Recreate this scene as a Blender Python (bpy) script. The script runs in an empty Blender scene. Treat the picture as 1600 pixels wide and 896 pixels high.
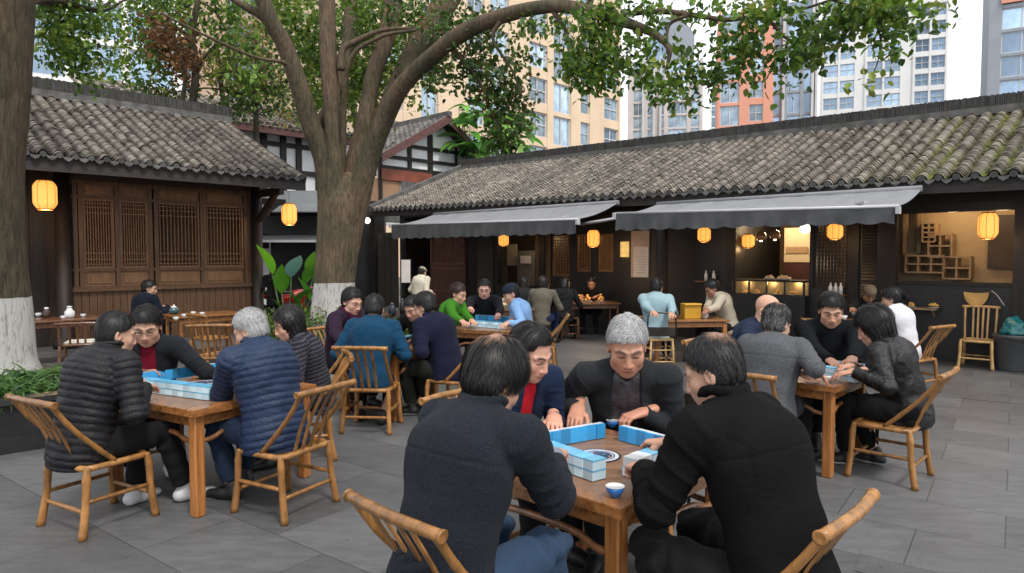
import bpy, math, random, time
import numpy as np
from mathutils import Vector, Matrix
T_START = time.time()
random.seed(7); RNG = np.random.default_rng(7)
C = bpy.context.scene.collection
PI = math.pi
H_CAM = 1.75; FPX = 1059.0; HOR = 400.0
PITCH = math.atan((448-HOR)/FPX)
U = np.array([-.72, .694, 0.]); U /= np.linalg.norm(U)       # along the long restaurant, away to the left
V = np.array([U[1], -U[0], 0.])                              # along the left teahouse, away to the right
V3 = lambda x, y, z=0.: np.array([x, y, z], float)
def ray(px, py):
    x = (px-800)/FPX; z = -(py-448)/FPX
    c, s = math.cos(PITCH), math.sin(PITCH)
    return np.array([x, c + z*s, z*c - s])
def gp(px, py, z=0.):                      # reading of the photograph on a level plane
    r = ray(px, py); t = (z-H_CAM)/r[2]
    return np.array([r[0]*t, r[1]*t, z])
def dp(px, py, Y):                         # reading of the photograph at a given distance
    r = ray(px, py); t = Y/r[1]
    return np.array([r[0]*t, Y, H_CAM + r[2]*t])
# ---------------------------------------------------------------- objects
def link(o, parent=None):
    C.objects.link(o)
    if parent is not None: o.parent = parent
    return o
def tag(o, label=None, cat=None, group=None, kind=None):
    if label: o['label'] = label
    if cat: o['category'] = cat
    if group: o['group'] = group
    if kind: o['kind'] = kind
    return o
def thing(name, label, cat, loc=(0, 0, 0), rz=0., group=None):
    o = bpy.data.objects.new(name, None); o.empty_display_size = .1
    link(o); o.location = tuple(float(v) for v in loc); o.rotation_euler = (0, 0, rz)
    return tag(o, label, cat, group)
def children(o): return [c for c in bpy.data.objects if c.parent == o]
def copy_tree(o, kids, loc=None, rz=None, label=None):
    r = o.copy(); C.objects.link(r)
    if loc is not None: r.location = tuple(float(v) for v in loc)
    if rz is not None: r.rotation_euler = (0, 0, rz)
    if label: r['label'] = label
    for ch, subs in kids:
        c = ch.copy(); C.objects.link(c); c.parent = r
        for g, _ in subs:
            d = g.copy(); C.objects.link(d); d.parent = c
    return r
def kid_tree(o):
    return [(c, [(g, []) for g in children(c)]) for c in children(o)]
class MB:
    """collects shapes into one mesh"""
    def __init__(s): s.v = []; s.f = []; s.n = 0; s.c = []; s.mi = []; s.sm = []
    def add(s, vs, fs, col=None, mi=0, sm=False):
        vs = np.asarray(vs, float)
        s.v.append(vs); s.f += [[i+s.n for i in f] for f in fs]; s.n += len(vs); s.mi += [mi]*len(fs); s.sm += [sm and len(f) < 5 for f in fs]
        s.c.append(np.tile(np.array(col if col is not None else (1, 1, 1), float), (len(vs), 1)) if col is None or np.ndim(col) == 1 else np.asarray(col, float))
        return s
    def box(s, lo, hi, M=None, bev=0., col=None, mi=0):
        lo = np.array(lo, float); hi = np.array(hi, float)
        if bev <= 0:
            vs = np.array([[x, y, z] for z in (lo[2], hi[2]) for y in (lo[1], hi[1]) for x in (lo[0], hi[0])])
            fs = [(0, 2, 3, 1), (4, 5, 7, 6), (0, 1, 5, 4), (2, 6, 7, 3), (0, 4, 6, 2), (1, 3, 7, 5)]
        else:
            b = min(bev, *(0.49*(hi-lo)))
            pts = []; idx = {}
            for i, x in enumerate((lo[0], hi[0])):
                for j, y in enumerate((lo[1], hi[1])):
                    for k, z in enumerate((lo[2], hi[2])):
                        sx, sy, sz = (1 if i == 0 else -1), (1 if j == 0 else -1), (1 if k == 0 else -1)
                        for a in range(3):
                            p = [x+sx*b, y+sy*b, z+sz*b]; p[a] = (x, y, z)[a]
                            idx[(i, j, k, a)] = len(pts); pts.append(p)
            vs = np.array(pts); fs = []
            g = lambda i, j, k, a: idx[(i, j, k, a)]
            for k in (0, 1):
                q = [g(0, 0, k, 2), g(1, 0, k, 2), g(1, 1, k, 2), g(0, 1, k, 2)]; fs.append(q if k else q[::-1])
                q = [g(0, k, 0, 1), g(1, k, 0, 1), g(1, k, 1, 1), g(0, k, 1, 1)]; fs.append(q[::-1] if k else q)
                q = [g(k, 0, 0, 0), g(k, 1, 0, 0), g(k, 1, 1, 0), g(k, 0, 1, 0)]; fs.append(q if k else q[::-1])
            for i in (0, 1):
                for j in (0, 1):
                    fs.append([g(i, j, 0, 0), g(i, j, 0, 1), g(i, j, 1, 1), g(i, j, 1, 0)])
                    fs.append([g(i, 0, j, 0), g(i, 0, j, 2), g(i, 1, j, 2), g(i, 1, j, 0)])
                    fs.append([g(0, i, j, 1), g(0, i, j, 2), g(1, i, j, 2), g(1, i, j, 1)])
                    for k in (0, 1): fs.append([g(i, j, k, 0), g(i, j, k, 1), g(i, j, k, 2)])
        if M is not None: vs = apply(M, vs)
        return s.add(vs, fs, col, mi)
    def bar(s, a, b, w, h=None, up=(0, 0, 1), bev=0., col=None, mi=0):
        """square bar between two points"""
        a = np.array(a, float); b = np.array(b, float); h = w if h is None else h
        d = b-a; L = np.linalg.norm(d); M = frame(a, d, up)
        return s.box((-w/2, 0, -h/2), (w/2, L, h/2), M, bev, col, mi)
    def tube(s, pts, rs, seg=10, cap=True, col=None, flat=None, mi=0, closed=False):
        pts = [np.array(p, float) for p in pts]; n = len(pts)
        if np.ndim(rs) == 0: rs = [rs]*n
        vs = []; prev = None
        for i, p in enumerate(pts):
            t = (pts[(i+1) % n]-pts[i-1]) if closed else pts[min(i+1, n-1)]-pts[max(i-1, 0)]
            t = t/(np.linalg.norm(t)+1e-9)
            if prev is None:
                r = np.array([0, 0, 1.]) if abs(t[2]) < .9 else np.array([1., 0, 0])
            else: r = prev
            x = r - t*np.dot(r, t); x /= np.linalg.norm(x)+1e-9; y = np.cross(t, x); prev = x
            for k in range(seg):
                a = 2*PI*k/seg
                fx = 1. if flat is None else flat
                vs.append(p + rs[i]*(math.cos(a)*x*fx + math.sin(a)*y))
        fs = []
        m = n if closed else n-1
        for i in range(m):
            j2 = (i+1) % n
            for k in range(seg):
                k2 = (k+1) % seg
                fs.append((i*seg+k, i*seg+k2, j2*seg+k2, j2*seg+k))
        if cap and not closed:
            fs.append(tuple(range(seg))[::-1]); fs.append(tuple((n-1)*seg+k for k in range(seg)))
        return s.add(vs, fs, col, mi, True)
    def lathe(s, prof, seg=20, M=None, col=None, mi=0):
        vs = []; n = len(prof)
        for r, z in prof:
            for k in range(seg): vs.append((r*math.cos(2*PI*k/seg), r*math.sin(2*PI*k/seg), z))
        fs = [(i*seg+k, i*seg+(k+1) % seg, (i+1)*seg+(k+1) % seg, (i+1)*seg+k) for i in range(n-1) for k in range(seg)]
        fs.append(tuple(range(seg))[::-1]); fs.append(tuple((n-1)*seg+k for k in range(seg)))
        vs = np.array(vs)
        if M is not None: vs = apply(M, vs)
        return s.add(vs, fs, col, mi, True)
    def quad(s, a, b, c, d, col=None, mi=0): return s.add([a, b, c, d], [(0, 1, 2, 3)], col, mi)
    def prism(s, poly, off, col=None, mi=0):
        poly = [np.array(p, float) for p in poly]; n = len(poly); off = np.array(off, float)
        vs = poly+[p+off for p in poly]
        fs = [tuple(range(n))[::-1], tuple(range(n, 2*n))]+[(i, (i+1) % n, n+(i+1) % n, n+i) for i in range(n)]
        return s.add(vs, fs, col, mi)
    def build(s, name, mat, parent=None, smooth=False, origin=None):
        vs = np.concatenate(s.v)
        o = mesh_obj(name, vs, s.f, mat, parent, smooth, np.concatenate(s.c))
        if not smooth and len(s.sm) == len(o.data.polygons): o.data.polygons.foreach_set('use_smooth', s.sm)
        if any(s.mi): o.data.polygons.foreach_set('material_index', s.mi)
        return o
def apply(M, vs):
    M = np.asarray(M, float); return np.asarray(vs) @ M[:3, :3].T + M[:3, 3]
def frame(o, fwd, up=(0, 0, 1)):
    y = np.array(fwd, float); y /= np.linalg.norm(y)+1e-12
    u = np.array(up, float)
    if abs(np.dot(u, y)) > .98: u = np.array([1., 0, 0]) if abs(y[0]) < .9 else np.array([0, 1., 0])
    x = np.cross(y, u); x /= np.linalg.norm(x); z = np.cross(x, y)
    M = np.eye(4); M[:3, 0] = x; M[:3, 1] = y; M[:3, 2] = z; M[:3, 3] = o
    return M
def mesh_obj(name, vs, fs, mat, parent=None, smooth=False, cols=None):
    me = bpy.data.meshes.new(name)
    vs = np.ascontiguousarray(vs, dtype=np.float32)
    me.vertices.add(len(vs)); me.vertices.foreach_set('co', vs.ravel())
    if isinstance(fs, np.ndarray):
        k = fs.shape[1]; nf = len(fs); flat = fs.ravel().astype(np.int32)
        tot = np.full(nf, k, np.int32); start = np.arange(nf, dtype=np.int32)*k
    else:
        nf = len(fs); tot = np.array([len(f) for f in fs], np.int32)
        flat = np.array([i for f in fs for i in f], np.int32); start = np.concatenate([[0], np.cumsum(tot)[:-1]]).astype(np.int32)
    me.loops.add(len(flat)); me.loops.foreach_set('vertex_index', flat)
    me.polygons.add(nf); me.polygons.foreach_set('loop_start', start)
    me.update(calc_edges=True); me.validate()
    if cols is not None:
        at = me.attributes.new('Col', 'FLOAT_COLOR', 'POINT')
        c = np.ones((len(vs), 4), np.float32); c[:, :3] = cols
        at.data.foreach_set('color', c.ravel())
    for m in (mat if isinstance(mat, (list, tuple)) else [mat]): me.materials.append(m)
    me.polygons.foreach_set('use_smooth', [bool(smooth)]*len(me.polygons))
    o = bpy.data.objects.new(name, me)
    return link(o, parent)
def vnoise(p, seed=0):
    """value noise, numpy, 0..1"""
    p = np.asarray(p, float); i = np.floor(p).astype(np.int64); f = p-i; f = f*f*(3-2*f)
    def h(a, b, c):
        n = (a*374761393 + b*668265263 + c*2147483647 + seed*1274126177) & 0xffffffff
        n = ((n ^ (n >> 13))*1274126177) & 0xffffffff
        return ((n ^ (n >> 16)) & 0xffff)/65535.
    r = 0
    for dx in (0, 1):
        wx = f[:, 0] if dx else 1-f[:, 0]
        for dy in (0, 1):
            wy = f[:, 1] if dy else 1-f[:, 1]
            for dz in (0, 1):
                wz = f[:, 2] if dz else 1-f[:, 2]
                r = r + wx*wy*wz*h(i[:, 0]+dx, i[:, 1]+dy, i[:, 2]+dz)
    return r
# ---------------------------------------------------------------- materials
MATS = {}
def srgb(r, g, b):
    f = lambda c: ((c/255+.055)/1.055)**2.4 if c > 10 else c/255/12.92
    return (f(r), f(g), f(b))
def mat(name, col=(.5, .5, .5), rough=.6, var=.15, scale=8., bump=.1, bscale=None, stretch=(1, 1, 1), metal=0., spec=.5,
        attr=False, emit=None, estr=0., coat=0., sheen=0., col2=None, trans=0., detail=5., subs=0., bump2=0., orand=0., wave=None, rvar=0., coords='Object'):
    if name in MATS: return MATS[name]
    m = bpy.data.materials.new(name); m.use_nodes = True; MATS[name] = m
    nt = m.node_tree; N = nt.nodes; L = nt.links; b = N['Principled BSDF']
    tc = N.new('ShaderNodeTexCoord'); mp = N.new('ShaderNodeMapping'); mp.inputs['Scale'].default_value = stretch
    L.new(tc.outputs[coords], mp.inputs[0])
    no = N.new('ShaderNodeTexNoise'); no.inputs['Scale'].default_value = scale; no.inputs['Detail'].default_value = detail
    no.inputs['Roughness'].default_value = .6
    L.new(mp.outputs[0], no.inputs['Vector'])
    mx = N.new('ShaderNodeMix'); mx.data_type = 'RGBA'
    rr = N.new('ShaderNodeMapRange'); rr.inputs[1].default_value = .3; rr.inputs[2].default_value = .7
    L.new(no.outputs['Fac'], rr.inputs[0]); L.new(rr.outputs[0], mx.inputs[0])
    c1 = tuple(max(0, c*(1-var)) for c in col); c2 = tuple(min(1, c*(1+var)) for c in (col2 or col))
    mx.inputs[6].default_value = (*c1, 1); mx.inputs[7].default_value = (*c2, 1)
    out = mx.outputs[2]
    if attr:
        at = N.new('ShaderNodeAttribute'); at.attribute_name = 'Col'
        mm = N.new('ShaderNodeMix'); mm.data_type = 'RGBA'; mm.blend_type = 'MULTIPLY'; mm.inputs[0].default_value = 1
        L.new(at.outputs['Color'], mm.inputs[6]); L.new(out, mm.inputs[7]); out = mm.outputs[2]
    if orand:
        oi = N.new('ShaderNodeObjectInfo'); mr = N.new('ShaderNodeMapRange'); mr.inputs[3].default_value = 1-orand; mr.inputs[4].default_value = 1+orand*.6; L.new(oi.outputs['Random'], mr.inputs[0])
        vm = N.new('ShaderNodeVectorMath'); vm.operation = 'SCALE'; L.new(out, vm.inputs[0]); L.new(mr.outputs[0], vm.inputs['Scale']); out = vm.outputs[0]
    L.new(out, b.inputs['Base Color'])
    b.inputs['Roughness'].default_value = rough; b.inputs['Metallic'].default_value = metal
    b.inputs['Specular IOR Level'].default_value = spec
    if rvar:
        r2 = N.new('ShaderNodeMapRange'); r2.inputs[3].default_value = rough-rvar; r2.inputs[4].default_value = rough+rvar
        r2.inputs[1].default_value = .35; r2.inputs[2].default_value = .65
        L.new(no.outputs['Fac'], r2.inputs[0]); L.new(r2.outputs[0], b.inputs['Roughness'])
    if coat: b.inputs['Coat Weight'].default_value = coat; b.inputs['Coat Roughness'].default_value = .15
    if sheen: b.inputs['Sheen Weight'].default_value = sheen; b.inputs['Sheen Roughness'].default_value = .5
    if trans: b.inputs['Transmission Weight'].default_value = trans
    if subs: b.inputs['Subsurface Weight'].default_value = subs; b.inputs['Subsurface Radius'].default_value = (.02, .008, .004); b.inputs['Subsurface Scale'].default_value = .5
    if emit: b.inputs['Emission Color'].default_value = (*emit, 1); b.inputs['Emission Strength'].default_value = estr
    if bump:
        n2 = N.new('ShaderNodeTexNoise'); n2.inputs['Scale'].default_value = bscale or scale*4; n2.inputs['Detail'].default_value = 6
        L.new(mp.outputs[0], n2.inputs['Vector'])
        bp = N.new('ShaderNodeBump'); bp.inputs['Strength'].default_value = bump; bp.inputs['Distance'].default_value = .02
        L.new(n2.outputs['Fac'], bp.inputs['Height']); L.new(bp.outputs[0], b.inputs['Normal'])
        if bump2:      # creases: ridged, warped noise
            n3 = N.new('ShaderNodeTexNoise'); n3.inputs['Scale'].default_value = 7; n3.inputs['Detail'].default_value = 3; n3.inputs['Distortion'].default_value = 1.4
            mp3 = N.new('ShaderNodeMapping'); mp3.inputs['Scale'].default_value = (1, 1, 1.7); mp3.inputs['Rotation'].default_value = (.5, .3, .2); L.new(tc.outputs[coords], mp3.inputs[0]); L.new(mp3.outputs[0], n3.inputs['Vector'])
            s1 = N.new('ShaderNodeMath'); s1.operation = 'SUBTRACT'; L.new(n3.outputs['Fac'], s1.inputs[0]); s1.inputs[1].default_value = .5
            s2 = N.new('ShaderNodeMath'); s2.operation = 'ABSOLUTE'; L.new(s1.outputs[0], s2.inputs[0])
            s3 = N.new('ShaderNodeMapRange'); s3.inputs[1].default_value = 0; s3.inputs[2].default_value = .09; L.new(s2.outputs[0], s3.inputs[0]); s3.interpolation_type = 'SMOOTHSTEP'
            b2 = N.new('ShaderNodeBump'); b2.inputs['Strength'].default_value = bump2; b2.inputs['Distance'].default_value = .02; L.new(s3.outputs[0], b2.inputs['Height']); L.new(bp.outputs[0], b2.inputs['Normal']); L.new(b2.outputs[0], b.inputs['Normal'])
    return m
# ---------------------------------------------------------------- camera, light, sky
sc = bpy.context.scene
cam = bpy.data.cameras.new('camera'); co = bpy.data.objects.new('camera', cam); link(co)
co.location = (0, 0, H_CAM); co.rotation_euler = (PI/2-PITCH, 0, 0)
cam.sensor_width = 36; cam.lens = 36*FPX/1600; cam.clip_start = .05; cam.clip_end = 2000
sc.camera = co
SUN_EL, SUN_AZ = math.radians(55), math.radians(150)
w = bpy.data.worlds.new('World'); sc.world = w; w.use_nodes = True
nt = w.node_tree; N = nt.nodes; L = nt.links
bg = N['Background']; sky = N.new('ShaderNodeTexSky'); sky.sky_type = 'NISHITA'; sky.sun_disc = False
sky.sun_elevation = SUN_EL; sky.sun_rotation = SUN_AZ; sky.air_density = 1.; sky.dust_density = 4.; sky.ozone_density = 1.
# an overcast: a bright cloud layer with only a trace of the blue sky showing
cl = N.new('ShaderNodeTexNoise'); cl.inputs['Scale'].default_value = 2.2; cl.inputs['Detail'].default_value = 5
tc = N.new('ShaderNodeTexCoord'); L.new(tc.outputs['Generated'], cl.inputs['Vector'])
cr = N.new('ShaderNodeValToRGB'); cr.color_ramp.elements[0].position = .3; cr.color_ramp.elements[1].position = .75
cr.color_ramp.elements[0].color = (9.0, 9.3, 9.9, 1); cr.color_ramp.elements[1].color = (12.5, 12.6, 12.8, 1)
L.new(cl.outputs['Fac'], cr.inputs[0])
ms = N.new('ShaderNodeMix'); ms.data_type = 'RGBA'; ms.inputs[0].default_value = .88
L.new(sky.outputs[0], ms.inputs[6]); L.new(cr.outputs[0], ms.inputs[7]); L.new(ms.outputs[2], bg.inputs[0])
bg.inputs[1].default_value = .085
sun = bpy.data.lights.new('sun', 'SUN'); so = bpy.data.objects.new('sun', sun); link(so)
sun.energy = 1.5; sun.angle = math.radians(11); sun.color = (1, .96, .9)
so.rotation_euler = (PI/2-SUN_EL, 0, PI-SUN_AZ)
sc.view_settings.view_transform = 'Standard'; sc.view_settings.look = 'None'; sc.view_settings.gamma = 1
sc.view_settings.exposure = 0.82
sc.render.engine = 'CYCLES'
try:
    sc.cycles.use_denoising = True; sc.cycles.max_bounces = 6; sc.cycles.diffuse_bounces = 3; sc.cycles.glossy_bounces = 2
    sc.cycles.transmission_bounces = 4; sc.cycles.transparent_max_bounces = 6; sc.cycles.sample_clamp_indirect = 4
    sc.cycles.use_light_tree = True
except Exception: pass
# ================================================================ SDF surfaces
class Field:
    def __init__(s, lo, hi, h):
        s.h = h; s.lo = np.array(lo, float)-3*h; n = np.ceil((np.array(hi, float)+3*h-s.lo)/h).astype(int)+1
        s.n = n; s.f = np.full(n, .5, np.float32)
    def sub(s, lo, hi, m):
        a = np.clip(np.floor((np.array(lo)-m-s.lo)/s.h).astype(int), 0, s.n); b = np.clip(np.ceil((np.array(hi)+m-s.lo)/s.h).astype(int)+1, 0, s.n)
        sl = tuple(slice(a[i], b[i]) for i in range(3))
        ax = [(s.lo[i]+s.h*np.arange(a[i], b[i])).astype(np.float32) for i in range(3)]
        return sl, (ax[0][:, None, None], ax[1][None, :, None], ax[2][None, None, :])
    def put(s, sl, d, k):
        g = s.f[sl]
        if g.size == 0: return
        if k > 0:
            h = np.maximum(k-np.abs(g-d), 0)/k; s.f[sl] = np.minimum(g, d)-h*h*k*.25
        else: s.f[sl] = np.minimum(g, d)
    def cut(s, sl, d, k=0.):
        g = s.f[sl]
        if g.size == 0: return
        d = -d
        if k > 0:
            h = np.maximum(k-np.abs(g-d), 0)/k; s.f[sl] = np.maximum(g, d)+h*h*k*.25
        else: s.f[sl] = np.maximum(g, d)
    def cone_d(s, P, a, b, ra, rb, w=None, sw=1.):
        a = np.array(a, float); b = np.array(b, float); ab = b-a
        q = [P[i]-a[i] for i in range(3)]
        if w is not None:
            w = np.array(w, float); w = w/np.linalg.norm(w)
            t = (q[0]*w[0]+q[1]*w[1]+q[2]*w[2])*(1/sw-1)
            q = [q[i]+t*w[i] for i in range(3)]; ab = ab+w*np.dot(ab, w)*(1/sw-1)
        L2 = float(np.dot(ab, ab))+1e-12
        t = np.clip((q[0]*ab[0]+q[1]*ab[1]+q[2]*ab[2])/L2, 0, 1)
        d = np.sqrt((q[0]-t*ab[0])**2+(q[1]-t*ab[1])**2+(q[2]-t*ab[2])**2)-(ra+(rb-ra)*t)
        return (d*min(1., sw)).astype(np.float32)
    def cone(s, a, b, ra, rb, k=.02, w=None, sw=1., ends=None, neg=False):
        a = np.array(a, float); b = np.array(b, float); R = max(ra, rb)*max(1, sw)
        sl, P = s.sub(np.minimum(a, b)-R, np.maximum(a, b)+R, k+2*s.h)
        d = s.cone_d(P, a, b, ra, rb, w, sw)
        if ends is not None:      # flat cut beyond b
            n = (b-a)/np.linalg.norm(b-a)
            d = np.maximum(d, ((P[0]-b[0])*n[0]+(P[1]-b[1])*n[1]+(P[2]-b[2])*n[2]-ends).astype(np.float32))
        (s.cut if neg else s.put)(sl, d, k)
    def ell(s, c, r, R=None, k=.02, neg=False):
        c = np.array(c, float); r = np.array(r, float); m = max(r)
        sl, P = s.sub(c-m, c+m, k+2*s.h)
        q = [P[i]-c[i] for i in range(3)]
        if R is not None: q = [q[0]*R[0, i]+q[1]*R[1, i]+q[2]*R[2, i] for i in range(3)]
        k0 = np.sqrt(sum((q[i]/r[i])**2 for i in range(3))); k1 = np.sqrt(sum((q[i]/r[i]**2)**2 for i in range(3)))+1e-6
        d = (k0*(k0-1)/k1).astype(np.float32)
        (s.cut if neg else s.put)(sl, d, k)
    def half(s, p, n):            # remove everything on the +n side of p
        n = np.array(n, float); n = n/np.linalg.norm(n)
        sl, P = s.sub(s.lo, s.lo+s.h*s.n, 0)
        d = -((P[0]-p[0])*n[0]+(P[1]-p[1])*n[1]+(P[2]-p[2])*n[2])
        s.f = np.maximum(s.f, -d.astype(np.float32))
    def mesh(s):
        f = s.f; ins = f < 0; n = s.n
        c = np.zeros(tuple(n-1), np.uint8)
        for dx in (0, 1):
            for dy in (0, 1):
                for dz in (0, 1): c += ins[dx:n[0]-1+dx, dy:n[1]-1+dy, dz:n[2]-1+dz]
        act = (c > 0) & (c < 8); I = np.argwhere(act)
        idx = np.full(c.shape, -1, np.int32); idx[act] = np.arange(len(I), dtype=np.int32)
        off = np.array([[x, y, z] for x in (0, 1) for y in (0, 1) for z in (0, 1)])
        val = np.stack([f[I[:, 0]+o[0], I[:, 1]+o[1], I[:, 2]+o[2]] for o in off], 1)
        acc = np.zeros((len(I), 3)); cnt = np.zeros(len(I))
        for a in range(8):
            for b in range(a+1, 8):
                if np.abs(off[a]-off[b]).sum() != 1: continue
                m = (val[:, a] < 0) != (val[:, b] < 0)
                t = val[:, a]/(val[:, a]-val[:, b]+1e-12)
                acc += np.where(m[:, None], off[a]+(off[b]-off[a])*t[:, None], 0); cnt += m
        vs = s.lo+s.h*(I+acc/np.maximum(cnt, 1)[:, None])
        quads = []
        for ax in range(3):
            sl0 = [slice(None)]*3; sl1 = [slice(None)]*3; sl0[ax] = slice(0, -1); sl1[ax] = slice(1, None)
            a = ins[tuple(sl0)]; b = ins[tuple(sl1)]; u, v = (ax+1) % 3, (ax+2) % 3
            for flip, mm in ((0, a & ~b), (1, b & ~a)):
                E = np.argwhere(mm); E = E[(E[:, u] > 0) & (E[:, v] > 0) & (E[:, u] < n[u]-1) & (E[:, v] < n[v]-1)]
                if len(E) == 0: continue
                def g(du, dv):
                    J = E.copy(); J[:, u] -= du; J[:, v] -= dv; return idx[J[:, 0], J[:, 1], J[:, 2]]
                q = np.stack([g(1, 1), g(0, 1), g(0, 0), g(1, 0)], 1)
                quads.append(q[:, ::-1] if flip else q)
        return vs, np.concatenate(quads)
def vnormals(vs, q):
    a = vs[q[:, 2]]-vs[q[:, 0]]; b = vs[q[:, 3]]-vs[q[:, 1]]; n = np.cross(a, b); r = np.zeros_like(vs)
    for i in range(4): np.add.at(r, q[:, i], n)
    return r/(np.linalg.norm(r, axis=1)[:, None]+1e-12)
def relax(vs, q, it=1, lam=.5):
    for _ in range(it):
        acc = np.zeros_like(vs); cnt = np.zeros(len(vs))
        for i in range(4):
            for j in (1, 3):
                np.add.at(acc, q[:, i], vs[q[:, (i+j) % 4]]); np.add.at(cnt, q[:, i], 1)
        vs = vs+lam*(acc/np.maximum(cnt, 1)[:, None]-vs)
    return vs
def rotm(ax, a):
    return np.array(Matrix.Rotation(a, 3, ax))
def unit(v): v = np.array(v, float); return v/(np.linalg.norm(v)+1e-12)
def ik(a, t, l1, l2, pole):
    a = np.array(a); t = np.array(t); d = t-a; D = np.linalg.norm(d)
    if D > (l1+l2)*.985: t = a+d/D*(l1+l2)*.985; d = t-a; D = np.linalg.norm(d)
    if D < abs(l1-l2)+.05: t = a+d/D*(abs(l1-l2)+.05); d = t-a; D = np.linalg.norm(d)
    n = d/D; x = (l1*l1-l2*l2+D*D)/(2*D); h = math.sqrt(max(l1*l1-x*x, 0))
    p = np.array(pole, float); p -= n*np.dot(p, n); p = unit(p)
    return a+n*x+p*h, t
def hand_prims(F, W, sgn, pose, S):
    """a hand with five fingers. W: 4x4 frame (y along the fingers, z out of the back). sgn +1: thumb towards -x"""
    def P(x, y, z): return apply(W, np.array([[x*sgn*S, y*S, z*S]]))[0]
    wz = W[:3, 2]; r = S
    F.cone(P(0, -.07, 0), P(0, .0, 0), .030*r, .026*r, .01, wz, .8)
    kn = [(-.030, .086, 0.), (-.010, .092, .003), (.011, .088, .001), (.030, .078, -.003)]
    for x, y, z in kn: F.cone(P(x*.55, .0, 0), P(x, y, z), .020*r, .0115*r, .018, wz, .8)
    L = [.070, .078, .072, .056]
    cu = {'rest': [.25, .28, .3, .35], 'fist': [1.25, 1.3, 1.35, 1.4], 'pinch': [.6, .75, .95, 1.1], 'reach': [.12, .18, .25, .35], 'hold': [.75, .7, .65, .6]}[pose]
    for i, (x, y, z) in enumerate(kn):
        a = cu[i]; p = np.array([x, y, z]); sp = (x)*1.6 if pose in ('rest', 'reach') else x*.3; ang = .12
        for j, fl in enumerate((.45, .31, .24)):
            ang += a*(.8 if j == 0 else 1.)
            if pose == 'fist' and j == 0: ang = a*.9
            q = p+np.array([sp*fl*.06/.06*.25*0+sp*.07*fl, math.cos(ang)*L[i]*fl, -math.sin(ang)*L[i]*fl])
            F.cone(P(*p), P(*q), (.0098-.0012*j)*r, (.0088-.0012*j)*r, .003); p = q
    if pose in ('pinch', 'fist', 'hold'): tp = [(-.020, .018, -.006), (-.040, .045, -.022), (-.034, .075, -.040), (-.022, .094, -.050)]
    else: tp = [(-.020, .018, -.004), (-.048, .046, -.012), (-.058, .074, -.020), (-.060, .098, -.026)]
    for j in range(3): F.cone(P(*tp[j]), P(*tp[j+1]), (.016, .0125, .0112)[j]*r, (.0125, .0112, .009)[j]*r, .008)
def head_prims(F, M, S, sp):
    R = M[:3, :3]; P = lambda x, y, z: M[:3, 3]+R@(np.array([x, y, z])*S)
    E = lambda c, r, k=.02, neg=False: F.ell(P(*c), np.array(r)*S, R, k*S, neg)
    K = lambda a, b, ra, rb, k=.01: F.cone(P(*a), P(*b), ra*S, rb*S, k*S)
    fat = sp.get('fat', 1.)
    E((0, -.012, .040), (.077, .096, .086))
    E((0, .024, -.030), (.064*fat, .072, .080), .04)
    E((0, .050, -.085), (.040*fat, .040, .036), .04)
    E((0, .068, -.100), (.019, .018, .015), .02)
    for s_ in (-1, 1):
        E((s_*.043, .055, -.030), (.024*fat, .026, .026), .025)
        E((s_*.050*fat, .012, -.078), (.020, .036, .022), .03)
        E((s_*.031, .100, .002), (.017, .014, .010), .012, True)
        E((s_*.031, .0755, -.001), (.0165, .0135, .0105), .004)
        E((s_*.079, -.008, -.006), (.009, .020, .032), .006)
        E((s_*.083, -.002, -.006), (.005, .009, .017), .004, True)
        E((s_*.013, .099, -.041), (.0095, .010, .008), .006)
        K((s_*.052, .070, .021), (s_*.016, .090, .021), .008, .010, .014)
    K((0, .088, .014), (0, .108, -.036), .0085, .0125, .012)
    E((0, .088, -.058), (.022, .012, .012), .016)
    E((0, .0965, -.065), (.021, .008, .0052), .003)
    E((0, .0945, -.0745), (.018, .009, .0062), .003)
    E((0, .112, -.0698), (.024, .018, .0016), .002, True)
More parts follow.
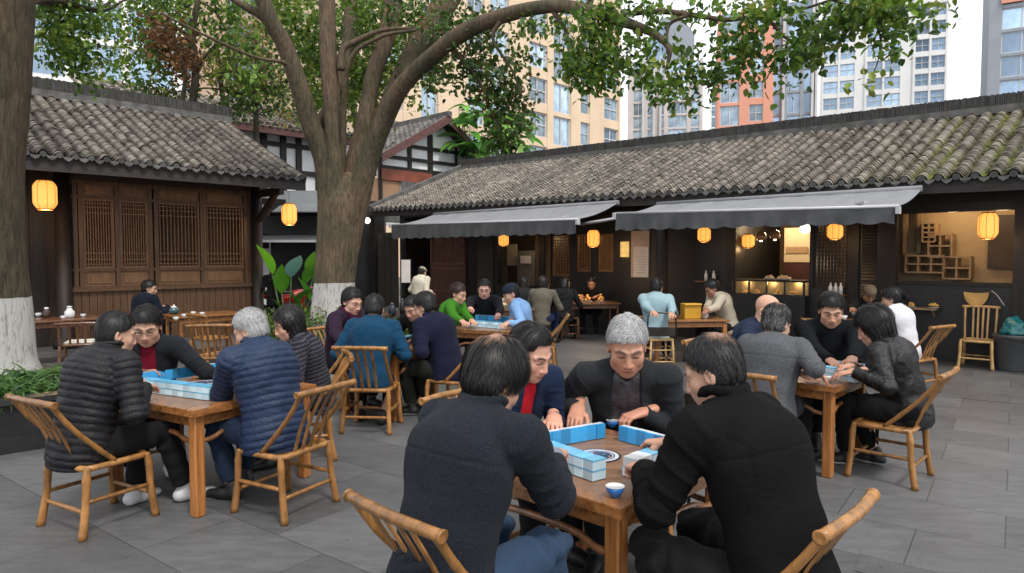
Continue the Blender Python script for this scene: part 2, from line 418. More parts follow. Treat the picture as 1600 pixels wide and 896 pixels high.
def head_col(vs, M, S, sp):
    q = (vs-M[:3, 3])@M[:3, :3]/S
    x, y, z = q.T
    sk = np.array(sp.get('skin', SKIN)); c = np.tile(sk, (len(vs), 1))
    def blend(mask, col):
        nonlocal c
        m = np.clip(mask, 0, 1)[:, None]; c = c*(1-m)+np.array(col)*m
    g = lambda cx, cy, rx, ry: np.exp(-(((x-cx)/rx)**2+((z-cy)/ry)**2))*(y > .04)
    for s_ in (-1, 1):
        blend(.35*g(s_*.045, -.035, .022, .022), (sk[0]*1.05, sk[1]*.72, sk[2]*.66))
        bx = (x*s_-.031)
        blend(1.6*np.exp(-((bx)/.021)**4-((z-.026-.05*bx+9*bx*bx)/.0052)**2)*(y > .05)*.75, sp.get('brow', (.02, .016, .014)))
        blend(1.5*np.exp(-(bx/.015)**4-((z+.004-10*bx*bx)/.0030)**2)*(y > .04), (.015, .01, .01))
        blend(.35*np.exp(-(bx/.016)**2-((z+.016)/.004)**2)*(y > .04), (sk[0]*.6, sk[1]*.5, sk[2]*.5))
        blend(1.2*np.exp(-((x*s_-.009)/.0035)**2-((z+.050)/.0025)**2)*(y > .085), (.08, .03, .02))
    blend(.35*g(0, -.038, .016, .016), (sk[0]*1.0, sk[1]*.68, sk[2]*.6))
    blend(.85*np.exp(-(x/.021)**4-((z+.070)/.0075)**2)*(y > .075), sp.get('lip', (sk[0]*.75, sk[1]*.45, sk[2]*.45)))
    blend(1.2*np.exp(-(x/.020)**4-((z+.0698)/.0016)**2)*(y > .075), (.10, .03, .03))
    n = vnoise(q*60, 3); c = c*(0.93+.14*n[:, None])
    st = sp.get('stubble', 0)
    if st:
        m = ((z > .018+.55*np.maximum(y, -.05)-.012) & (y < .09) | (z > .075)) if sp.get('hair') in ('shaved',) else (z > 9)
        if m.any(): blend(np.where(m, st, 0), sp.get('haircol', (.1, .1, .1)))
    return c
SKIN = (.47, .275, .190)
def hairline(q, sp):
    """>0 where hair grows, in head units"""
    x, y, z = q[..., 0], q[..., 1], q[..., 2]; st = sp.get('hair', 'short')
    ax = np.abs(x)
    front = z-(sp.get('fl', .070)+.0*ax)             # above the forehead
    # the side: in front of the ear it climbs to the temple
    side = np.where(y > -.012, z-(.012+.62*np.maximum(y+.012, 0)+.0), z-(-.035+1.3*np.minimum(y+.012, 0)*-.0))
    low = {'short': -.055, 'bowl': -.062, 'bob': -.11, 'pony': -.06, 'long': -.16, 'shaved': -.05, 'ring': -.06, 'bun': -.05}.get(st, -.055)
    back = z-low
    yy = np.clip((y+.030)/.02, 0, 1)
    g = back*(1-yy)+side*yy
    if st in ('bob', 'long'):
        g = np.where((ax > .052) & (y < .065), z-low-np.maximum(y-.02, 0)*.9, g)
    g = np.minimum(g, np.where(y > .055, front, 1))
    if st == 'bowl': g = np.where((ax > .062) & (y < .06) & (y > -.03), z-.0-.25*np.maximum(y, 0), g)
    return g
def build_hair(M, S, sp, parent, near, vis=True):
    st = sp.get('hair', 'short')
    if st in ('bald', 'shaved'): return
    base = np.array(sp.get('haircol', (.012, .011, .011)))
    h = (.0042 if near > 1 else .006 if near else .010)*S/1.2*1.2
    R = M[:3, :3]; O = M[:3, 3]
    # work in head units
    F = Field((-.13, -.16, -.26 if st in ('bob', 'long', 'pony') else -.12), (.13, .13, .17), h/S)
    T = sp.get('thick', .010)
    F.ell((0, -.014, .042), (.077+T, .096+T, .086+T*1.15), k=.0)
    F.ell((0, -.035, -.020), (.068+T, .066+T*.7, .065), k=.03)
    if st in ('bob', 'long'):
        lowz = -.105 if st == 'bob' else -.17
        for s_ in (-1, 1):
            F.cone((s_*.070, -.0, .02), (s_*.068, -.002, lowz+.02), .036, .034, .03, (1, 0, 0), .75)
        F.cone((0, -.06, .02), (0, -.062, lowz+.03), .062, .060, .03, (0, 1, 0), .7)
    sl, P = F.sub(F.lo, F.lo+F.h*F.n, 0)
    Q = np.stack(np.broadcast_arrays(*P), -1)
    g = hairline(Q, sp)
    if sp.get('bald'):
        cx, cy, r = sp['bald']
        dd = np.sqrt((Q[..., 0]-cx)**2+(Q[..., 1]-cy)**2+0*Q[..., 2])
        gb = np.where(Q[..., 2] > .06, (dd-r), 1)
        pass
    F.f = np.maximum(F.f, (-g*.8).astype(np.float32))
    if st == 'pony':
        F.ell((0, -.115, .045), (.026, .024, .026), k=.02)
        F.cone((0, -.125, .04), (0.004, -.150, -.05), .022, .024, .015); F.cone((.004, -.150, -.05), (.0, -.135, -.15), .024, .010, .015)
    if st == 'bun': F.ell((0, -.105, .02), (.035, .028, .035), k=.015)
    vs, q = F.mesh()
    if len(q) == 0: return
    vs = relax(vs, q, 1)
    nr = vnormals(vs, q)
    th = np.arctan2(vs[:, 0], -(vs[:, 1]-.0))
    tn = vnoise(np.stack([th*9, vs[:, 2]*14, vs[:, 1]*6], 1), 5)-.5
    tf = vnoise(np.stack([th*34, vs[:, 2]*16, vs[:, 1]*12], 1), 9)-.5
    vs = vs+nr*(tn*.010+tf*.005)[:, None]*sp.get('messy', 1.)
    grey = sp.get('grey', 0.)
    gm = vnoise(np.stack([th*20, vs[:, 2]*20, vs[:, 1]*20], 1), 4)
    lowness = np.clip((.05-vs[:, 2])/.08, 0, 1) if sp.get('greyside') else 1.
    cc = base[None]*(1-grey*(.5+gm*.8)*lowness).clip(0, 1)[:, None]+np.array((.42, .42, .42))[None]*(grey*(.5+gm*.8)*lowness).clip(0, 1)[:, None]
    if sp.get('bald'):
        dd = np.sqrt((vs[:, 0]-sp['bald'][0])**2+(vs[:, 1]-sp['bald'][1])**2)+(vnoise(vs*70, 6)-.5)*.020
        m = (np.clip((sp['bald'][2]*1.15-dd)/(sp['bald'][2]*.55), 0, 1)*(vs[:, 2] > .05))[:, None]
        m = m*.8; cc = cc*(1-m)+np.array(sp.get('skin', SKIN))*.85*m
    V_ = [apply(M, vs*S)]; Fc = [q]; Cc = [cc]; n0 = len(vs)
    ns = {2: 8000, 1: 1800, 0: 300}[near]
    bald = sp.get('bald')
    # strands over the cap, falling from the whorl
    idx = RNG.integers(0, len(vs), ns); p0 = vs[idx]+nr[idx]*.0005; n_ = nr[idx]
    keep = n_[:, 2] > -.7; p0 = p0[keep]; n_ = n_[keep]; ns = len(p0); ci = cc[idx][keep]
    wh = np.array(sp.get('whorl', (0, -.055, .13)))
    seg = 4; sl_len = sp.get('slen', .028 if st in ('short', 'ring') else .055)
    wdt = (.00085 if near > 1 else .0018 if near else .004)
    pts = [p0]; d = p0-wh; d[:, 2] -= .05
    if st in ('short', 'ring', 'bun'):
        fr_ = np.clip(p0[:, 1]/.05, 0, 1)[:, None]; d = d*(1-fr_*.85)+np.array(sp.get('comb', (.05, -.03, .01)))*fr_
    p = p0.copy()
    for k in range(seg):
        t = d-n_*np.sum(d*n_, 1)[:, None]; t /= np.linalg.norm(t, axis=1)[:, None]+1e-9
        lift = sp.get('lift', .25)*(1-k/seg)
        p = p+(t+n_*lift+RNG.normal(0, .07, (ns, 3)))*sl_len/seg
        # follow the skull
        e = (p-np.array((0, -.014, .042)))/np.array((.077+T, .096+T, .086+T*1.15)); r_ = np.linalg.norm(e, axis=1)
        n_ = e/np.array((.077+T, .096+T, .086+T)); n_ /= np.linalg.norm(n_, axis=1)[:, None]
        d = d+np.array((0, 0, -.02)); pts.append(p.copy())
    pts = np.stack(pts, 1)
    if bald:
        dd_ = np.sqrt((pts[:, :, 0]-bald[0])**2+(pts[:, :, 1]-bald[1])**2).min(1)
        kp = (dd_ > bald[2]*RNG.uniform(.15, .95, len(pts))) | (pts[:, 0, 2] < .05); pts = pts[kp]; n_ = n_[kp]; ci = ci[kp]; ns = len(pts)
    side = np.cross(pts[:, -1]-pts[:, 0], n_); side /= np.linalg.norm(side, axis=1)[:, None]+1e-9
    wk = np.array([1, 1, .9, .7, .2])[None, :, None]*wdt
    A = pts-side[:, None]*wk; B = pts+side[:, None]*wk
    allp = np.stack([A, B], 2).reshape(-1, 3)
    b = (np.arange(ns)*2*(seg+1))[:, None]+np.arange(seg)[None]*2
    fq = np.stack([b, b+1, b+3, b+2], -1).reshape(-1, 4)+n0
    jit = RNG.uniform(.5, 1.5, ns)
    gr = RNG.random(ns) < grey*.35
    cs = ci*jit[:, None]; cs[gr] = np.array((.5, .5, .5))*RNG.uniform(.6, 1.2, gr.sum())[:, None]
    V_.append(apply(M, allp*S)); Fc.append(fq); Cc.append(np.repeat(cs, 2*(seg+1), 0))
    mesh_obj('hair', np.concatenate(V_), np.concatenate(Fc), M_HAIR, parent, True, np.concatenate(Cc))
def limb_w(vs, a, b):
    ab = b-a; t = ((vs-a)@ab)/(ab@ab); tc = np.clip(t, 0, 1)
    return np.linalg.norm(vs-a-tc[:, None]*ab, axis=1), t
def wrinkle(vs, q, sk, kind, amp):
    nr = vnormals(vs, q); d = np.zeros(len(vs)); S = sk['S']
    segs = []
    for s_ in ('L', 'R'):
        segs.append((sk['sh'+s_], sk['el'+s_], 'u')); segs.append((sk['el'+s_], sk['wr'+s_], 'f'))
    D = [limb_w(vs, a, b) for a, b, _ in segs]
    dist = np.stack([x[0] for x in D], 1); near = dist.argmin(1); dm = dist.min(1)
    arm = dm < .085*S
    sp = vs@sk['spdir']
    n1 = vnoise(vs*np.array([5, 5, 5.])/S, 11)-.5; n2 = vnoise(vs*14/S, 12)-.5; n3 = vnoise(vs*30/S, 13)-.5
    if kind == 'puffer':
        pitch = .041*S
        s_t = sp+n1*.034+n2*.006; ph = np.abs(np.sin(PI*s_t/pitch))**.6
        dt = .0085*(ph-.6)*(.55+.9*vnoise(vs*7/S, 19))
        for i, (a, b, c) in enumerate(segs):
            L_ = np.linalg.norm(b-a); t = D[i][1]*L_+(0 if c == 'u' else .013)
            m = arm & (near == i); dt[m] = (.0075*(np.abs(np.sin(PI*(t+n1*.015)/pitch))**.6-.6))[m]
        d += dt*S*sk.get('puff', 1.); d += n3*.006+n2*.010*S
    else:
        # folds: diagonal drags on the torso, rings at the elbows
        ang = vs@unit(sk['side']*.8+sk['spdir']*.5)
        v1 = (vs@sk['side'])/S; z1_ = sp/S
        r1 = np.clip(np.sin(z1_*20+v1*9+n1*8), 0, 1)**3; r2 = np.clip(np.sin(z1_*13-v1*17+n1*7+2), 0, 1)**3
        mk = np.clip(vnoise(vs*6/S, 17)*2.2-.8, 0, 1); low = np.clip(1-(vs[:, 2]-vs[:, 2].min())/(.45*S), .15, 1)
        d += ((r1*.011+r2*.010)*mk*low)*S+n1*.012*S+n2*.005*S+n3*.0012*S
        for i, (a, b, c) in enumerate(segs):
            t = D[i][1]; e = t if c == 'u' else 1-t
            m = arm & (near == i)
            w_ = np.exp(-((1-e)/.28)**2)*1.0+.1
            ring = -(1-np.abs(np.sin(t*(12 if c == 'u' else 10)+n1*8+(vs@sk['side'])*9/S)))**2.5
            d[m] += (ring*.0065*S*w_+np.clip(np.sin(t*22+n1*9+(vs@sk['side'])*13/S), 0, 1)**3*.004*S)[m]
        if kind == 'leather': d += (np.abs(n2)*-.016+np.abs(n3)*-.006)*S
    return vs+nr*(d*amp)[:, None]
def build_person(name_label, cat, pos, face, sp, group=None):
    """pos: ground point under the hips. face: 2D direction. sp: pose and looks"""
    S = sp.get('S', 1.2); near = sp.get('near', 0); T = sp.get('T', .95)
    f = unit([face[0], face[1], 0]); side = np.cross(f, (0, 0, 1.))     # person's right
    pos = np.array([pos[0], pos[1], 0.]); up = np.array([0, 0, 1.])
    root = thing('person', name_label, cat, pos, 0., group)
    B = np.eye(4); B[:3, 0] = side; B[:3, 1] = f; B[:3, 2] = up
    loc = lambda x, y, z: apply(B, np.array([[x, y, z]]))[0]             # person-local (origin at the root)
    seat = sp.get('seat', .43); lean = math.radians(sp.get('lean', 14)); twist = sp.get('roll', 0.)
    stand = sp.get('stand', False)
    hz = (.93*S if stand else seat+.075*S)
    dr = lambda a: unit(loc(twist*.3, math.sin(a), math.cos(a)))
    P0 = loc(0, 0, hz); P1 = P0+.17*S*T*dr(lean*.6); P2 = P1+.20*S*T*dr(lean); P3 = P2+.165*S*T*dr(lean*1.25+.12)
    hb = sp.get('hfwd', 0.)
    neck = unit(dr(lean*1.1+.30+hb)); HO = P3+neck*.125*S*sp.get('neck', 1.)
    hy, hp, hr = [math.radians(a) for a in sp.get('head', (0, 25, 0))]   # yaw to the left +, pitch down +, roll
    Rh = B[:3, :3]@rotm('Z', hy)@rotm('X', -hp)@rotm('Y', hr)
    HM = np.eye(4); HM[:3, :3] = Rh; HM[:3, 3] = HO; hS = S*sp.get('hs', 1.05)
    sd = {}
    shw = .180*S*sp.get('shw', 1.)
    wd = sp.get('bulk', 1.)
    reach = sp.get('fwd', .035)
    sk = dict(S=S, spdir=dr(lean), side=side, puff=sp.get('puff', 1.))
    hands = sp['hands']      # world targets for left, right: (x, y, z) of the palm, pose
    W = {}
    for s_, nm in ((-1, 'L'), (1, 'R')):
        sh = P3-dr(lean)*.055*S+side*s_*shw+f*reach*S
        hd = hands[0 if s_ < 0 else 1]
        tgt = np.array(hd[0], float)
        tgt = tgt-pos if not sp.get('localhands') else loc(*tgt)
        dirh = (tgt-sh); dirh = unit([dirh[0], dirh[1], min(dirh[2]*.25, 0)-.06]) if len(hd) < 3 else unit(loc(*hd[2]))
        wr = tgt-dirh*.075*S+np.array([0, 0, .012*S])
        el, wr = ik(sh, wr, .285*S, .245*S, loc(s_*sp.get('elout', .75), -.5, -1.) if not stand else loc(s_*.3, -1, -.2))
        if len(hd) < 3: dirh = unit(dirh+.45*unit(wr-el)); dirh[2] = max(dirh[2], -.35); dirh = unit(dirh)
        sk['sh'+nm] = sh; sk['el'+nm] = el; sk['wr'+nm] = wr
        upv = sp.get('handup', (0, 0, 1)); W[nm] = (frame(wr, dirh, upv), hd[1], s_)
    legs = {}
    feet = sp.get('feet', ((-.13, .34), (.14, .38)))
    for s_, nm, ft in ((-1, 'L', feet[0]), (1, 'R', feet[1])):
        hip = loc(s_*.085*S, .0, hz-.0)
        an = loc(ft[0]*S, ft[1]*S, .085*S)
        kn, an = ik(hip, an, .41*S, .40*S, loc(s_*.12, 1., .55 if not stand else 0.))
        legs[nm] = (hip, kn, an)
    voxb = {2: .0075, 1: .010, 0: .014}[near]; voxh = {2: .0042, 1: .006, 0: .009}[near]
    fwdv = unit(np.cross(side, dr(lean))*-1)
    fwdv = f
    # ---- body: torso + head + limbs + hands, one mesh
    vv = []; qq = []; cc = []; n0 = 0
    def push(vs, q, c):
        nonlocal n0
        vv.append(vs); qq.append(q+n0); cc.append(c); n0 += len(vs)
    skin = np.array(sp.get('skin', SKIN))
    allp = np.array([P0, P1, P2, P3, sk['shL'], sk['shR'], sk['elL'], sk['elR'], sk['wrL'], sk['wrR']]+[p for l in legs.values() for p in l])
    F = Field(allp.min(0)-.16*S, allp.max(0)+.16*S, .016)
    F.cone(P0, P1, .125*S, .11*S, .03, f, .75); F.cone(P1, P2, .11*S, .125*S, .03, f, .72); F.cone(P2, P3-dr(lean)*.06, .12*S, .07*S, .03, f, .7)
    for nm in 'LR':
        F.cone(P3-dr(lean)*.05*S, sk['sh'+nm], .05*S, .042*S, .03); F.cone(sk['sh'+nm], sk['el'+nm], .040*S, .034*S, .02); F.cone(sk['el'+nm], sk['wr'+nm], .034*S, .026*S, .02)
        h_, k_, a_ = legs[nm]; F.cone(h_, k_, .070*S, .052*S, .03); F.cone(k_, a_, .048*S, .034*S, .02)
    vs, q = F.mesh(); push(vs, q, np.tile(skin, (len(vs), 1)))
    F = Field(np.minimum(HO, P3)-.15*hS, np.maximum(HO, P3)+.15*hS, voxh)
    head_prims(F, HM, hS, sp); nk = HO+Rh@np.array([0, -.012, -.055])*hS
    F.cone(nk, P3+dr(lean)*.0+f*.01, .052*S, .060*S, .03)
    vs, q = F.mesh(); vs = relax(vs, q, 1, .4); push(vs, q, head_col(vs, HM, hS, sp))
    for nm in 'LR':
        Wm, pose, s_ = W[nm]
        c = Wm[:3, 3]+Wm[:3, 1]*.06*S
        F = Field(c-.15*S, c+.15*S, min(voxh, .007) if near else .009)
        hand_prims(F, Wm, s_, pose, S*sp.get('handS', .98))
        vs, q = F.mesh()
        qd = (vs-Wm[:3, 3])@Wm[:3, :3]/S
        c_ = np.tile(skin*np.array([1.02, .93, .9]), (len(vs), 1))*(0.92+.16*vnoise(qd*50, 2))[:, None]
        push(vs, q, c_)
    body = mesh_obj('body', np.concatenate(vv), np.concatenate(qq), M_SKIN, root, True, np.concatenate(cc))
    # ---- top
    tp = sp.get('top', {}); kind = tp.get('kind', 'cloth'); ex = tp.get('ex', .0)*S
    slv = tp.get('sleeve', 1.); tm = tp.get('mat', M_CLOTH); tcol = np.array(tp.get('col', (.05, .05, .06)))
    def torso(F, e, hem=True):
        e = e*1.
        F.cone(P0, P1, (.158*S*wd+e), (.150*S*wd+e), .04, f, .80)
        F.cone(P1, P2, (.150*S*wd+e), (.172*S*wd+e), .04, f, .74)
        F.cone(P2, P3-dr(lean)*.085*S, (.170*S*wd+e), (.125*S+e), .05, f, .72)
        F.cone(sk['shL'], sk['shR'], (.060*S+e), (.060*S+e), .05)
        for nm in 'LR': F.cone(P3+dr(lean)*.000, sk['sh'+nm]+up*.004, (.050*S+e*.6), (.052*S+e), .045)
        if sp.get('belly'): F.ell(P1+f*.05*S, (.14*S, .12*S*sp['belly'], .13*S), B[:3, :3], .05)
        if hem:
            d = tp.get('hem', .05)
            F.cone(P0, P0-up*d*S, .170*S*wd+e, .178*S*wd+e, .03, f, .86 if not stand else .7)
    lo = allp[:10].min(0)-.30*S; hi = allp[:10].max(0)+.22*S
    if tp.get('inner') is not None:
        F = Field(lo, hi, voxb); torso(F, -.016*S, False)
        for ang in np.linspace(0, 2*PI, 13)[:-1]:
            r_ = .064*S
            c0 = P3+dr(lean)*.035*S+side*math.cos(ang)*r_*.95+f*(math.sin(ang)*r_+.006)-up*.02*max(0, math.sin(ang))
            a2 = ang+2*PI/12; c1 = P3+dr(lean)*.035*S+side*math.cos(a2)*r_*.95+f*(math.sin(a2)*r_+.006)-up*.02*max(0, math.sin(a2))
            if abs(ang+PI/12-PI/2) < tp.get('vgap', .45): continue
            F.cone(c0, c1, .011*S, .011*S, .01, unit(P3-P2), 2.)
        v0 = tp.get('vcut')
        if v0:
            a = P3+f*.12*S+up*.05*S; b = P3-dr(lean)*v0*S+f*.16*S
            F.cone(a, b, .05*S, .008*S, .01, f, 3., neg=True)
        vs, q = F.mesh(); vs = relax(vs, q, 1)
        nr = vnormals(vs, q); vs = vs+nr*((vnoise(vs*12/S, 8)-.5)*.016*S)[:, None]
        ic = np.array(tp['inner'])
        cI = np.tile(ic, (len(vs), 1))
        if tp.get('placket') is not None:
            xl = (vs-P2)@side; m = (np.abs(xl) < .012*S) & (((vs-P2)@f) > .02); cI[m] = np.array(tp['placket'])
        o_ = mesh_obj('shirt', vs, q, tp.get('imat', M_CLOTH), root, True, cI)
    F = Field(lo, hi, voxb)
    torso(F, ex)
    ra = tp.get('arm', 1.)
    for nm in 'LR':
        s0, e0, w0 = sk['sh'+nm], sk['el'+nm], sk['wr'+nm]
        if slv < .6:
            F.cone(s0, s0+(e0-s0)*.62, .060*S*ra, .060*S*ra, .03, ends=0.)
        else:
            F.cone(s0, e0, .063*S*ra+ex*.6, .053*S*ra+ex*.5, .035)
            we = e0+(w0-e0)*(tp.get('slen', .97))
            F.cone(e0, we, .053*S*ra+ex*.5, .039*S*ra+ex*.4, .02, ends=0.)
            if tp.get('cuff'): F.cone(we-(w0-e0)*.12, we, .041*S*ra, .041*S*ra, .005, ends=0.)
    cz = tp.get('collar', 'stand')
    ch = {'stand': .040, 'crew': .008, 'shirt': .028, 'blazer': .022, 'high': .055, 'tall': .070, 'none': -.05}[cz]*S
    cr_ = (.066 if cz not in ('high', 'tall') else .068)*S+ex*.3
    gap = tp.get('gap', 0.)
    if cz != 'none':
        for lvl in ([ch] if cz in ('crew',) else [ch*.35, ch]):
            for ang in np.linspace(0, 2*PI, 17)[:-1]:
                am = ang+PI/16
                if gap and abs(am-PI/2) < gap: continue
                pt = lambda a: P3+dr(lean*1.3+.1)*(lvl+.012*S)+side*math.cos(a)*cr_+f*(math.sin(a)*cr_*.98+.008*S)-up*(.030*S*max(0, math.sin(a)))
                F.cone(pt(ang), pt(ang+PI/8), .0135*S, .0135*S, .012)
    # neck hole
    F.cone(P3-dr(lean)*.0, P3+neck*.12*S, .054*S, .056*S, .006, neg=True)
    if tp.get('open'):
        wo = tp['open']*S
        a = P3+f*.14*S+up*.06*S; b = P3-dr(lean)*(tp.get('opend', .5))*S+f*.17*S
        for s_ in (0,):
            F.cone(a, b, wo*.75, wo, .01, f, 2.2, neg=True)
    hemz = (seat-.03 if not stand else hz-.16*S) if not tp.get('hemz') else tp['hemz']
    F.half((0, 0, hemz), (0, 0, -1))
    vs, q = F.mesh(); vs = relax(vs, q, 1)
    vs = wrinkle(vs, q, sk, kind, tp.get('wr', 1.))
    cT = np.tile(tcol, (len(vs), 1))
    if tp.get('arms') is not None:
        dd = np.stack([limb_w(vs, sk['sh'+n], sk['el'+n])[0] for n in 'LR']+[limb_w(vs, sk['el'+n], sk['wr'+n])[0] for n in 'LR'], 1).min(1)
        xl = np.abs((vs-P2)@side); m = (dd < .075*S) & (xl > shw*.80); cT[m] = np.array(tp['arms'])
    if tp.get('stripes') is not None:
        m = ((vs@sk['spdir']+.0*vs[:, 0])/(.030*S)) % 1 < .35; cT[m] = np.array(tp['stripes'])
    if tp.get('seam'):
        # back yoke, centre and armhole seams pressed in
        xl = (vs-P2)@side; yl = (vs-P2)@f; zl = (vs-P3)@dr(lean)
        nr = vnormals(vs, q); dn = np.zeros(len(vs))
        dn -= .0035*np.exp(-((zl+.13*S)/.006)**2)*(yl < .02)
        dn -= .004*np.exp(-((np.abs(xl)-shw*.93)/.006)**2)*(zl > -.2*S)
        if tp['seam'] > 1: dn -= .003*np.exp(-(xl/.005)**2)*(yl < 0)
        vs = vs+nr*dn[:, None]
    mesh_obj(tp.get('name', 'jacket'), vs, q, tm, root, True, cT)
    if tp.get('undercuff') is not None:
        for nm in 'LR':
            F = Field(sk['wr'+nm]-.1*S, sk['wr'+nm]+.1*S, .006); e0, w0 = sk['el'+nm], sk['wr'+nm]
            F.cone(e0+(w0-e0)*.75, w0+(w0-e0)*.03, .038*S, .036*S, .003, ends=0.)
            vs, q = F.mesh(); mesh_obj('shirt_cuff', vs, q, M_CLOTH, root, True, np.tile(np.array(tp['undercuff']), (len(vs), 1)))
    # ---- trousers
    if sp.get('legs', True):
        F = Field(np.array([P0]+[p for l in legs.values() for p in l]).min(0)-.2*S, np.array([P0]+[p for l in legs.values() for p in l]).max(0)+.2*S, max(voxb, .009))
        F.cone(P0-side*.06*S, P0+side*.06*S, .125*S, .125*S, .04, f, .9)
        for nm in 'LR':
            h_, k_, a_ = legs[nm]
            F.cone(h_, k_, .098*S, .072*S, .03); F.cone(k_, k_+(a_-k_)*.90, .070*S, .056*S, .02, ends=0.)
        vs, q = F.mesh(); vs = relax(vs, q, 1); nr = vnormals(vs, q)
        dd = 0
        for nm in 'LR':
            h_, k_, a_ = legs[nm]
            for a, b, ph in ((h_, k_, 1), (k_, a_, 0)):
                dist, t = limb_w(vs, a, b); e = t if ph else 1-t
                dd = dd+np.where(dist < .1*S, np.sin(t*24+(vnoise(vs*9, 21))*7)*.007*S*(.3+np.exp(-((1-e)/.3)**2)), 0)
        vs = vs+nr*(dd+(vnoise(vs*9, 22)-.5)*.014)[:, None]
        # the seat stops the cloth
        if not stand:
            m = (vs[:, 2] < seat+.003) & (((vs-P0)@f) < .22*S) & (np.linalg.norm((vs-P0)[:, :2], axis=1) < .26*S); vs[m, 2] = seat+.003
        mesh_obj('trousers', vs, q, sp.get('lmat', M_CLOTH), root, True, np.tile(np.array(sp.get('lcol', (.012, .012, .014))), (len(vs), 1)))
        for nm, ft in (('L', feet[0]), ('R', feet[1])):
            a_ = legs[nm][2]; s_ = -1 if nm == 'L' else 1
            fd = unit(f+side*s_*.22); z0 = a_[2]-.085*S if stand else 0.
            base = np.array([a_[0], a_[1], 0.])-fd*.035*S
            F = Field(base-np.array([.3, .3, .02]), base+np.array([.3, .3, .16*S]), .008)
            F.cone(base+up*.045*S, base+fd*.10*S+up*.042*S, .038*S, .040*S, .03, up, 1.)
            F.cone(base+fd*.10*S+up*.036*S, base+fd*.20*S+up*.028*S, .040*S, .030*S, .03, up, .8)
            F.cone(base+fd*.02*S+up*.05*S, a_*1.+up*.02, .040*S, .040*S, .02)
            F.half((0, 0, .004), (0, 0, -1))
            vs, q = F.mesh(); vs[:, 2] = np.maximum(vs[:, 2], .004)
            c_ = np.tile(np.array(sp.get('shoe', (.01, .01, .01))), (len(vs), 1)); c_[vs[:, 2] < .026] = np.array(sp.get('sole', (.02, .02, .02)))
            mesh_obj('shoe', vs, q, M_SHOE, root, True, c_)
    build_hair(HM, hS, sp, root, near)
    if sp.get('glasses'):
        g = MB()
        for s_ in (-1, 1):
            ring = [HO+Rh@(np.array([s_*.031+.021*math.cos(a), .106, .001+.015*math.sin(a)])*hS) for a in np.linspace(0, 2*PI, 13)[:-1]]
            g.tube(ring, .0016*hS, 5, closed=True)
            g.tube([HO+Rh@(np.array([s_*.052, .106, .004])*hS), HO+Rh@(np.array([s_*.078, .06, .006])*hS), HO+Rh@(np.array([s_*.082, -.01, .008])*hS)], .0015*hS, 5)
        g.tube([HO+Rh@(np.array([-.010, .108, .004])*hS), HO+Rh@(np.array([.010, .108, .004])*hS)], .0015*hS, 5)
        g.build('glasses', M_GLASSFRAME, root)
    if sp.get('cap'):
        F = Field((-.14, -.15, -.03), (.14, .2, .17), .008)
        F.ell((0, -.012, .050), (.090, .108, .088), k=0); F.half((0, 0, .045), (0, -.35, -1))
        if sp['cap'][1]: F.cone((-.03, .07, .058), (.03, .07, .058), .05, .05, .01, (0, 0, 1), .16)
        vs, q = F.mesh(); vs = relax(vs, q, 1)
        mesh_obj('cap', apply(HM, vs*hS), q, M_CLOTH, root, True, np.tile(np.array(sp['cap'][0]), (len(vs), 1)))
    if sp.get('scarf') is not None:
        F = Field(P3-.24*S, P3+.2*S, .008)
        for ang in np.linspace(0, 2*PI, 13)[:-1]:
            pt = lambda a: P3+up*.035*S+side*math.cos(a)*.072*S+f*(math.sin(a)*.072*S+.012)-up*(.055*S*max(0, math.sin(a)))
            F.cone(pt(ang), pt(ang+PI/6), .026*S, .026*S, .02)
        if sp.get('scarftail'):
            for s_ in (-.5, .6): F.cone(P3+f*.10*S-up*.02*S+side*s_*.04*S, P3+f*.15*S-up*.22*S+side*s_*.06*S, .034*S, .038*S, .02, f, .5)
        vs, q = F.mesh(); vs = relax(vs, q, 1); nr = vnormals(vs, q); vs = vs+nr*(np.sin(vs[:, 0]*60+vnoise(vs*14, 3)*9)*.004)[:, None]
        mesh_obj('scarf', vs, q, M_CLOTH, root, True, np.tile(np.array(sp['scarf']), (len(vs), 1)))
    sp['_sk'] = sk
    return root
M_SKIN = mat('skin', (1, 1, 1), .48, .05, 40, .06, 160, attr=True, subs=.12, spec=.4)
M_HAIR = mat('hair_fibre', (1, 1, 1), .40, .25, 60, .12, 220, attr=True, spec=.32)
M_CLOTH = mat('woven_cloth', (1, 1, 1), .92, .14, 30, .25, 420, attr=True, bump2=.14, sheen=.02, spec=.15)
M_WOOL = mat('flecked_wool', (1, 1, 1), .95, .62, 150, .5, 260, attr=True, bump2=.12, sheen=.03, spec=.1)
M_KNIT = mat('smooth_knit', (1, 1, 1), .95, .12, 60, .3, 420, attr=True, bump2=.14, sheen=0., spec=.08)
M_PUFF = mat('quilted_nylon', (1, 1, 1), .55, .10, 16, .35, 60, attr=True, spec=.25)
M_LEATHER = mat('soft_leather', (1, 1, 1), .30, .12, 20, .45, 110, attr=True, spec=.38)
M_SATIN = mat('mottled_satin', (1, 1, 1), .38, .75, 26, .25, 90, attr=True, spec=.5)
M_SHOE = mat('shoe_surface', (1, 1, 1), .5, .12, 30, .1, 200, attr=True)
M_GLASSFRAME = mat('dark_wire', (.05, .045, .04), .3, .1, 10, 0, metal=.6)
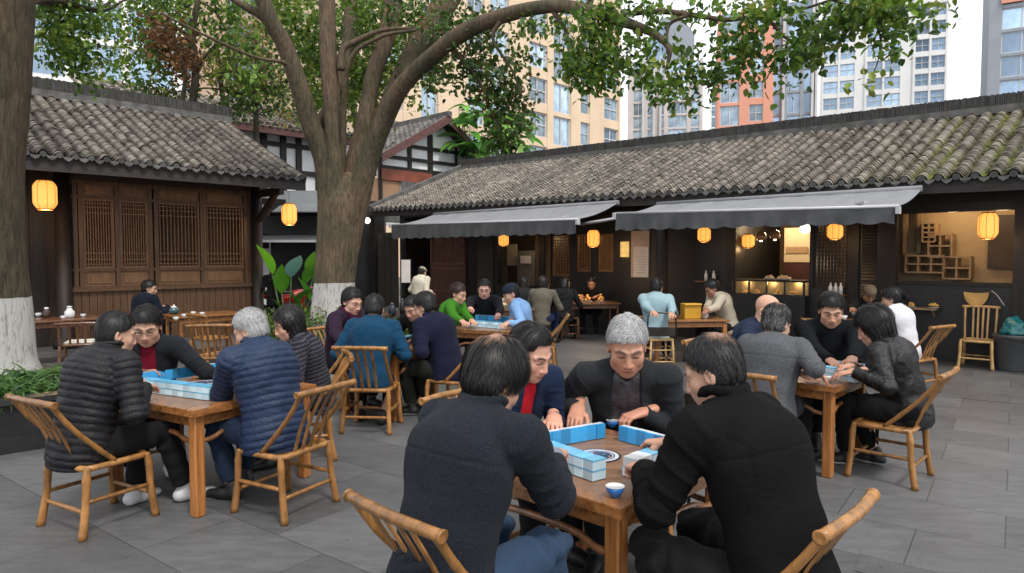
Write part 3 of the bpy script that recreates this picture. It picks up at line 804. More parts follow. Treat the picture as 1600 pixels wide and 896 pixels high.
# ================================================================ world-space parts
def off(o):
    v = np.zeros(3)
    while o is not None: v += np.array(o.location); o = o.parent
    return v
def wb(mb, name, m, parent=None, smooth=False):
    if parent is not None:
        o_ = off(parent); mb.v = [v-o_ for v in mb.v]
    return mb.build(name, m, parent, smooth)
class Wall:
    """a vertical plane read from the photograph: x along, y inwards, z up"""
    def __init__(s, o, x, y): s.o = np.array(o, float); s.x = x; s.y = y; s.M = np.eye(4); s.M[:3, 0] = x; s.M[:3, 1] = y; s.M[:3, 3] = s.o
    def s(s, px, y=0.):
        r = ray(px, 400); k = r[0]/r[1]; o = s.o+s.y*y
        return (k*o[1]-o[0])/(s.x[0]-k*s.x[1])
    def z(s, px, py, y=0.):
        p = s.o+s.y*y+s.x*s.s(px, y); r = ray(px, py); return H_CAM+r[2]*p[1]/r[1]
    def P(s, a, y, z): return s.o+s.x*a+s.y*y+np.array([0, 0, z])
RB = Wall((6.98, 11.37, 0), -U, V); LB = Wall((-5.97, 15.49, 0), V, U)
# ---------------------------------------------------------------- materials
M_DARK = mat('dark_stained_timber', (.016, .012, .010), .55, .35, 3, .25, 30, stretch=(6, 6, .6), spec=.35)
M_TIMBER = mat('brown_timber', (.095, .048, .024), .5, .35, 3, .25, 30, stretch=(8, 8, .7), spec=.4)
M_TIMBERL = mat('lattice_timber', (.17, .088, .042), .5, .3, 4, .2, 30, stretch=(5, 5, .8), spec=.4)
M_FASCIA = mat('grey_brown_board', (.030, .024, .022), .7, .3, 3, .25, 20, stretch=(1, 1, 5))
M_WHITEW = mat('white_lime_plaster', (.72, .73, .74), .9, .08, 3, .15, 30)
M_REDWOOD = mat('faded_red_timber', (.10, .040, .035), .65, .3, 3, .25, 20, stretch=(1, 1, 5))
M_TILE = mat('weathered_clay_tile', (1, 1, 1), .85, .35, 9, .5, 60, attr=True, spec=.25)
M_RIDGE = mat('ridge_mortar', (.07, .067, .064), .9, .45, 5, .6, 40)
M_RIDGEL = mat('ridge_lime_band', (.095, .093, .088), .9, .5, 4, .4, 40)
M_TAN = mat('tan_plaster', (.40, .28, .16), .8, .12, 2.5, .1, 30)
M_CREAM = mat('cream_board', (.55, .46, .33), .7, .1, 3, .05)
M_BLACKP = mat('black_lacquer_wall', (.010, .0095, .0095), .5, .3, 3, .2, 20)
M_GREY = mat('grey_canvas', (.20, .205, .215), .75, .12, 2.5, .25, 300, spec=.25)
M_PIPE = mat('white_metal_tube', (.42, .42, .44), .35, .05, 5, 0)
M_GLOWP = mat('lit_lantern_paper', (.8, .42, .14), .8, .08, 6, .1, 60, emit=(1., .36, .06), estr=.8)
M_BULB = mat('lamp_core', (1, .8, .5), .5, 0, 5, 0, emit=(1., .72, .32), estr=5.)
M_WPAPER = mat('white_paper', (.62, .58, .54), .9, .06, 6, .05)
M_STEEL = mat('dull_steel', (.35, .36, .38), .35, .1, 6, 0, metal=.8)
# ---------------------------------------------------------------- roofs
def tile_roof(W, s0, s1, ye, yr, ze, zr, root, pitch=.232, course=.095, moss=None, sag=.05, amp=.064, light=1.):
    """wavy courses of curved tiles from eave (ye) to ridge (yr); ze/zr are functions of s"""
    nc = int(round((s1-s0)/pitch)); pitch = (s1-s0)/nc; k = 8
    L = math.hypot(yr-ye, zr(0)-ze(0)); nr_ = int(round(L/course))
    a = np.arange(nc*k+1)/k
    ph = a % 1.
    wave = np.where(np.abs(ph-.5) < .30, np.sqrt(np.clip(1-((ph-.5)/.30)**2, 0, 1))*1.0, -.42*np.cos(PI*np.where(ph < .5, ph, 1-ph)/.40)*(np.abs(ph-.5) > .30))
    rows = []; cols = []
    S_ = s0+a*pitch
    colid = np.floor(a).astype(int)
    rc = RNG.uniform(.75, 1.2, nc+1)
    for j in range(nr_):
        jr = RNG.normal(0, 1, nc+1)
        lift = (.017+.007*RNG.normal(0, 1, nc+1))[colid]
        tone = (np.clip(1+.20*RNG.normal(0, 1, nc+1), .55, 1.6)*rc)[colid]
        t1_ = np.clip(1+.30*RNG.normal(0, 1, nc+1), .5, 1.9)[colid]
        for e in (0, 1):
            t = (j+e*.999)/nr_
            y = ye+(yr-ye)*t + (-.02*jr[colid]*(1-e)*.6)
            z = ze(S_)+(zr(S_)-ze(S_))*t - sag*4*t*(1-t)*.6
            dz = amp*wave+(lift if e == 0 else -.002)
            rows.append(np.stack([S_+.006*jr[colid]*0, y, z+dz], 1))
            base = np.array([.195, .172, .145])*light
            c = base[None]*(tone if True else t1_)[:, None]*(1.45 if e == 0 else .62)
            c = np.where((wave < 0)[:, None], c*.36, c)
            if moss is not None:
                m = np.array([moss(s_, t) for s_ in S_])*np.where(wave < .35, 1., .16)
                m = np.clip(m*(.4+RNG.random(len(S_))), 0, .85)[:, None]
                c = c*(1-m)+np.array([.17, .19, .035])*m
            cols.append(c)
    n = len(a); R = len(rows)
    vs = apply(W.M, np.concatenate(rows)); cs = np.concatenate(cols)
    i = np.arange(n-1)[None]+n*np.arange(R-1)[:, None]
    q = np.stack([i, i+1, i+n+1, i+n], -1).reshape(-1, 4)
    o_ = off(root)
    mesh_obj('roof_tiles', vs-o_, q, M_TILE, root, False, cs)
    # drip tiles along the eave: a scalloped plate under every hollow and a round end on every ridge
    mb = MB()
    for c_ in range(nc):
        sc_ = s0+(c_+.5)*pitch; z = float(ze(sc_))
        tn = random.uniform(.7, 1.3); col = (.085*tn, .083*tn, .08*tn)
        tilt = random.uniform(-.02, .02)
        pts = [W.P(sc_+.052*math.cos(t_), ye-.015+tilt*.3, z+.012+.052*math.sin(t_)) for t_ in np.linspace(0, 2*PI, 11)[:-1]]
        mb.prism(pts, W.y*.05, col)
        sb = s0+c_*pitch; w_ = pitch*.33
        pts = [W.P(sb-w_, ye-.02, z+.0), W.P(sb-w_*.8, ye-.03, z-.045), W.P(sb, ye-.04+tilt, z-.088), W.P(sb+w_*.8, ye-.03, z-.045), W.P(sb+w_, ye-.02, z+.0), W.P(sb, ye-.02, z-.03+.012)]
        mb.prism(pts, W.y*.03, (col[0]*1.25, col[1]*1.25, col[2]*1.25))
    wb(mb, 'drip_tiles', M_TILE, root)
def ridge_part(W, s0, s1, y, zr, h, root, name='ridge', curl=.1):
    mb = MB(); n = 24
    ss = np.linspace(s0, s1, n)
    for a, b in zip(ss[:-1], ss[1:]):
        za, zb = float(zr(a)), float(zr(b))
        mb.prism([W.P(a, y-.12, za-.03), W.P(b, y-.12, zb-.03), W.P(b, y-.12, zb+h*.34), W.P(a, y-.12, za+h*.34)], W.y*.24)
    o1 = wb(mb, name, M_RIDGEL, root)
    mb = MB(); n2 = int((s1-s0)/.035)
    e = np.linspace(s0, s1, n2)
    for i in range(n2-1):      # roof tiles stacked on edge
        a, b = e[i], e[i+1]; z = float(zr(a)); up = h*(.93+.05*random.random())
        c_ = .8+.5*random.random()
        k = random.uniform(-.01, .01)
        mb.prism([W.P(a+.003, y-.10, z+h*.36), W.P(b-.002, y-.10, z+h*.36), W.P(b-.002+k, y-.10, z+up), W.P(a+.003+k, y-.10, z+up)], W.y*.20, (c_, c_, c_))
    mb.prism([W.P(s0, y-.06, float(zr(s0))+h*.3), W.P(s1, y-.06, float(zr(s1))+h*.3), W.P(s1, y-.06, float(zr(s1))+h*.88), W.P(s0, y-.06, float(zr(s0))+h*.88)], W.y*.12)
    wb(mb, name+'_crest', mat('ridge_edge_tile', (.040, .038, .036), .9, .4, 6, .4, 50, attr=True), root)
    return o1
# ---------------------------------------------------------------- ground
def ground_mat():
    m = bpy.data.materials.new('dark_stone_paving'); m.use_nodes = True
    nt = m.node_tree; N = nt.nodes; L = nt.links; b = N['Principled BSDF']
    tc = N.new('ShaderNodeTexCoord'); mp = N.new('ShaderNodeMapping')
    d = math.atan2(.595, .803)  # joints run square to the paving direction
    mp.inputs['Rotation'].default_value = (0, 0, d+PI/2+PI/2); L.new(tc.outputs['Object'], mp.inputs[0])
    br = N.new('ShaderNodeTexBrick'); br.inputs['Scale'].default_value = 1; br.inputs['Brick Width'].default_value = .92
    br.inputs['Row Height'].default_value = .62; br.inputs['Mortar Size'].default_value = .0045; br.inputs['Mortar Smooth'].default_value = .3
    br.inputs['Bias'].default_value = 0; br.offset = .5; br.inputs['Color1'].default_value = (0, 0, 0, 1); br.inputs['Color2'].default_value = (1, 1, 1, 1); br.inputs['Mortar'].default_value = (.5, .5, .5, 1)
    L.new(mp.outputs[0], br.inputs['Vector'])
    n1 = N.new('ShaderNodeTexNoise'); n1.inputs['Scale'].default_value = .9; n1.inputs['Detail'].default_value = 9; n1.inputs['Roughness'].default_value = .62
    L.new(tc.outputs['Object'], n1.inputs['Vector'])
    n2 = N.new('ShaderNodeTexNoise'); n2.inputs['Scale'].default_value = 70; n2.inputs['Detail'].default_value = 6; L.new(tc.outputs['Object'], n2.inputs['Vector'])
    n3 = N.new('ShaderNodeTexNoise'); n3.inputs['Scale'].default_value = 3.5; n3.inputs['Detail'].default_value = 8; n3.inputs['Roughness'].default_value = .7
    mp2 = N.new('ShaderNodeMapping'); mp2.inputs['Rotation'].default_value = (0, 0, d); mp2.inputs['Scale'].default_value = (1, 4, 1); L.new(tc.outputs['Object'], mp2.inputs[0]); L.new(mp2.outputs[0], n3.inputs['Vector'])
    def mathn(op, a, bb):
        n = N.new('ShaderNodeMath'); n.operation = op
        for i, v in enumerate((a, bb)):
            if isinstance(v, (int, float)): n.inputs[i].default_value = v
            else: L.new(v, n.inputs[i])
        return n.outputs[0]
    sep = N.new('ShaderNodeSeparateColor'); L.new(br.outputs['Color'], sep.inputs[0])
    v = mathn('ADD', mathn('MULTIPLY', sep.outputs[0], .34), .70)
    v = mathn('MULTIPLY', v, mathn('ADD', mathn('MULTIPLY', n1.outputs['Fac'], 1.0), .5))
    v = mathn('MULTIPLY', v, mathn('ADD', mathn('MULTIPLY', n2.outputs['Fac'], .5), .75))
    v = mathn('MULTIPLY', v, mathn('ADD', mathn('MULTIPLY', n3.outputs['Fac'], 1.2), .40))
    n4 = N.new('ShaderNodeTexNoise'); n4.inputs['Scale'].default_value = 2.3; n4.inputs['Detail'].default_value = 10; n4.inputs['Roughness'].default_value = .8; n4.inputs['Distortion'].default_value = .6; L.new(tc.outputs['Object'], n4.inputs['Vector'])
    st = N.new('ShaderNodeMapRange'); st.inputs[1].default_value = .56; st.inputs[2].default_value = .74; st.inputs[3].default_value = 1.; st.inputs[4].default_value = .62; L.new(n4.outputs['Fac'], st.inputs[0]); v = mathn('MULTIPLY', v, st.outputs[0])
    vo = N.new('ShaderNodeTexVoronoi'); vo.inputs['Scale'].default_value = 5.; L.new(tc.outputs['Object'], vo.inputs['Vector'])
    sp_ = N.new('ShaderNodeMapRange'); sp_.inputs[1].default_value = .03; sp_.inputs[2].default_value = .07; sp_.inputs[3].default_value = .55; sp_.inputs[4].default_value = 1.; L.new(vo.outputs['Distance'], sp_.inputs[0]); v = mathn('MULTIPLY', v, sp_.outputs[0])
    mo = mathn('SUBTRACT', 1, mathn('MULTIPLY', br.outputs['Fac'], .48)); v = mathn('MULTIPLY', v, mo)
    mx = N.new('ShaderNodeMix'); mx.data_type = 'RGBA'; mx.inputs[6].default_value = (0, 0, 0, 1); mx.inputs[7].default_value = (.098, .099, .101, 1)
    L.new(v, mx.inputs[0]); mx.clamp_factor = False; L.new(mx.outputs[2], b.inputs['Base Color'])
    rg = mathn('ADD', mathn('MULTIPLY', n1.outputs['Fac'], .35), .34); L.new(rg, b.inputs['Roughness'])
    hgt = mathn('SUBTRACT', mathn('MULTIPLY', n2.outputs['Fac'], .12), mathn('MULTIPLY', br.outputs['Fac'], .6))
    hgt = mathn('ADD', hgt, mathn('MULTIPLY', n3.outputs['Fac'], .12))
    bp = N.new('ShaderNodeBump'); bp.inputs['Strength'].default_value = .5; bp.inputs['Distance'].default_value = .01; L.new(hgt, bp.inputs['Height']); L.new(bp.outputs[0], b.inputs['Normal'])
    b.inputs['Specular IOR Level'].default_value = .45
    return m
M_PAVE = ground_mat()
mb = MB(); mb.quad((-400, -30, 0), (400, -30, 0), (400, 700, 0), (-400, 700, 0))
tag(mb.build('ground', M_PAVE), kind='structure')
# ribbed paving strips
M_RIB = mat('ribbed_stone', (.085, .085, .087), .7, .35, 5, .3, 60)
def rib_strip(pts, name):
    mb = MB(); a, b = np.array(pts[0]), np.array(pts[1]); w = unit(b-a); n = np.array([-w[1], w[0], 0]); wid = pts[2]; L_ = np.linalg.norm(b-a)
    mb.prism([a, b, b+n*wid, a+n*wid], (0, 0, .004))
    k = int(L_/.05)
    for i in range(k):
        p = a+w*(i+.2)*.05
        mb.prism([p+(0, 0, .004), p+w*.026+(0, 0, .004), p+w*.026+n*wid+(0, 0, .004), p+n*wid+(0, 0, .004)], (0, 0, .0016))
    tag(mb.build(name, M_PAVE), kind='structure')
a = gp(1490, 622); b = gp(1680, 640); rib_strip((a, b, .42), 'paving_strip')
a = gp(1335, 893); b = gp(1500, 930); rib_strip((a, b, .36), 'paving_strip')
# ================================================================ the long restaurant on the right
E0 = -1.1
SNEAR, SFAR = 4.4, RB.s(580, E0)
def rb_eave(s): s = np.asarray(s, float); return 2.905+(3.155-2.905)*np.clip((RB.s(1600, E0)-s)/(RB.s(1600, E0)-SFAR), -.3, 1)
def rb_ridge(s): s = np.asarray(s, float); return 4.44+(4.70-4.44)*np.clip((RB.s(1600, E0)-s)/(RB.s(1600, E0)-SFAR), -.3, 1)
YR = E0+3.76
rest = thing('restaurant', 'long dark timber restaurant with tiled roof and grey awnings on the right', 'building', RB.P(-6, 0, 0))
def moss(s, t):
    c = RB.s(1500, 0); g = math.exp(-((s-c)/1.0)**2)*1.15
    return g*(.2+.9*(math.sin(s*7.1+t*3)*.5+.5)*(math.sin(t*17+s*9)*.5+.6))*(1.1-.4*t) + (.05 if random.random() < .2 else 0)
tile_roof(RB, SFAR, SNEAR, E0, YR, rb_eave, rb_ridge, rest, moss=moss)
ridge_part(RB, SFAR, SNEAR, YR, rb_ridge, .34, rest)
mb = MB()   # far slope and verge
mb.prism([RB.P(SFAR, YR, float(rb_ridge(SFAR))), RB.P(SNEAR, YR, float(rb_ridge(SNEAR))), RB.P(SNEAR, YR+3.4, 2.9), RB.P(SFAR, YR+3.4, 2.9)], (0, 0, -.08))
wb(mb, 'rear_slope', M_RIDGE, rest)
mb = MB()
mb.bar(RB.P(SFAR-.05, E0-.02, float(rb_eave(SFAR))+.05), RB.P(SFAR-.05, YR, float(rb_ridge(SFAR))+.12), .16, .14)
wb(mb, 'verge', M_RIDGEL, rest)
mb = MB(); zf = lambda s: float(rb_eave(s))
n = 12; ss = np.linspace(SFAR, SNEAR, n+1)
for a, b in zip(ss[:-1], ss[1:]):
    mb.prism([RB.P(a, E0+.05, zf(a)-.22), RB.P(b, E0+.05, zf(b)-.22), RB.P(b, E0+.05, zf(b)-.04), RB.P(a, E0+.05, zf(a)-.04)], RB.y*.05)
wb(mb, 'fascia', M_FASCIA, rest)
mb = MB()   # boarded soffit under the tiles with rafters
for a, b in zip(ss[:-1], ss[1:]):
    mb.prism([RB.P(a, E0+.10, zf(a)-.10), RB.P(b, E0+.10, zf(b)-.10), RB.P(b, 0.0, zf(b)+.28), RB.P(a, 0.0, zf(a)+.28)], (0, 0, .03))
for s_ in np.arange(SFAR+.3, SNEAR, .6): mb.bar(RB.P(s_, E0+.12, zf(s_)-.14), RB.P(s_, 0, zf(s_)+.22), .06, .08)
wb(mb, 'soffit', M_DARK, rest)
def band_wall(W, bands, ztop, name, root, th=.14, m=None, y=0.):
    mb = MB()
    for s0, s1, z0, z1 in bands:
        if s1 < s0: s0, s1 = s1, s0
        if z0 is None: mb.prism([W.P(s0, y, 0), W.P(s1, y, 0), W.P(s1, y, ztop), W.P(s0, y, ztop)], W.y*th)
        else:
            if z0 > .01: mb.prism([W.P(s0, y, 0), W.P(s1, y, 0), W.P(s1, y, z0), W.P(s0, y, z0)], W.y*th)
            mb.prism([W.P(s0, y, z1), W.P(s1, y, z1), W.P(s1, y, ztop), W.P(s0, y, ztop)], W.y*th)
    return wb(mb, name, m or M_BLACKP, root)
R_ = lambda px: RB.s(px)
def zz(px, py, y=0.): return RB.z(px, py, y)
edges = [(SFAR, 575, None, None)]
op = {}
def opn(k, p0, p1, y0, y1):      # pixels: left, right, top, bottom
    pm = (p0+p1)/2; op[k] = (R_(p0), R_(p1), zz(pm, y1), zz(pm, y0))
opn('entry', 625, 672, 340, 512); opn('room', 778, 836, 352, 446); opn('l1', 862, 890, 367, 432); opn('l2', 900, 923, 366, 425); opn('l3', 934, 958, 366, 425)
opn('small', 967, 983, 376, 404); opn('bar', 1150, 1265, 340, 440); opn('l4', 1271, 1326, 346, 452); opn('big', 1395, 1591, 331, 441)
op['entry'] = (op['entry'][0], op['entry'][1], 0.0, op['entry'][3])
order = ['entry', 'room', 'l1', 'l2', 'l3', 'small', 'bar', 'l4', 'big']
bands = []; cur = SFAR+.25
for k in order:
    s0, s1, z0, z1 = op[k]; bands.append((cur, s0, None, None)); bands.append((s0, s1, z0, min(z1, 3.0))); cur = s1
bands.append((cur, SNEAR, None, None))
band_wall(RB, bands, 3.32, 'wall', rest)
# inside: back walls, floor, ceiling and partitions of the two lit rooms and the dim hall
D_ = 2.3
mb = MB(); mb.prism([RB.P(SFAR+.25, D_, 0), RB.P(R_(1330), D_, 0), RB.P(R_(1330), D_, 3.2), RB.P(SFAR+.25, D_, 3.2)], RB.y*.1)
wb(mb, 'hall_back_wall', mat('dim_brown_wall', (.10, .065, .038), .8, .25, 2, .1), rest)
mb = MB(); mb.prism([RB.P(R_(1345), .9, 0), RB.P(SNEAR, .9, 0), RB.P(SNEAR, .9, 3.2), RB.P(R_(1345), .9, 3.2)], RB.y*.1)
wb(mb, 'room_back_wall', M_TAN, rest)
for s_, y1 in ((R_(1340), .9), (R_(1597), .9), (R_(1140), D_), (R_(846), D_)): mb = MB(); mb.prism([RB.P(s_, .14, 0), RB.P(s_+.08, .14, 0), RB.P(s_+.08, y1, 0), RB.P(s_, y1, 0)], (0, 0, 3.2)); wb(mb, 'partition', M_BLACKP, rest)
mb = MB(); mb.prism([RB.P(SFAR+.2, .14, 3.0), RB.P(SNEAR, .14, 3.0), RB.P(SNEAR, D_, 3.0), RB.P(SFAR+.2, D_, 3.0)], (0, 0, .05))
wb(mb, 'ceiling_board', M_DARK, rest)
mb = MB(); mb.prism([RB.P(SNEAR, 0, 0), RB.P(SNEAR, 2*YR, 0), RB.P(SNEAR, YR*2, 2.8), RB.P(SNEAR, YR, 4.3), RB.P(SNEAR, 0, 3.1)], -RB.x*.12)
wb(mb, 'end_wall', M_BLACKP, rest); mb = MB()
mb.prism([RB.P(SFAR+.15, 0, 0), RB.P(SFAR+.15, 2*YR, 0), RB.P(SFAR+.15, YR*2, 2.8), RB.P(SFAR+.15, YR, 4.4), RB.P(SFAR+.15, 0, 3.2)], RB.x*.12)
wb(mb, 'end_wall', M_BLACKP, rest)
# posts under the eave
for px, y, w_ in ((1034, -.85, .26), (1385, -.05, .30), (1597, -.05, .22), (846, -.05, .20), (738, -.05, .24), (582, -.05, .3), (1142, -.05, .2), (1334, -.05, .16)):
    s_ = RB.s(px, y); mb = MB()
    if w_ == .26: mb.lathe([(.13, 0), (.15, .02), (.15, .12), (.125, .16), (.12, 2.75)], 18, np.block([[np.eye(3), RB.P(s_, y, 0)[:, None]], [np.zeros((1, 3)), np.ones((1, 1))]]))
    else: mb.prism([RB.P(s_-w_/2, y, 0), RB.P(s_+w_/2, y, 0), RB.P(s_+w_/2, y+.05+.09, 0), RB.P(s_-w_/2, y+.14, 0)], (0, 0, 3.1))
    wb(mb, 'post', M_DARK, rest)
mb = MB(); mb.prism([RB.P(SFAR+.3, -.06, 2.62), RB.P(SNEAR, -.06, 2.62), RB.P(SNEAR, -.06, 2.84), RB.P(SFAR+.3, -.06, 2.84)], RB.y*.055)
wb(mb, 'head_beam', M_DARK, rest)
mb = MB(); mb.prism([RB.P(R_(1345), -.03, zz(1480, 441)-.05), RB.P(R_(1591), -.03, zz(1480, 441)-.05), RB.P(R_(1591), -.03, zz(1480, 441)+.004), RB.P(R_(1345), -.03, zz(1480, 441)+.004)], RB.y*.16)
wb(mb, 'window_sill', M_DARK, rest)
def lattice(W, s0, s1, z0, z1, root, m, nv=6, nh=10, t=.018, y=.03, border=.04, name='lattice_window', dense=False):
    mb = MB(); y1 = y
    for a, b, c, d in ((s0, s0+border, z0, z1), (s1-border, s1, z0, z1), (s0+border, s1-border, z0, z0+border), (s0+border, s1-border, z1-border, z1)):
        mb.prism([W.P(a, y1, c), W.P(b, y1, c), W.P(b, y1, d), W.P(a, y1, d)], W.y*.05)
    for i in range(1, nv):
        a = s0+(s1-s0)*i/nv; mb.prism([W.P(a-t/2, y1+.012, z0+border), W.P(a+t/2, y1+.012, z0+border), W.P(a+t/2, y1+.012, z1-border), W.P(a-t/2, y1+.012, z1-border)], W.y*.02)
    hs = [i/nh for i in range(1, nh)] if dense else [.06, .13, .22, .80, .88, .94]
    for h in hs:
        z = z0+(z1-z0)*h; mb.prism([W.P(s0+border, y1+.008, z-t/2), W.P(s1-border, y1+.008, z-t/2), W.P(s1-border, y1+.008, z+t/2), W.P(s0+border, y1+.008, z+t/2)], W.y*.028)
    return wb(mb, name, m, root)
for k, nv in (('l1', 7), ('l2', 6), ('l3', 6)): lattice(RB, *op[k][:2], op[k][2], op[k][3], rest, M_TIMBERL, nv, 15, .016, dense=True)
lattice(RB, *op['l4'][:2], op['l4'][2], op['l4'][3], rest, M_DARK, 11, 18, .014, dense=True)
# louvred shutter beside the big window
s0, s1 = R_(1347), R_(1378); mb = MB()
for z in np.arange(.5, 2.6, .055): mb.prism([RB.P(s0, -.035, z), RB.P(s1, -.035, z), RB.P(s1, -.01, z+.045), RB.P(s0, -.01, z+.045)], RB.y*.01)
wb(mb, 'louvred_shutter', mat('black_slat', (.022, .02, .019), .4, .2, 4, .1), rest)
# carved door leaf and old lattice door near the trunk
s0, s1 = R_(674), R_(729)
mb = MB(); mb.prism([RB.P(s0, -.05, .05), RB.P(s1, -.05, .05), RB.P(s1, -.05, 2.5), RB.P(s0, -.05, 2.5)], RB.y*.045)
dr_ = wb(mb, 'door', mat('red_brown_door', (.085, .032, .018), .5, .35, 3, .3, 30, stretch=(5, 5, .8)), rest)
mb = MB(); a, b = s0+.1, s1-.1; z0, z1 = 1.55, 2.42
for i in range(12):
    for j in range(12):
        if random.random() < .72:
            x = a+(b-a)*(i+.5)/12; z = z0+(z1-z0)*(j+.5)/12; r = .045
            if random.random() < .5: mb.prism([RB.P(x-r, -.075, z-.008), RB.P(x+r, -.075, z-.008), RB.P(x+r, -.075, z+.008), RB.P(x-r, -.075, z+.008)], RB.y*.025)
            else: mb.prism([RB.P(x-.008, -.07, z-r), RB.P(x+.008, -.07, z-r), RB.P(x+.008, -.07, z+r), RB.P(x-.008, -.07, z+r)], RB.y*.02)
for q in ((a-.05, a, z0-.05, z1+.05), (b, b+.05, z0-.05, z1+.05), (a, b, z0-.05, z0), (a, b, z1, z1+.05), (a-.05, b+.05, .7, .74), (a-.05, b+.05, 1.36, 1.4)):
    mb.prism([RB.P(q[0], -.08, q[2]), RB.P(q[1], -.08, q[2]), RB.P(q[1], -.08, q[3]), RB.P(q[0], -.08, q[3])], RB.y*.03)
wb(mb, 'carved_panel', mat('carved_timber', (.16, .065, .035), .5, .4, 6, .4, 40), dr_)
s0, s1 = R_(592), R_(624)
mb = MB()
for k in range(3):
    a = s0+(s1-s0)*k/3; b = s0+(s1-s0)*(k+1)/3-.03
    mb.prism([RB.P(a, -.04, .1), RB.P(b, -.04, .1), RB.P(b, -.04, 2.5), RB.P(a, -.04, 2.5)], RB.y*.03)
dr2 = wb(mb, 'folding_door', mat('grey_brown_timber', (.040, .034, .030), .6, .3, 3, .3, 30, stretch=(5, 5, .8)), rest)
mb = MB()
for k in range(3):
    a = s0+(s1-s0)*k/3+.06; b = s0+(s1-s0)*(k+1)/3-.09
    for i in range(5):
        x = a+(b-a)*i/4; mb.prism([RB.P(x-.008, -.06, 1.75), RB.P(x+.008, -.06, 1.75), RB.P(x+.008, -.06, 2.4), RB.P(x-.008, -.06, 2.4)], RB.y*.02)
    for i in range(8):
        z = 1.75+.65*i/7; mb.prism([RB.P(a, -.065, z-.008), RB.P(b, -.065, z-.008), RB.P(b, -.065, z+.008), RB.P(a, -.065, z+.008)], RB.y*.02)
wb(mb, 'door_lattice', mat('pale_lattice', (.09, .07, .055), .6, .3, 3, .2), dr2)
# the hall seen through the opening: pale boards, doors
def panel(W, p0, p1, y0, y1, yd, m, name, root, th=.03, ref=None):
    pm = (p0+p1)/2; a, b = W.s(p0, yd), W.s(p1, yd); z0, z1 = W.z(pm, y1, yd), W.z(pm, y0, yd); mb = MB()
    mb.prism([W.P(a, yd, z0), W.P(b, yd, z0), W.P(b, yd, z1), W.P(a, yd, z1)], W.y*th); return wb(mb, name, m, root)
M_GREYP = mat('grey_partition', (.16, .14, .12), .7, .15, 3, .05)
panel(RB, 776, 792, 372, 446, 1.2, M_GREYP, 'hall_screen', rest); panel(RB, 808, 838, 392, 446, 1.0, M_GREYP, 'hall_screen', rest)
panel(RB, 792, 807, 382, 415, 1.15, M_CREAM, 'wall_chart', rest); panel(RB, 813, 829, 400, 412, .95, M_WPAPER, 'wall_notice', rest)
panel(RB, 740, 770, 350, 470, -.02, mat('green_grey_leaf', (.030, .030, .028), .6, .2, 4, .1), 'door_leaf', rest, .015)
panel(RB, 838, 860, 352, 446, -.015, mat('dark_tan_board', (.10, .062, .035), .7, .2, 3, .1), 'corner_board', rest, .012)
panel(RB, 1225, 1268, 356, 410, 1.6, M_CREAM, 'menu_board', rest); panel(RB, 1225, 1268, 410, 440, 1.62, mat('maroon_board', (.05, .012, .010), .6, .2, 3, .05), 'low_board', rest)
panel(RB, 1150, 1172, 346, 437, 1.7, M_TAN, 'bar_side_wall', rest)
panel(RB, 1228, 1262, 386, 396, 1.57, mat('menu_ink', (.30, .20, .12), .8, .3, 14, 0, stretch=(1, 1, 8)), 'menu_writing', rest, .01)
# framed dark picture, shelf lattice on the tan wall
panel(RB, 1543, 1590, 336, 420, .80, mat('dark_scroll', (.045, .028, .018), .6, .4, 2, .1), 'hanging_scroll', rest)
M_SHELF = mat('shelf_timber', (.30, .19, .10), .5, .2, 6, .1)
def shelf_box(W, p0, p1, y0, y1, nx, nz, root, yd=.62, d=.22, m=None):
    pm = (p0+p1)/2; a, b = W.s(p0, yd), W.s(p1, yd); z0, z1 = W.z(pm, y1, yd), W.z(pm, y0, yd); t = .014; mb = MB()
    for i in range(nx+1):
        x = a+(b-a)*i/nx; mb.prism([W.P(x-t, yd, z0), W.P(x+t, yd, z0), W.P(x+t, yd, z1), W.P(x-t, yd, z1)], W.y*d)
    for i in range(nz+1):
        z = z0+(z1-z0)*i/nz; mb.prism([W.P(a, yd-.003, z-t), W.P(b, yd-.003, z-t), W.P(b, yd-.003, z+t), W.P(a, yd-.003, z+t)], W.y*(d-.01))
    return wb(mb, 'shelf_box', m or M_SHELF, root)
sh = thing('wall_shelf', 'stepped lattice wall shelf in the large lit window', 'shelf', RB.P(RB.s(1460, .8), .8, 1.3))
shelf_box(RB, 1440, 1460, 349, 378, 2, 4, sh, .5, .3); shelf_box(RB, 1450, 1486, 367, 402, 2, 2, sh, .5, .3); shelf_box(RB, 1415, 1475, 400, 426, 3, 2, sh, .5, .3); shelf_box(RB, 1474, 1516, 402, 436, 2, 2, sh, .5, .3)
mb = MB(); a, b = RB.s(1410, .7), RB.s(1438, .7)
for q in ((a, b, 0, .05), (a, b, .85, .9), (a, a+.06, 0, .9), (b-.06, b, 0, .9)): mb.prism([RB.P(q[0], .7, 1.75+q[2]), RB.P(q[1], .7, 1.75+q[2]), RB.P(q[1], .7, 1.75+q[3]), RB.P(q[0], .7, 1.75+q[3])], RB.y*.1)
wb(mb, 'square_frame', M_SHELF, sh)
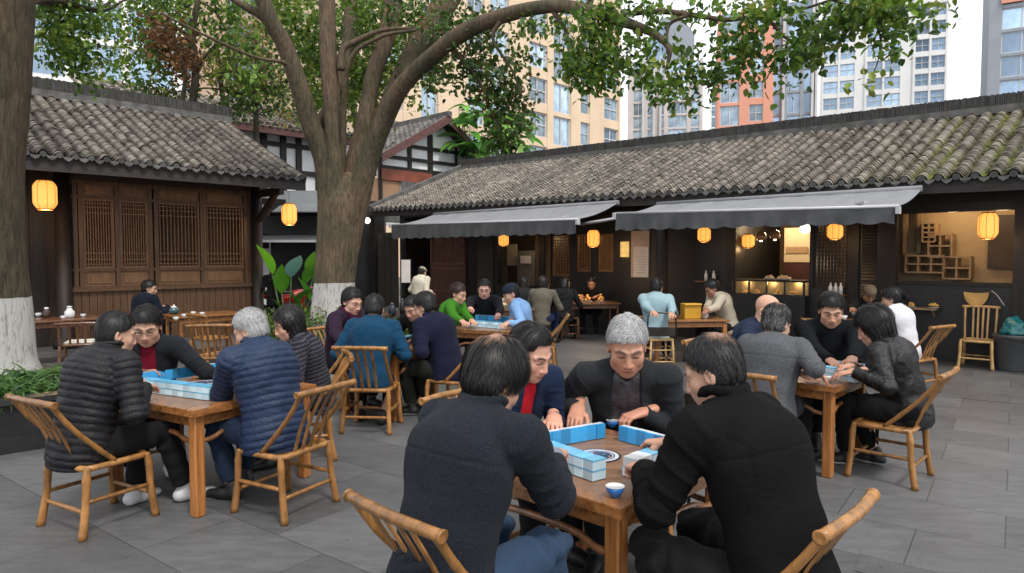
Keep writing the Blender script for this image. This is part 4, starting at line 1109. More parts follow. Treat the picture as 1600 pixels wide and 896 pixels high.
# bar counter, glass case
bar = thing('bar_counter', 'dark bar counter with a lit glass food case under the ledge', 'counter', RB.P((op['bar'][0]+op['bar'][1])/2, 0, 0))
zc = op['bar'][2]; mb = MB(); mb.prism([RB.P(op['bar'][0], -.25, zc-.0), RB.P(op['bar'][1], -.25, zc), RB.P(op['bar'][1], .35, zc), RB.P(op['bar'][0], .35, zc)], (0, 0, .035)); wb(mb, 'ledge', M_DARK, bar)
mb = MB(); a, b = op['bar'][0], op['bar'][1]
mb.prism([RB.P(a, -.20, .1), RB.P(b, -.20, .1), RB.P(b, -.20, zc-.26), RB.P(a, -.20, zc-.26)], RB.y*.18)
for s_ in np.linspace(a+.02, b-.02, 5): mb.prism([RB.P(s_-.015, -.21, zc-.26), RB.P(s_+.015, -.21, zc-.26), RB.P(s_+.015, -.21, zc-.001), RB.P(s_-.015, -.21, zc-.001)], RB.y*.03)
wb(mb, 'cabinet', M_BLACKP, bar)
mb = MB(); mb.prism([RB.P(a, -.03, zc-.25), RB.P(b, -.03, zc-.25), RB.P(b, -.03, zc-.002), RB.P(a, -.03, zc-.002)], RB.y*.02); wb(mb, 'case_back', mat('brass_backing', (.25, .17, .08), .5, .3, 8, .1), bar)
# ---------------------------------------------------------------- lamps the photo shows
def point(name, p, e, col=(1, .62, .28), r=.06):
    l = bpy.data.lights.new(name, 'POINT'); l.energy = e; l.color = col; l.shadow_soft_size = r
    o = bpy.data.objects.new(name, l); link(o); o.location = tuple(float(v) for v in p); return o
def lantern(px, py, Y, d, h, label, e=5, top=2.7, z=None):
    c = dp(px, py, Y); r = d/2
    t = thing('paper_lantern', label, 'lantern', c, 0, 'lit yellow paper lanterns hung under the eaves')
    mb = MB(); prof = []
    for u in np.linspace(-1, 1, 15):
        rr = r*(1-.38*max(0, abs(u)-.55)**1.5/.45**1.5*1.); prof.append((rr, u*h/2))
    seg = 32; vs = []; 
    for rr, z_ in prof:
        for k in range(seg):
            a = 2*PI*k/seg; q = rr*(1-.018*(k % 4 == 0)); vs.append((q*math.cos(a), q*math.sin(a), z_))
    fs = [(i*seg+k, i*seg+(k+1) % seg, (i+1)*seg+(k+1) % seg, (i+1)*seg+k) for i in range(14) for k in range(seg)]
    mb.add(vs, fs); mb.build('shade', M_GLOWP, t, True)
    mb = MB()
    for k in range(8):
        a = 2*PI*k/8; mb.tube([((rr*.985+.003)*math.cos(a), (rr*.985+.003)*math.sin(a), z_) for rr, z_ in prof], .0035, 5)
    for z_ in (-h/2, h/2): mb.lathe([(r*.64, z_-.012), (r*.66, z_-.012), (r*.66, z_+.012), (r*.64, z_+.012)], 20)
    mb.build('rib_cage', mat('lantern_cane', (.35, .15, .03), .6, .1, 5, 0), t)
    mb = MB(); mb.tube([(0, 0, h/2), (0, 0, top-c[2])], .004, 5); mb.build('cord', M_GLASSFRAME, t)
    mb = MB(); mb.lathe([(.0, -.02), (r*.32, 0), (r*.36, h*.12), (.0, h*.2)], 12); mb.build('bulb', M_BULB, t)
    point('lantern_light', c-np.array([0, 0, h*.62]), e)
    return t
def fY(W, px, y): p = W.P(W.s(px, y), y, 0); return p[1]
lantern(70, 305, fY(LB, 70, -.75), .37, .50, 'large glowing lantern beside the big painted trunk', 10, 3.2)
lantern(452, 335, fY(LB, 452, -.9), .33, .46, 'glowing lantern at the right end of the left teahouse eave', 8, 3.2)
lantern(787, 376, fY(RB, 787, -.5), .26, .28, 'small lantern under the first grey awning', 4, 2.6)
lantern(927, 373, fY(RB, 927, -.85), .27, .37, 'lantern in the gap between the two grey awnings', 5, 2.7)
lantern(1100, 367, fY(RB, 1100, -.9), .25, .27, 'lantern under the second awning above the man in cream', 5, 2.6)
lantern(1169, 377, fY(RB, 1169, .35), .25, .26, 'lantern hanging inside the bar opening', 5, 2.7)
lantern(1305, 362, fY(RB, 1305, -.6), .26, .26, 'lantern in front of the dark lattice beside the bar', 5, 2.6)
lantern(1544, 353, fY(RB, 1544, -.4), .27, .39, 'lantern in front of the large lit window', 6, 2.7)
g = thing('globe_lamp', 'small white globe lamp by the trunk under the eave end', 'lamp', dp(574, 345, fY(RB, 574, -.6)))
mb = MB(); mb.lathe([(.10*math.sin(a), -.10*math.cos(a)) for a in np.linspace(.05, PI-.05, 12)], 20); mb.build('globe', mat('lit_globe', (.9, .85, .8), .4, 0, 4, 0, emit=(1, .85, .7), estr=1.1), g, True)
mb = MB(); mb.tube([(0, 0, .1), (0, 0, .55)], .006, 6); mb.build('stem', M_GLASSFRAME, g)
point('room_light', RB.P(R_(1480), .25, 2.55), 11, (1, .74, .42), .15)
point('room_light', RB.P(R_(1560), .25, 2.5), 5, (1, .74, .42), .12)
point('bar_light', RB.P(R_(1190), 1.0, 2.4), 24, (1, .72, .40), .12)
point('bar_light', RB.P(R_(1245), .7, 2.2), 6, (1, .72, .40), .1)
point('case_light', RB.P(R_(1210), -.10, zc-.03), 1.2, (1, .78, .4), .03); point('case_light', RB.P(R_(1170), -.10, zc-.03), 1.2, (1, .78, .4), .03); point('case_light', RB.P(R_(1250), -.10, zc-.03), 1.2, (1, .78, .4), .03)
point('hall_light', RB.P(R_(875), .9, 2.3), 14, (1, .66, .34), .12); point('hall_light', RB.P(R_(945), 1.0, 2.3), 14, (1, .66, .34), .12)
point('hall_light', RB.P(R_(808), .6, 2.5), 9, (1, .75, .5), .1); point('lattice_light', RB.P(R_(1300), .8, 1.6), 7, (1, .75, .5), .1)
# pendant cluster over the bar
for px, py in ((1189, 368), (1211, 366), (1258, 356)):
    c = dp(px, py, fY(RB, px, .9 if px > 1240 else .25)); t = thing('pendant_lamp', {1189: 'left glass pendant lamp over the bar', 1211: 'second glass pendant lamp over the bar', 1258: 'white dome pendant lamp over the bar'}[px], 'lamp', c)
    mb = MB(); mb.lathe([(.02, .09), (.08, .05), (.11, -.03), (.09, -.09), (.0, -.11)], 16); mb.build('shade', mat('smoked_glass', (.25, .14, .08), .1, .1, 5, 0, coat=.5) if px < 1240 else mat('lit_globe'), t, True)
    mb = MB(); mb.lathe([(.0, -.13), (.03, -.12), (.03, -.10), (0, -.09)], 10); mb.build('bulb', M_BULB, t)
    mb = MB(); mb.tube([(0, 0, .08), (0, 0, 2.98-c[2])], .005, 5); mb.build('cord', M_GLASSFRAME, t)
# notice and posters on the dark wall
panel(RB, 986, 1014, 361, 434, -.03, mat('aged_board', (.42, .33, .27), .85, .15, 3, .05), 'notice_board', rest, .02)
nt_ = thing('paper_notice', 'white sheet of handwriting pinned on the pale board by the post', 'notice', RB.P(R_(1000), -.05, 1.7))
panel(RB, 990, 1013, 386, 433, -.045, M_WPAPER, 'sheet', nt_, .005)
mb = MB()
for i in range(9):
    z = zz(1001, 392+i*4.3, -.05); a = RB.s(992, -.05); b = RB.s(1011, -.05); x = a
    while x < b-.05:
        w_ = random.uniform(.015, .05)
        mb.tube([RB.P(x+u*w_, -.049, z+random.uniform(-.012, .012)) for u in np.linspace(0, 1, 5)], .0028, 4); x += w_+.012
wb(mb, 'handwriting', mat('red_brown_ink', (.28, .09, .06), .8, .1, 5, 0), nt_)
panel(RB, 968, 982, 378, 402, .06, mat('yellow_pane', (.5, .35, .12), .5, .5, 9, 0, emit=(1, .65, .2), estr=.35), 'window_pane', rest)
# ---------------------------------------------------------------- awnings
def awning(pb0, pb1, yb, pf0, pf1, yf, yv, label):
    """pb: back px range and y; pf: front px range and y; yv: valance bottom"""
    yo = -1.15; yfr = -2.55
    A = [RB.P(RB.s(pb0, yo), yo, RB.z(pb0, yb[0], yo)), RB.P(RB.s(pb1, yo), yo, RB.z(pb1, yb[1], yo))]
    s0, s1 = RB.s(pf0, yfr), RB.s(pf1, yfr)
    z0, z1 = RB.z(pf0, yf[0], yfr), RB.z(pf1, yf[1], yfr)
    v0, v1 = RB.z(pf0, yv[0], yfr), RB.z(pf1, yv[1], yfr)
    zb = (A[0][2]+A[1][2])/2
    t = thing('awning', label, 'awning', RB.P((s0+s1)/2, yo, zb), 0, 'grey canvas awnings along the restaurant')
    nx, ny = 60, 8; vs = []
    sb0, sb1 = s0, s1
    for j in range(ny+1):
        for i in range(nx+1):
            u = i/nx; v = j/ny; s_ = s0+(s1-s0)*u; yy = yo+(yfr-yo)*v
            zf_ = z0+(z1-z0)*u; z = zb+(zf_-zb)*v - .05*math.sin(PI*v)*(1+.3*math.sin(u*19))+.004*math.sin(u*60+v*3)
            vs.append(RB.P(s_, yy, z))
    fs = [(j*(nx+1)+i, j*(nx+1)+i+1, (j+1)*(nx+1)+i+1, (j+1)*(nx+1)+i) for j in range(ny) for i in range(nx)]
    mb = MB(); mb.add(vs, fs); mb.add([v+np.array([0, 0, -.006]) for v in vs], [f[::-1] for f in fs]); wb(mb, 'canopy', M_GREY, t, True)
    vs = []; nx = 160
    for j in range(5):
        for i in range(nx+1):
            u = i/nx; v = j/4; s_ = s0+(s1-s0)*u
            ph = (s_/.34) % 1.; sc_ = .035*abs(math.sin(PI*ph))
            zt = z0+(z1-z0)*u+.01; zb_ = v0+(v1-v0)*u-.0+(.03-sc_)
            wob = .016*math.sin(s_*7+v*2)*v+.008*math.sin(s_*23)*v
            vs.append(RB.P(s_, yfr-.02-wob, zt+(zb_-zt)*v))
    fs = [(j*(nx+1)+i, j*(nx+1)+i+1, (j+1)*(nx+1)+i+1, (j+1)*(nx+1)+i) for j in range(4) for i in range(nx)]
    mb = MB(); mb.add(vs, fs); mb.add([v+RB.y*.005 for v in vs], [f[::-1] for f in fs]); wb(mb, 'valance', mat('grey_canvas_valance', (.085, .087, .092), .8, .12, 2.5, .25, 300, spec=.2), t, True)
    mb = MB(); mb.tube([RB.P(s0-.02, yfr, z0), RB.P(s1+.05, yfr, z1)], .026, 10)
    mb.bar(RB.P(s1+.02, yfr-.03, z1-.05), RB.P(s1+.07, yfr-.03, z1-.05), .09, .11)
    mb.bar(RB.P(s0-.05, yfr-.03, z0-.03), RB.P(s0, yfr-.03, z0-.03), .07, .09)
    wb(mb, 'front_bar', M_PIPE, t)
    mb = MB()
    for s_ in (s0+.4, s1-.4):
        mb.bar(RB.P(s_, yfr+.05, z0-.02), RB.P(s_+.35*(1 if s_ < (s0+s1)/2 else -1), (yo+yfr)/2, (z0+zb)/2-.12), .035); mb.bar(RB.P(s_+.35*(1 if s_ < (s0+s1)/2 else -1), (yo+yfr)/2, (z0+zb)/2-.12), RB.P(s_, yo, zb-.08), .035)
    wb(mb, 'folding_arm', M_PIPE, t)
    mb = MB(); mb.tube([RB.P(s0, yo, zb), RB.P(s1, yo, zb)], .05, 10); wb(mb, 'roller', M_GREY, t)
awning(1047, 1420, (316, 299), 963, 1397, (334, 323), (361, 350), 'long grey awning over the bar, right of the other')
awning(740, 975, (330, 318), 613, 901, (352, 343), (374, 366), 'grey awning in front of the carved door, left of the other')
mb = MB(); p0 = RB.P(RB.s(905, -2.2), -2.2, RB.z(905, 351, -2.2)); p1 = RB.P(RB.s(972, -2.2), -2.2, RB.z(972, 340, -2.2)); mb.tube([p0, p1], .028, 10)
t = thing('awning_rail', 'white metal rail bridging the gap between the awnings', 'rail', (p0+p1)/2); wb(mb, 'tube', M_PIPE, t)
mb = MB()
for p in (p0, p1): mb.bar(p+RB.y*.02, p+RB.y*1.2+np.array([0, 0, .25]), .03)
wb(mb, 'bracket', M_GLASSFRAME, t)
# ================================================================ the teahouse on the left
LE = -1.37; LYR = LE+3.94
ls0, ls1 = LB.s(45, LE)-3.2, LB.s(481, LE)
lb_e = lambda s: np.asarray(s, float)*0+3.455
lb_r = lambda s: np.asarray(s, float)*0+5.20
tea = thing('teahouse', 'single-storey brown timber teahouse with lattice windows on the left', 'building', LB.P(-4, 0, 0))
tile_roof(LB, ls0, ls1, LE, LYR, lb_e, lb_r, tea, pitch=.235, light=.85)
ridge_part(LB, ls0, ls1+.05, LYR, lb_r, .40, tea)
mb = MB(); mb.prism([LB.P(ls0, LYR, 5.2), LB.P(ls1, LYR, 5.2), LB.P(ls1, LYR+3, 3.7), LB.P(ls0, LYR+3, 3.7)], (0, 0, -.08)); wb(mb, 'rear_slope', M_RIDGE, tea)
mb = MB(); mb.prism([LB.P(ls0, LE+.05, 3.19), LB.P(ls1, LE+.05, 3.19), LB.P(ls1, LE+.05, 3.42), LB.P(ls0, LE+.05, 3.42)], LB.y*.05)
mb.bar(LB.P(ls1-.03, LE+.02, 3.40), LB.P(ls1-.03, LYR, 5.12), .05, .18)
wb(mb, 'fascia', M_FASCIA, tea)
mb = MB(); mb.prism([LB.P(ls0, LE+.1, 3.34), LB.P(ls1-.06, LE+.1, 3.34), LB.P(ls1-.06, .3, 4.0), LB.P(ls0, .3, 4.0)], (0, 0, .03))
for s_ in np.arange(ls0+.3, ls1, .55): mb.bar(LB.P(s_, LE+.12, 3.30), LB.P(s_, .1, 3.86), .06, .08)
wb(mb, 'soffit', M_DARK, tea)
lz = lambda px, py, y=0.: LB.z(px, py, y)
zs = lz(250, 450); zt = lz(250, 312)
s_l, s_r = LB.s(113), LB.s(392)
mb = MB()     # boarded dado of upright planks
n = 26
for i in range(n):
    a = s_l+(s_r-s_l)*i/n; b = s_l+(s_r-s_l)*(i+1)/n-.008; d = .004*random.random()
    mb.prism([LB.P(a, d, 0), LB.P(b, d, 0), LB.P(b, d, zs-.03), LB.P(a, d, zs-.03)], LB.y*.08)
wb(mb, 'dado_boards', M_TIMBER, tea)
mb = MB(); mb.prism([LB.P(s_l-.05, -.06, zs-.03), LB.P(s_r+.02, -.06, zs-.03), LB.P(s_r+.02, -.06, zs+.025), LB.P(s_l-.05, -.06, zs+.025)], LB.y*.16); wb(mb, 'sill', M_TIMBER, tea)
mb = MB(); mb.prism([LB.P(s_l, .0, zt+.28), LB.P(s_r, .0, zt+.28), LB.P(s_r, .0, 4.0), LB.P(s_l, .0, 4.0)], LB.y*.1)
mb.prism([LB.P(ls0, .4, 0), LB.P(s_l+.1, .4, 0), LB.P(s_l+.1, .4, 4.0), LB.P(ls0, .4, 4.0)], LB.y*.1)
wb(mb, 'upper_wall', mat('dark_brown_board', (.030, .017, .011), .6, .3, 3, .2, 30, stretch=(5, 5, .7)), tea)
mb = MB()
for i in range(14):
    a = ls0+(s_l-.35-ls0)*i/14; mb.prism([LB.P(a+.02, .36, 0), LB.P(a+.28, .36, 0), LB.P(a+.28, .36, 3.6), LB.P(a+.02, .36, 3.6)], LB.y*.03)
wb(mb, 'shadowed_boards', M_DARK, tea)
mb = MB(); mb.prism([LB.P(s_l, .45, 0), LB.P(s_r, .45, 0), LB.P(s_r, .45, 4), LB.P(s_l, .45, 4)], LB.y*.05); wb(mb, 'inner_wall', mat('brown_curtain', (.075, .040, .022), .8, .35, 1.3, .2, stretch=(8, 8, .5)), tea)
mb = MB(); mb.prism([LB.P(s_r+.0, .15, 0), LB.P(s_r+.1, .15, 0), LB.P(s_r+.1, 5.5, 0), LB.P(s_r+.0, 5.5, 0)], (0, 0, 4)); wb(mb, 'end_wall', M_DARK, tea)
for s_, r in ((LB.s(402, -.1), .125), (LB.s(99, -.1), .13)):
    mb = MB(); Mx = np.eye(4); Mx[:3, 3] = LB.P(s_, -.1, 0)
    mb.lathe([(r+.07, 0), (r+.09, .1), (r+.05, .2), (r, .22), (r*.95, 3.75)], 22, Mx); wb(mb, 'column', M_DARK, tea, False)
mb = MB(); p = LB.P(LB.s(402, -.1), -.1, 0)   # bracket carrying the eave
mb.bar(p+(0, 0, 3.15)-LB.y*.0, p+(0, 0, 3.15)-LB.y*1.2, .1, .16); mb.bar(p+(0, 0, 2.5), p+(0, 0, 3.12)-LB.y*.95, .09, .12)
mb.bar(p+(0, 0, 3.0), p+(0, 0, 3.0)+LB.x*.7, .09, .14); mb.bar(p+(0, 0, 2.55), p+(0, 0, 2.98)+LB.x*.55, .07, .09); mb.bar(p+(0, 0, 2.8), p+(0, 0, 2.8)+LB.x*.35, .06, .07)
wb(mb, 'eave_bracket', M_DARK, tea)
# window wall: frames, lattices, top and bottom panels
groups = [(118, 127, 179), (180, 184, 232), (238, 243, 271), (271, 272, 313), (315, 317, 349), (350, 351, 379)]
wins = [(126, 180, 305), (184, 233, 307), (242, 313, 310), (317, 381, 313)]
mb = MB()
ed = [LB.s(p) for p in (115, 124, 181, 233, 242, 314, 382, 391)]
for s_ in (ed[0], ed[1], ed[2], ed[3], ed[4], ed[5], ed[6], ed[7]-.06):
    mb.prism([LB.P(s_, -.012, zs+.02), LB.P(s_+.075, -.012, zs+.02), LB.P(s_+.075, -.012, zt+.30), LB.P(s_, -.012, zt+.30)], LB.y*.09)
for z, h in ((zt+.21, .07), (zt-.06, .06), (zs+.36, .06), (zs+.025, .05)):
    mb.prism([LB.P(s_l, -.005, z), LB.P(s_r, -.005, z), LB.P(s_r, -.005, z+h), LB.P(s_l, -.005, z+h)], LB.y*.075)
wb(mb, 'window_framing', M_TIMBER, tea)
for p0, p1, _ in wins:
    a, b = LB.s(p0)+.05, LB.s(p1); z0, z1 = zs+.42, zt-.06
    f_ = lattice(LB, a, b, z0, z1, tea, M_TIMBERL, 12 if b-a < 2 else 15, 10, .017, .015, .035)
    for (c, d) in ((.08, .36), (zt+.01-zs, zt+.21-zs)):
        k = 1 if b-a < 1.3 else 2
        for i in range(k):
            mb = MB(); u0 = a+(b-a)*i/k+.03; u1 = a+(b-a)*(i+1)/k-.03
            mb.prism([LB.P(u0-.03, .03, zs+c-.01), LB.P(u1+.03, .03, zs+c-.01), LB.P(u1+.03, .03, zs+d+.01), LB.P(u0-.03, .03, zs+d+.01)], LB.y*.03)
            mb.prism([LB.P(u0+.03, .012, zs+c+.04), LB.P(u1-.03, .012, zs+c+.04), LB.P(u1-.03, .012, zs+d-.04), LB.P(u0+.03, .012, zs+d-.04)], LB.y*.02)
            wb(mb, 'raised_panel', M_TIMBERL, tea)
# ================================================================ the two-storey house behind
F2 = Wall((-6.0, 24.1, 0), V, U)      # wing: eave line runs along V
hs = thing('timber_house', 'two-storey white plaster and dark timber house behind the tiled roofs', 'building', (-6, 27, 0))
ws0 = F2.s(330); ws1 = F2.s(545)
tile_roof(F2, ws0-3, ws1+.3, 0, 3.0, lambda s: np.asarray(s)*0+6.0, lambda s: np.asarray(s)*0+7.25, hs, pitch=.26, course=.2, light=1.5)
mb = MB(); mb.prism([F2.P(ws0-3, .02, 5.72), F2.P(ws1+.3, .02, 5.72), F2.P(ws1+.3, .02, 5.95), F2.P(ws0-3, .02, 5.95)], F2.y*.06); wb(mb, 'eave_board', M_REDWOOD, hs)
mb = MB(); mb.prism([F2.P(ws0-3, .8, 0), F2.P(ws1+.3, .8, 0), F2.P(ws1+.3, .8, 6.1), F2.P(ws0-3, .8, 6.1)], F2.y*.2); wb(mb, 'plaster_wall', M_WHITEW, hs)
mb = MB(); mb.prism([F2.P(ws0-3, .09, 5.7), F2.P(ws1+.3, .09, 5.7), F2.P(ws1+.3, .8, 5.9), F2.P(ws0-3, .8, 5.9)], (0, 0, .05))
for px in (352, 372, 408, 416, 446, 470, 500): s_ = F2.s(px, .7); mb.prism([F2.P(s_-.10, .7, 2), F2.P(s_+.10, .7, 2), F2.P(s_+.10, .7, 5.9), F2.P(s_-.10, .7, 5.9)], F2.y*.08)
for z in (5.45, 4.55, 3.6): mb.prism([F2.P(ws0-3, .72, z), F2.P(ws1+.3, .72, z), F2.P(ws1+.3, .72, z+.16), F2.P(ws0-3, .72, z+.16)], F2.y*.06)
wb(mb, 'timber_frame', M_DARK, hs)
G2 = Wall((-5.1, 27.0, 0), V, U)
gl, gr = 0.0, G2.s(762); ga = G2.s(703); zl, za, zr_ = 5.75, 7.75, 6.15
depth = 9.
# gable roof slabs and tiles
for (sa, za_, sb, zb_) in ((gl-.0, zl, ga, za), (gr, zr_, ga, za)):
    mb = MB(); k = 26
    tone = .13
    nrow = 14
    for j in range(nrow):
        u0, u1 = j/nrow, (j+1)/nrow; s0 = sa+(sb-sa)*u0; s1 = sa+(sb-sa)*u1; z0 = za_+(zb_-za_)*u0; z1 = za_+(zb_-za_)*u1
        for i in range(k):
            y0, y1 = -.0+depth*i/k, depth*(i+1)/k; c = tone*random.uniform(.7, 1.5); l0 = .03+.02*random.random()
            ym = (y0+y1)/2
            mb.add([G2.P(s0, y0, z0+l0), G2.P(s0, ym, z0+l0+.07), G2.P(s0, y1, z0+l0), G2.P(s1, y1, z1), G2.P(s1, ym, z1+.07), G2.P(s1, y0, z1), G2.P(s0, y0, z0), G2.P(s0, y1, z0)], [(0, 1, 4, 5), (1, 2, 3, 4), (6, 1, 0), (6, 7, 2, 1)], (c, c*.93, c*.86))
    wb(mb, 'roof', M_TILE, hs)
    mb = MB(); mb.prism([G2.P(sa, .0, za_-.28), G2.P(sb, .0, zb_-.30), G2.P(sb, .0, zb_+.06), G2.P(sa, .0, za_+.06)], G2.y*.07); wb(mb, 'bargeboard', M_REDWOOD, hs)
    mb = MB(); mb.prism([G2.P(sa, .08, za_-.02), G2.P(sb, .08, zb_-.02), G2.P(sb, depth, zb_-.02), G2.P(sa, depth, za_-.02)], (0, 0, -.05)); wb(mb, 'roof_boarding', M_DARK, hs)
mb = MB(); mb.bar(G2.P(ga, -.05, za+.10), G2.P(ga, depth, za+.10), .22, .22); wb(mb, 'ridge', M_RIDGEL, hs)
yw = .75; i0, i1 = gl+.35, gr-.45
mb = MB(); mb.prism([G2.P(i0, yw, 3.0), G2.P(i1, yw, 3.0), G2.P(i1, yw, zr_-.05), G2.P(ga, yw, za-.1), G2.P(i0, yw, zl+.1)], G2.y*.2); wb(mb, 'gable_wall', M_WHITEW, hs)
mb = MB(); vb = lambda s_, z0, z1, w_=.09: mb.prism([G2.P(s_-w_, yw-.09, z0), G2.P(s_+w_, yw-.09, z0), G2.P(s_+w_, yw-.09, z1), G2.P(s_-w_, yw-.09, z1)], G2.y*.08)
hbm = lambda z, s0, s1, h=.14: mb.prism([G2.P(s0, yw-.11, z), G2.P(s1, yw-.11, z), G2.P(s1, yw-.11, z+h), G2.P(s0, yw-.11, z+h)], G2.y*.09)
vb(i0, 3, 5.9); vb(i1, 3, 6.1, .12); vb(G2.s(672, yw), 3, 7.0, .12); vb(G2.s(640, yw), 5.0, 6.4); vb(G2.s(712, yw), 5.2, 6.6, .05)
hbm(5.75, i0, i1); hbm(6.3, i0+.6, i1-.3); hbm(5.25, i0, i1, .2)
for z in (6.6, 7.1): mb.bar(G2.P(G2.s(730, .3), -.0, z-.3), G2.P(G2.s(730, .3), yw, z-.3), .14)
wb(mb, 'gable_frame', M_DARK, hs)
mb = MB(); mb.prism([G2.P(i0, yw-.16, 4.85), G2.P(G2.s(672, yw), yw-.16, 4.85), G2.P(G2.s(672, yw), yw-.16, 5.3), G2.P(i0, yw-.16, 5.3)], G2.y*.04); wb(mb, 'red_beam', mat('orange_red_timber', (.20, .05, .025), .6, .3, 3, .2), hs)
mb = MB()
for s_ in np.linspace(G2.s(625, yw), G2.s(675, yw), 14): mb.prism([G2.P(s_, yw-.2, 3.6), G2.P(s_+.09, yw-.2, 3.6), G2.P(s_+.09, yw-.2, 4.85), G2.P(s_, yw-.2, 4.85)], G2.y*.03)
wb(mb, 'slatted_screen', mat('grey_slat', (.12, .12, .115), .7, .15, 4, .1), hs)
mb = MB(); mb.prism([G2.P(-1.2, yw-.05, 3.4), G2.P(G2.s(625, yw), yw-.05, 3.4), G2.P(G2.s(625, yw), yw-.05, 4.9), G2.P(-1.2, yw-.05, 4.9)], G2.y*.1); wb(mb, 'plank_wall', mat('pale_orange_plank', (.33, .19, .11), .7, .2, 4, .2, stretch=(8, 8, .6)), hs)
mb = MB(); mb.prism([G2.P(-1.4, -.3, 3.1), G2.P(i1, -.3, 3.1), G2.P(i1, -.3, 3.35), G2.P(-1.4, -.3, 3.35)], G2.y*.6); wb(mb, 'balcony_edge', M_RIDGEL, hs)
# low shop with pale awnings seen between the two teahouses
shp = thing('back_shop', 'dark shop front with pale grey canopies seen through the gap', 'building', (-9, 23.2, 0))
def zx(mb, p0, p1, y0, y1, Y, th, m=None):
    a = dp(p0, y1, Y); b = dp(p1, y0, Y); mb.box((a[0], Y, a[2]), (b[0], Y+th, b[2]))
mb = MB(); a = dp(400, 300, 23); b = dp(600, 300, 23); mb.box((a[0]-1, 23.0, 0), (b[0], 23.3, 3.6)); wb(mb, 'wall', M_BLACKP, shp)
def canopy(p0, p1, yt, yb, Y, d, m):
    a = dp(p0, yt, Y); b = dp(p1, yt, Y); zb = dp(p0, yb, Y-d)[2]; mb = MB()
    mb.prism([(a[0], Y, a[2]), (b[0], Y, a[2]), (b[0], Y-d, zb), (a[0], Y-d, zb)], (0, 0, .04)); wb(mb, 'canopy', m, shp)
canopy(400, 560, 300, 332, 22.9, 1.3, mat('mid_grey_sheet', (.16, .17, .18), .6, .1, 3, .05)); canopy(400, 560, 368, 379, 22.9, .9, mat('pale_sheet', (.38, .39, .40), .5, .1, 3, .05))
mb = MB(); zx(mb, 405, 560, 338, 366, 22.7, .1); wb(mb, 'sign_board', mat('dark_grey_sheet', (.035, .036, .04), .5, .1, 3, .05), shp)
mb = MB(); zx(mb, 436, 475, 240, 304, 24.5, .3); wb(mb, 'side_wall', M_WHITEW, shp)
# ================================================================ towers
M_WGLASS = mat('blue_grey_window', (.14, .19, .24), .14, .5, .35, 0, spec=.9, metal=.35, col2=(.38, .50, .60), orand=.55)
M_WGLASS2 = mat('pale_blue_window', (.26, .38, .52), .10, .35, .25, 0, spec=.9, metal=.4, col2=(.40, .55, .72), orand=.5)
def win_mesh(w, h, nx, ny, glass, fr, open_=False):
    mb = MB(); t = min(w, h)*.05
    mb.box((0, .12, 0), (w, .16, h), mi=1)
    for i in range(nx+1): x = (w-t)*i/nx; mb.box((x, .02, 0), (x+t, .13, h))
    for j in range(ny+1): z = (h-t)*j/ny; mb.box((t, .03, z), (w-t, .125, z+t))
    return mb, (fr, glass)
TOWERS = []
def tower(label, p0, Y0, xdir, W, z0, z1, bays, wall, fh, depth, glass=M_WGLASS, frm=None, slab=None, name='tower_block', zvis=0, extra=None, fin=None, left=None, leftmat=None):
    """facade starts at pixel p0 at distance Y0 and runs along xdir for W metres. bays: (width, kind, nx) ; kinds p pier, w window, r recess"""
    r = ray(p0, 400); o = np.array([r[0]/r[1]*Y0, Y0, 0.]); xd = unit(xdir); yd = np.array([-xd[1], xd[0], 0.])
    if yd[1] < 0: yd = -yd
    Wl = Wall(o, xd, yd)
    root = thing(name, label, 'tower', o); frm = frm or mat('pale_window_frame', (.5, .5, .5), .5, .1, 3, 0)
    tot = sum(b[0] for b in bays); x = 0; th = .5
    zt_ = min(z1, H_CAM+430/1059*max(Y0, (o+xd*W)[1])+3)
    zt_ = z1-int((z1-zt_)/fh)*fh; nfl = int((zt_-zvis)/fh)
    mb = MB(); mb.prism([Wl.P(0, th, 0), Wl.P(W, th, 0), Wl.P(W, depth, 0), Wl.P(0, depth, 0)], (0, 0, z1)); wb(mb, 'core', wall, root)
    mb = MB(); wins = []; meshes = {}
    for wd, kd, nx in bays:
        w_ = wd/tot*W
        if kd == 'p': mb.prism([Wl.P(x, -.0, 0), Wl.P(x+w_, -.0, 0), Wl.P(x+w_, -.0, z1+.4), Wl.P(x, -.0, z1+.4)], yd*(th+.1))
        elif kd == 'b': mb.prism([Wl.P(x, .6 if False else .25, 0), Wl.P(x+w_, .25, 0), Wl.P(x+w_, .25, z1), Wl.P(x, .25, z1)], yd*(th+.1))
        else:
            for k in range(nfl):
                zf_ = zt_-(k+1)*fh
                sill = fh*(.28 if kd == 'w' else .12)
                mb.prism([Wl.P(x, .06, zf_), Wl.P(x+w_, .06, zf_), Wl.P(x+w_, .06, zf_+sill), Wl.P(x, .06, zf_+sill)], yd*(th))
                key = (round(w_, 3), kd)
                if key not in meshes:
                    m_, ms = win_mesh(w_, fh-sill, nx, 2 if kd == 'w' else 1, glass, frm)
                    Mx = np.eye(4); Mx[:3, 0] = xd; Mx[:3, 1] = yd
                    m_.v = [apply(Mx, v) for v in m_.v]
                    o_ = m_.build('window', ms, root); meshes[key] = o_
                    o_.location = tuple(Wl.P(x, .2, zf_+sill)-o); wins.append(o_)
                elif len(wins) < 100:
                    c = meshes[key].copy(); C.objects.link(c); c.parent = root; c.location = tuple(Wl.P(x, .2, zf_+sill)-o); wins.append(c)
        x += w_
    wb(mb, 'facade', wall, root)
    if fin:
        mb = MB()
        for xx, ww, pr in fin: mb.prism([Wl.P(xx, -pr, 0), Wl.P(xx+ww, -pr, 0), Wl.P(xx+ww, -pr, z1+1.2), Wl.P(xx, -pr, z1+1.2)], yd*(pr+.02))
        wb(mb, 'fin', mat('white_grey_fin', (.50, .50, .50), .7, .08, 1, 0), root)
    if extra: extra(Wl, root)
    return Wl, root
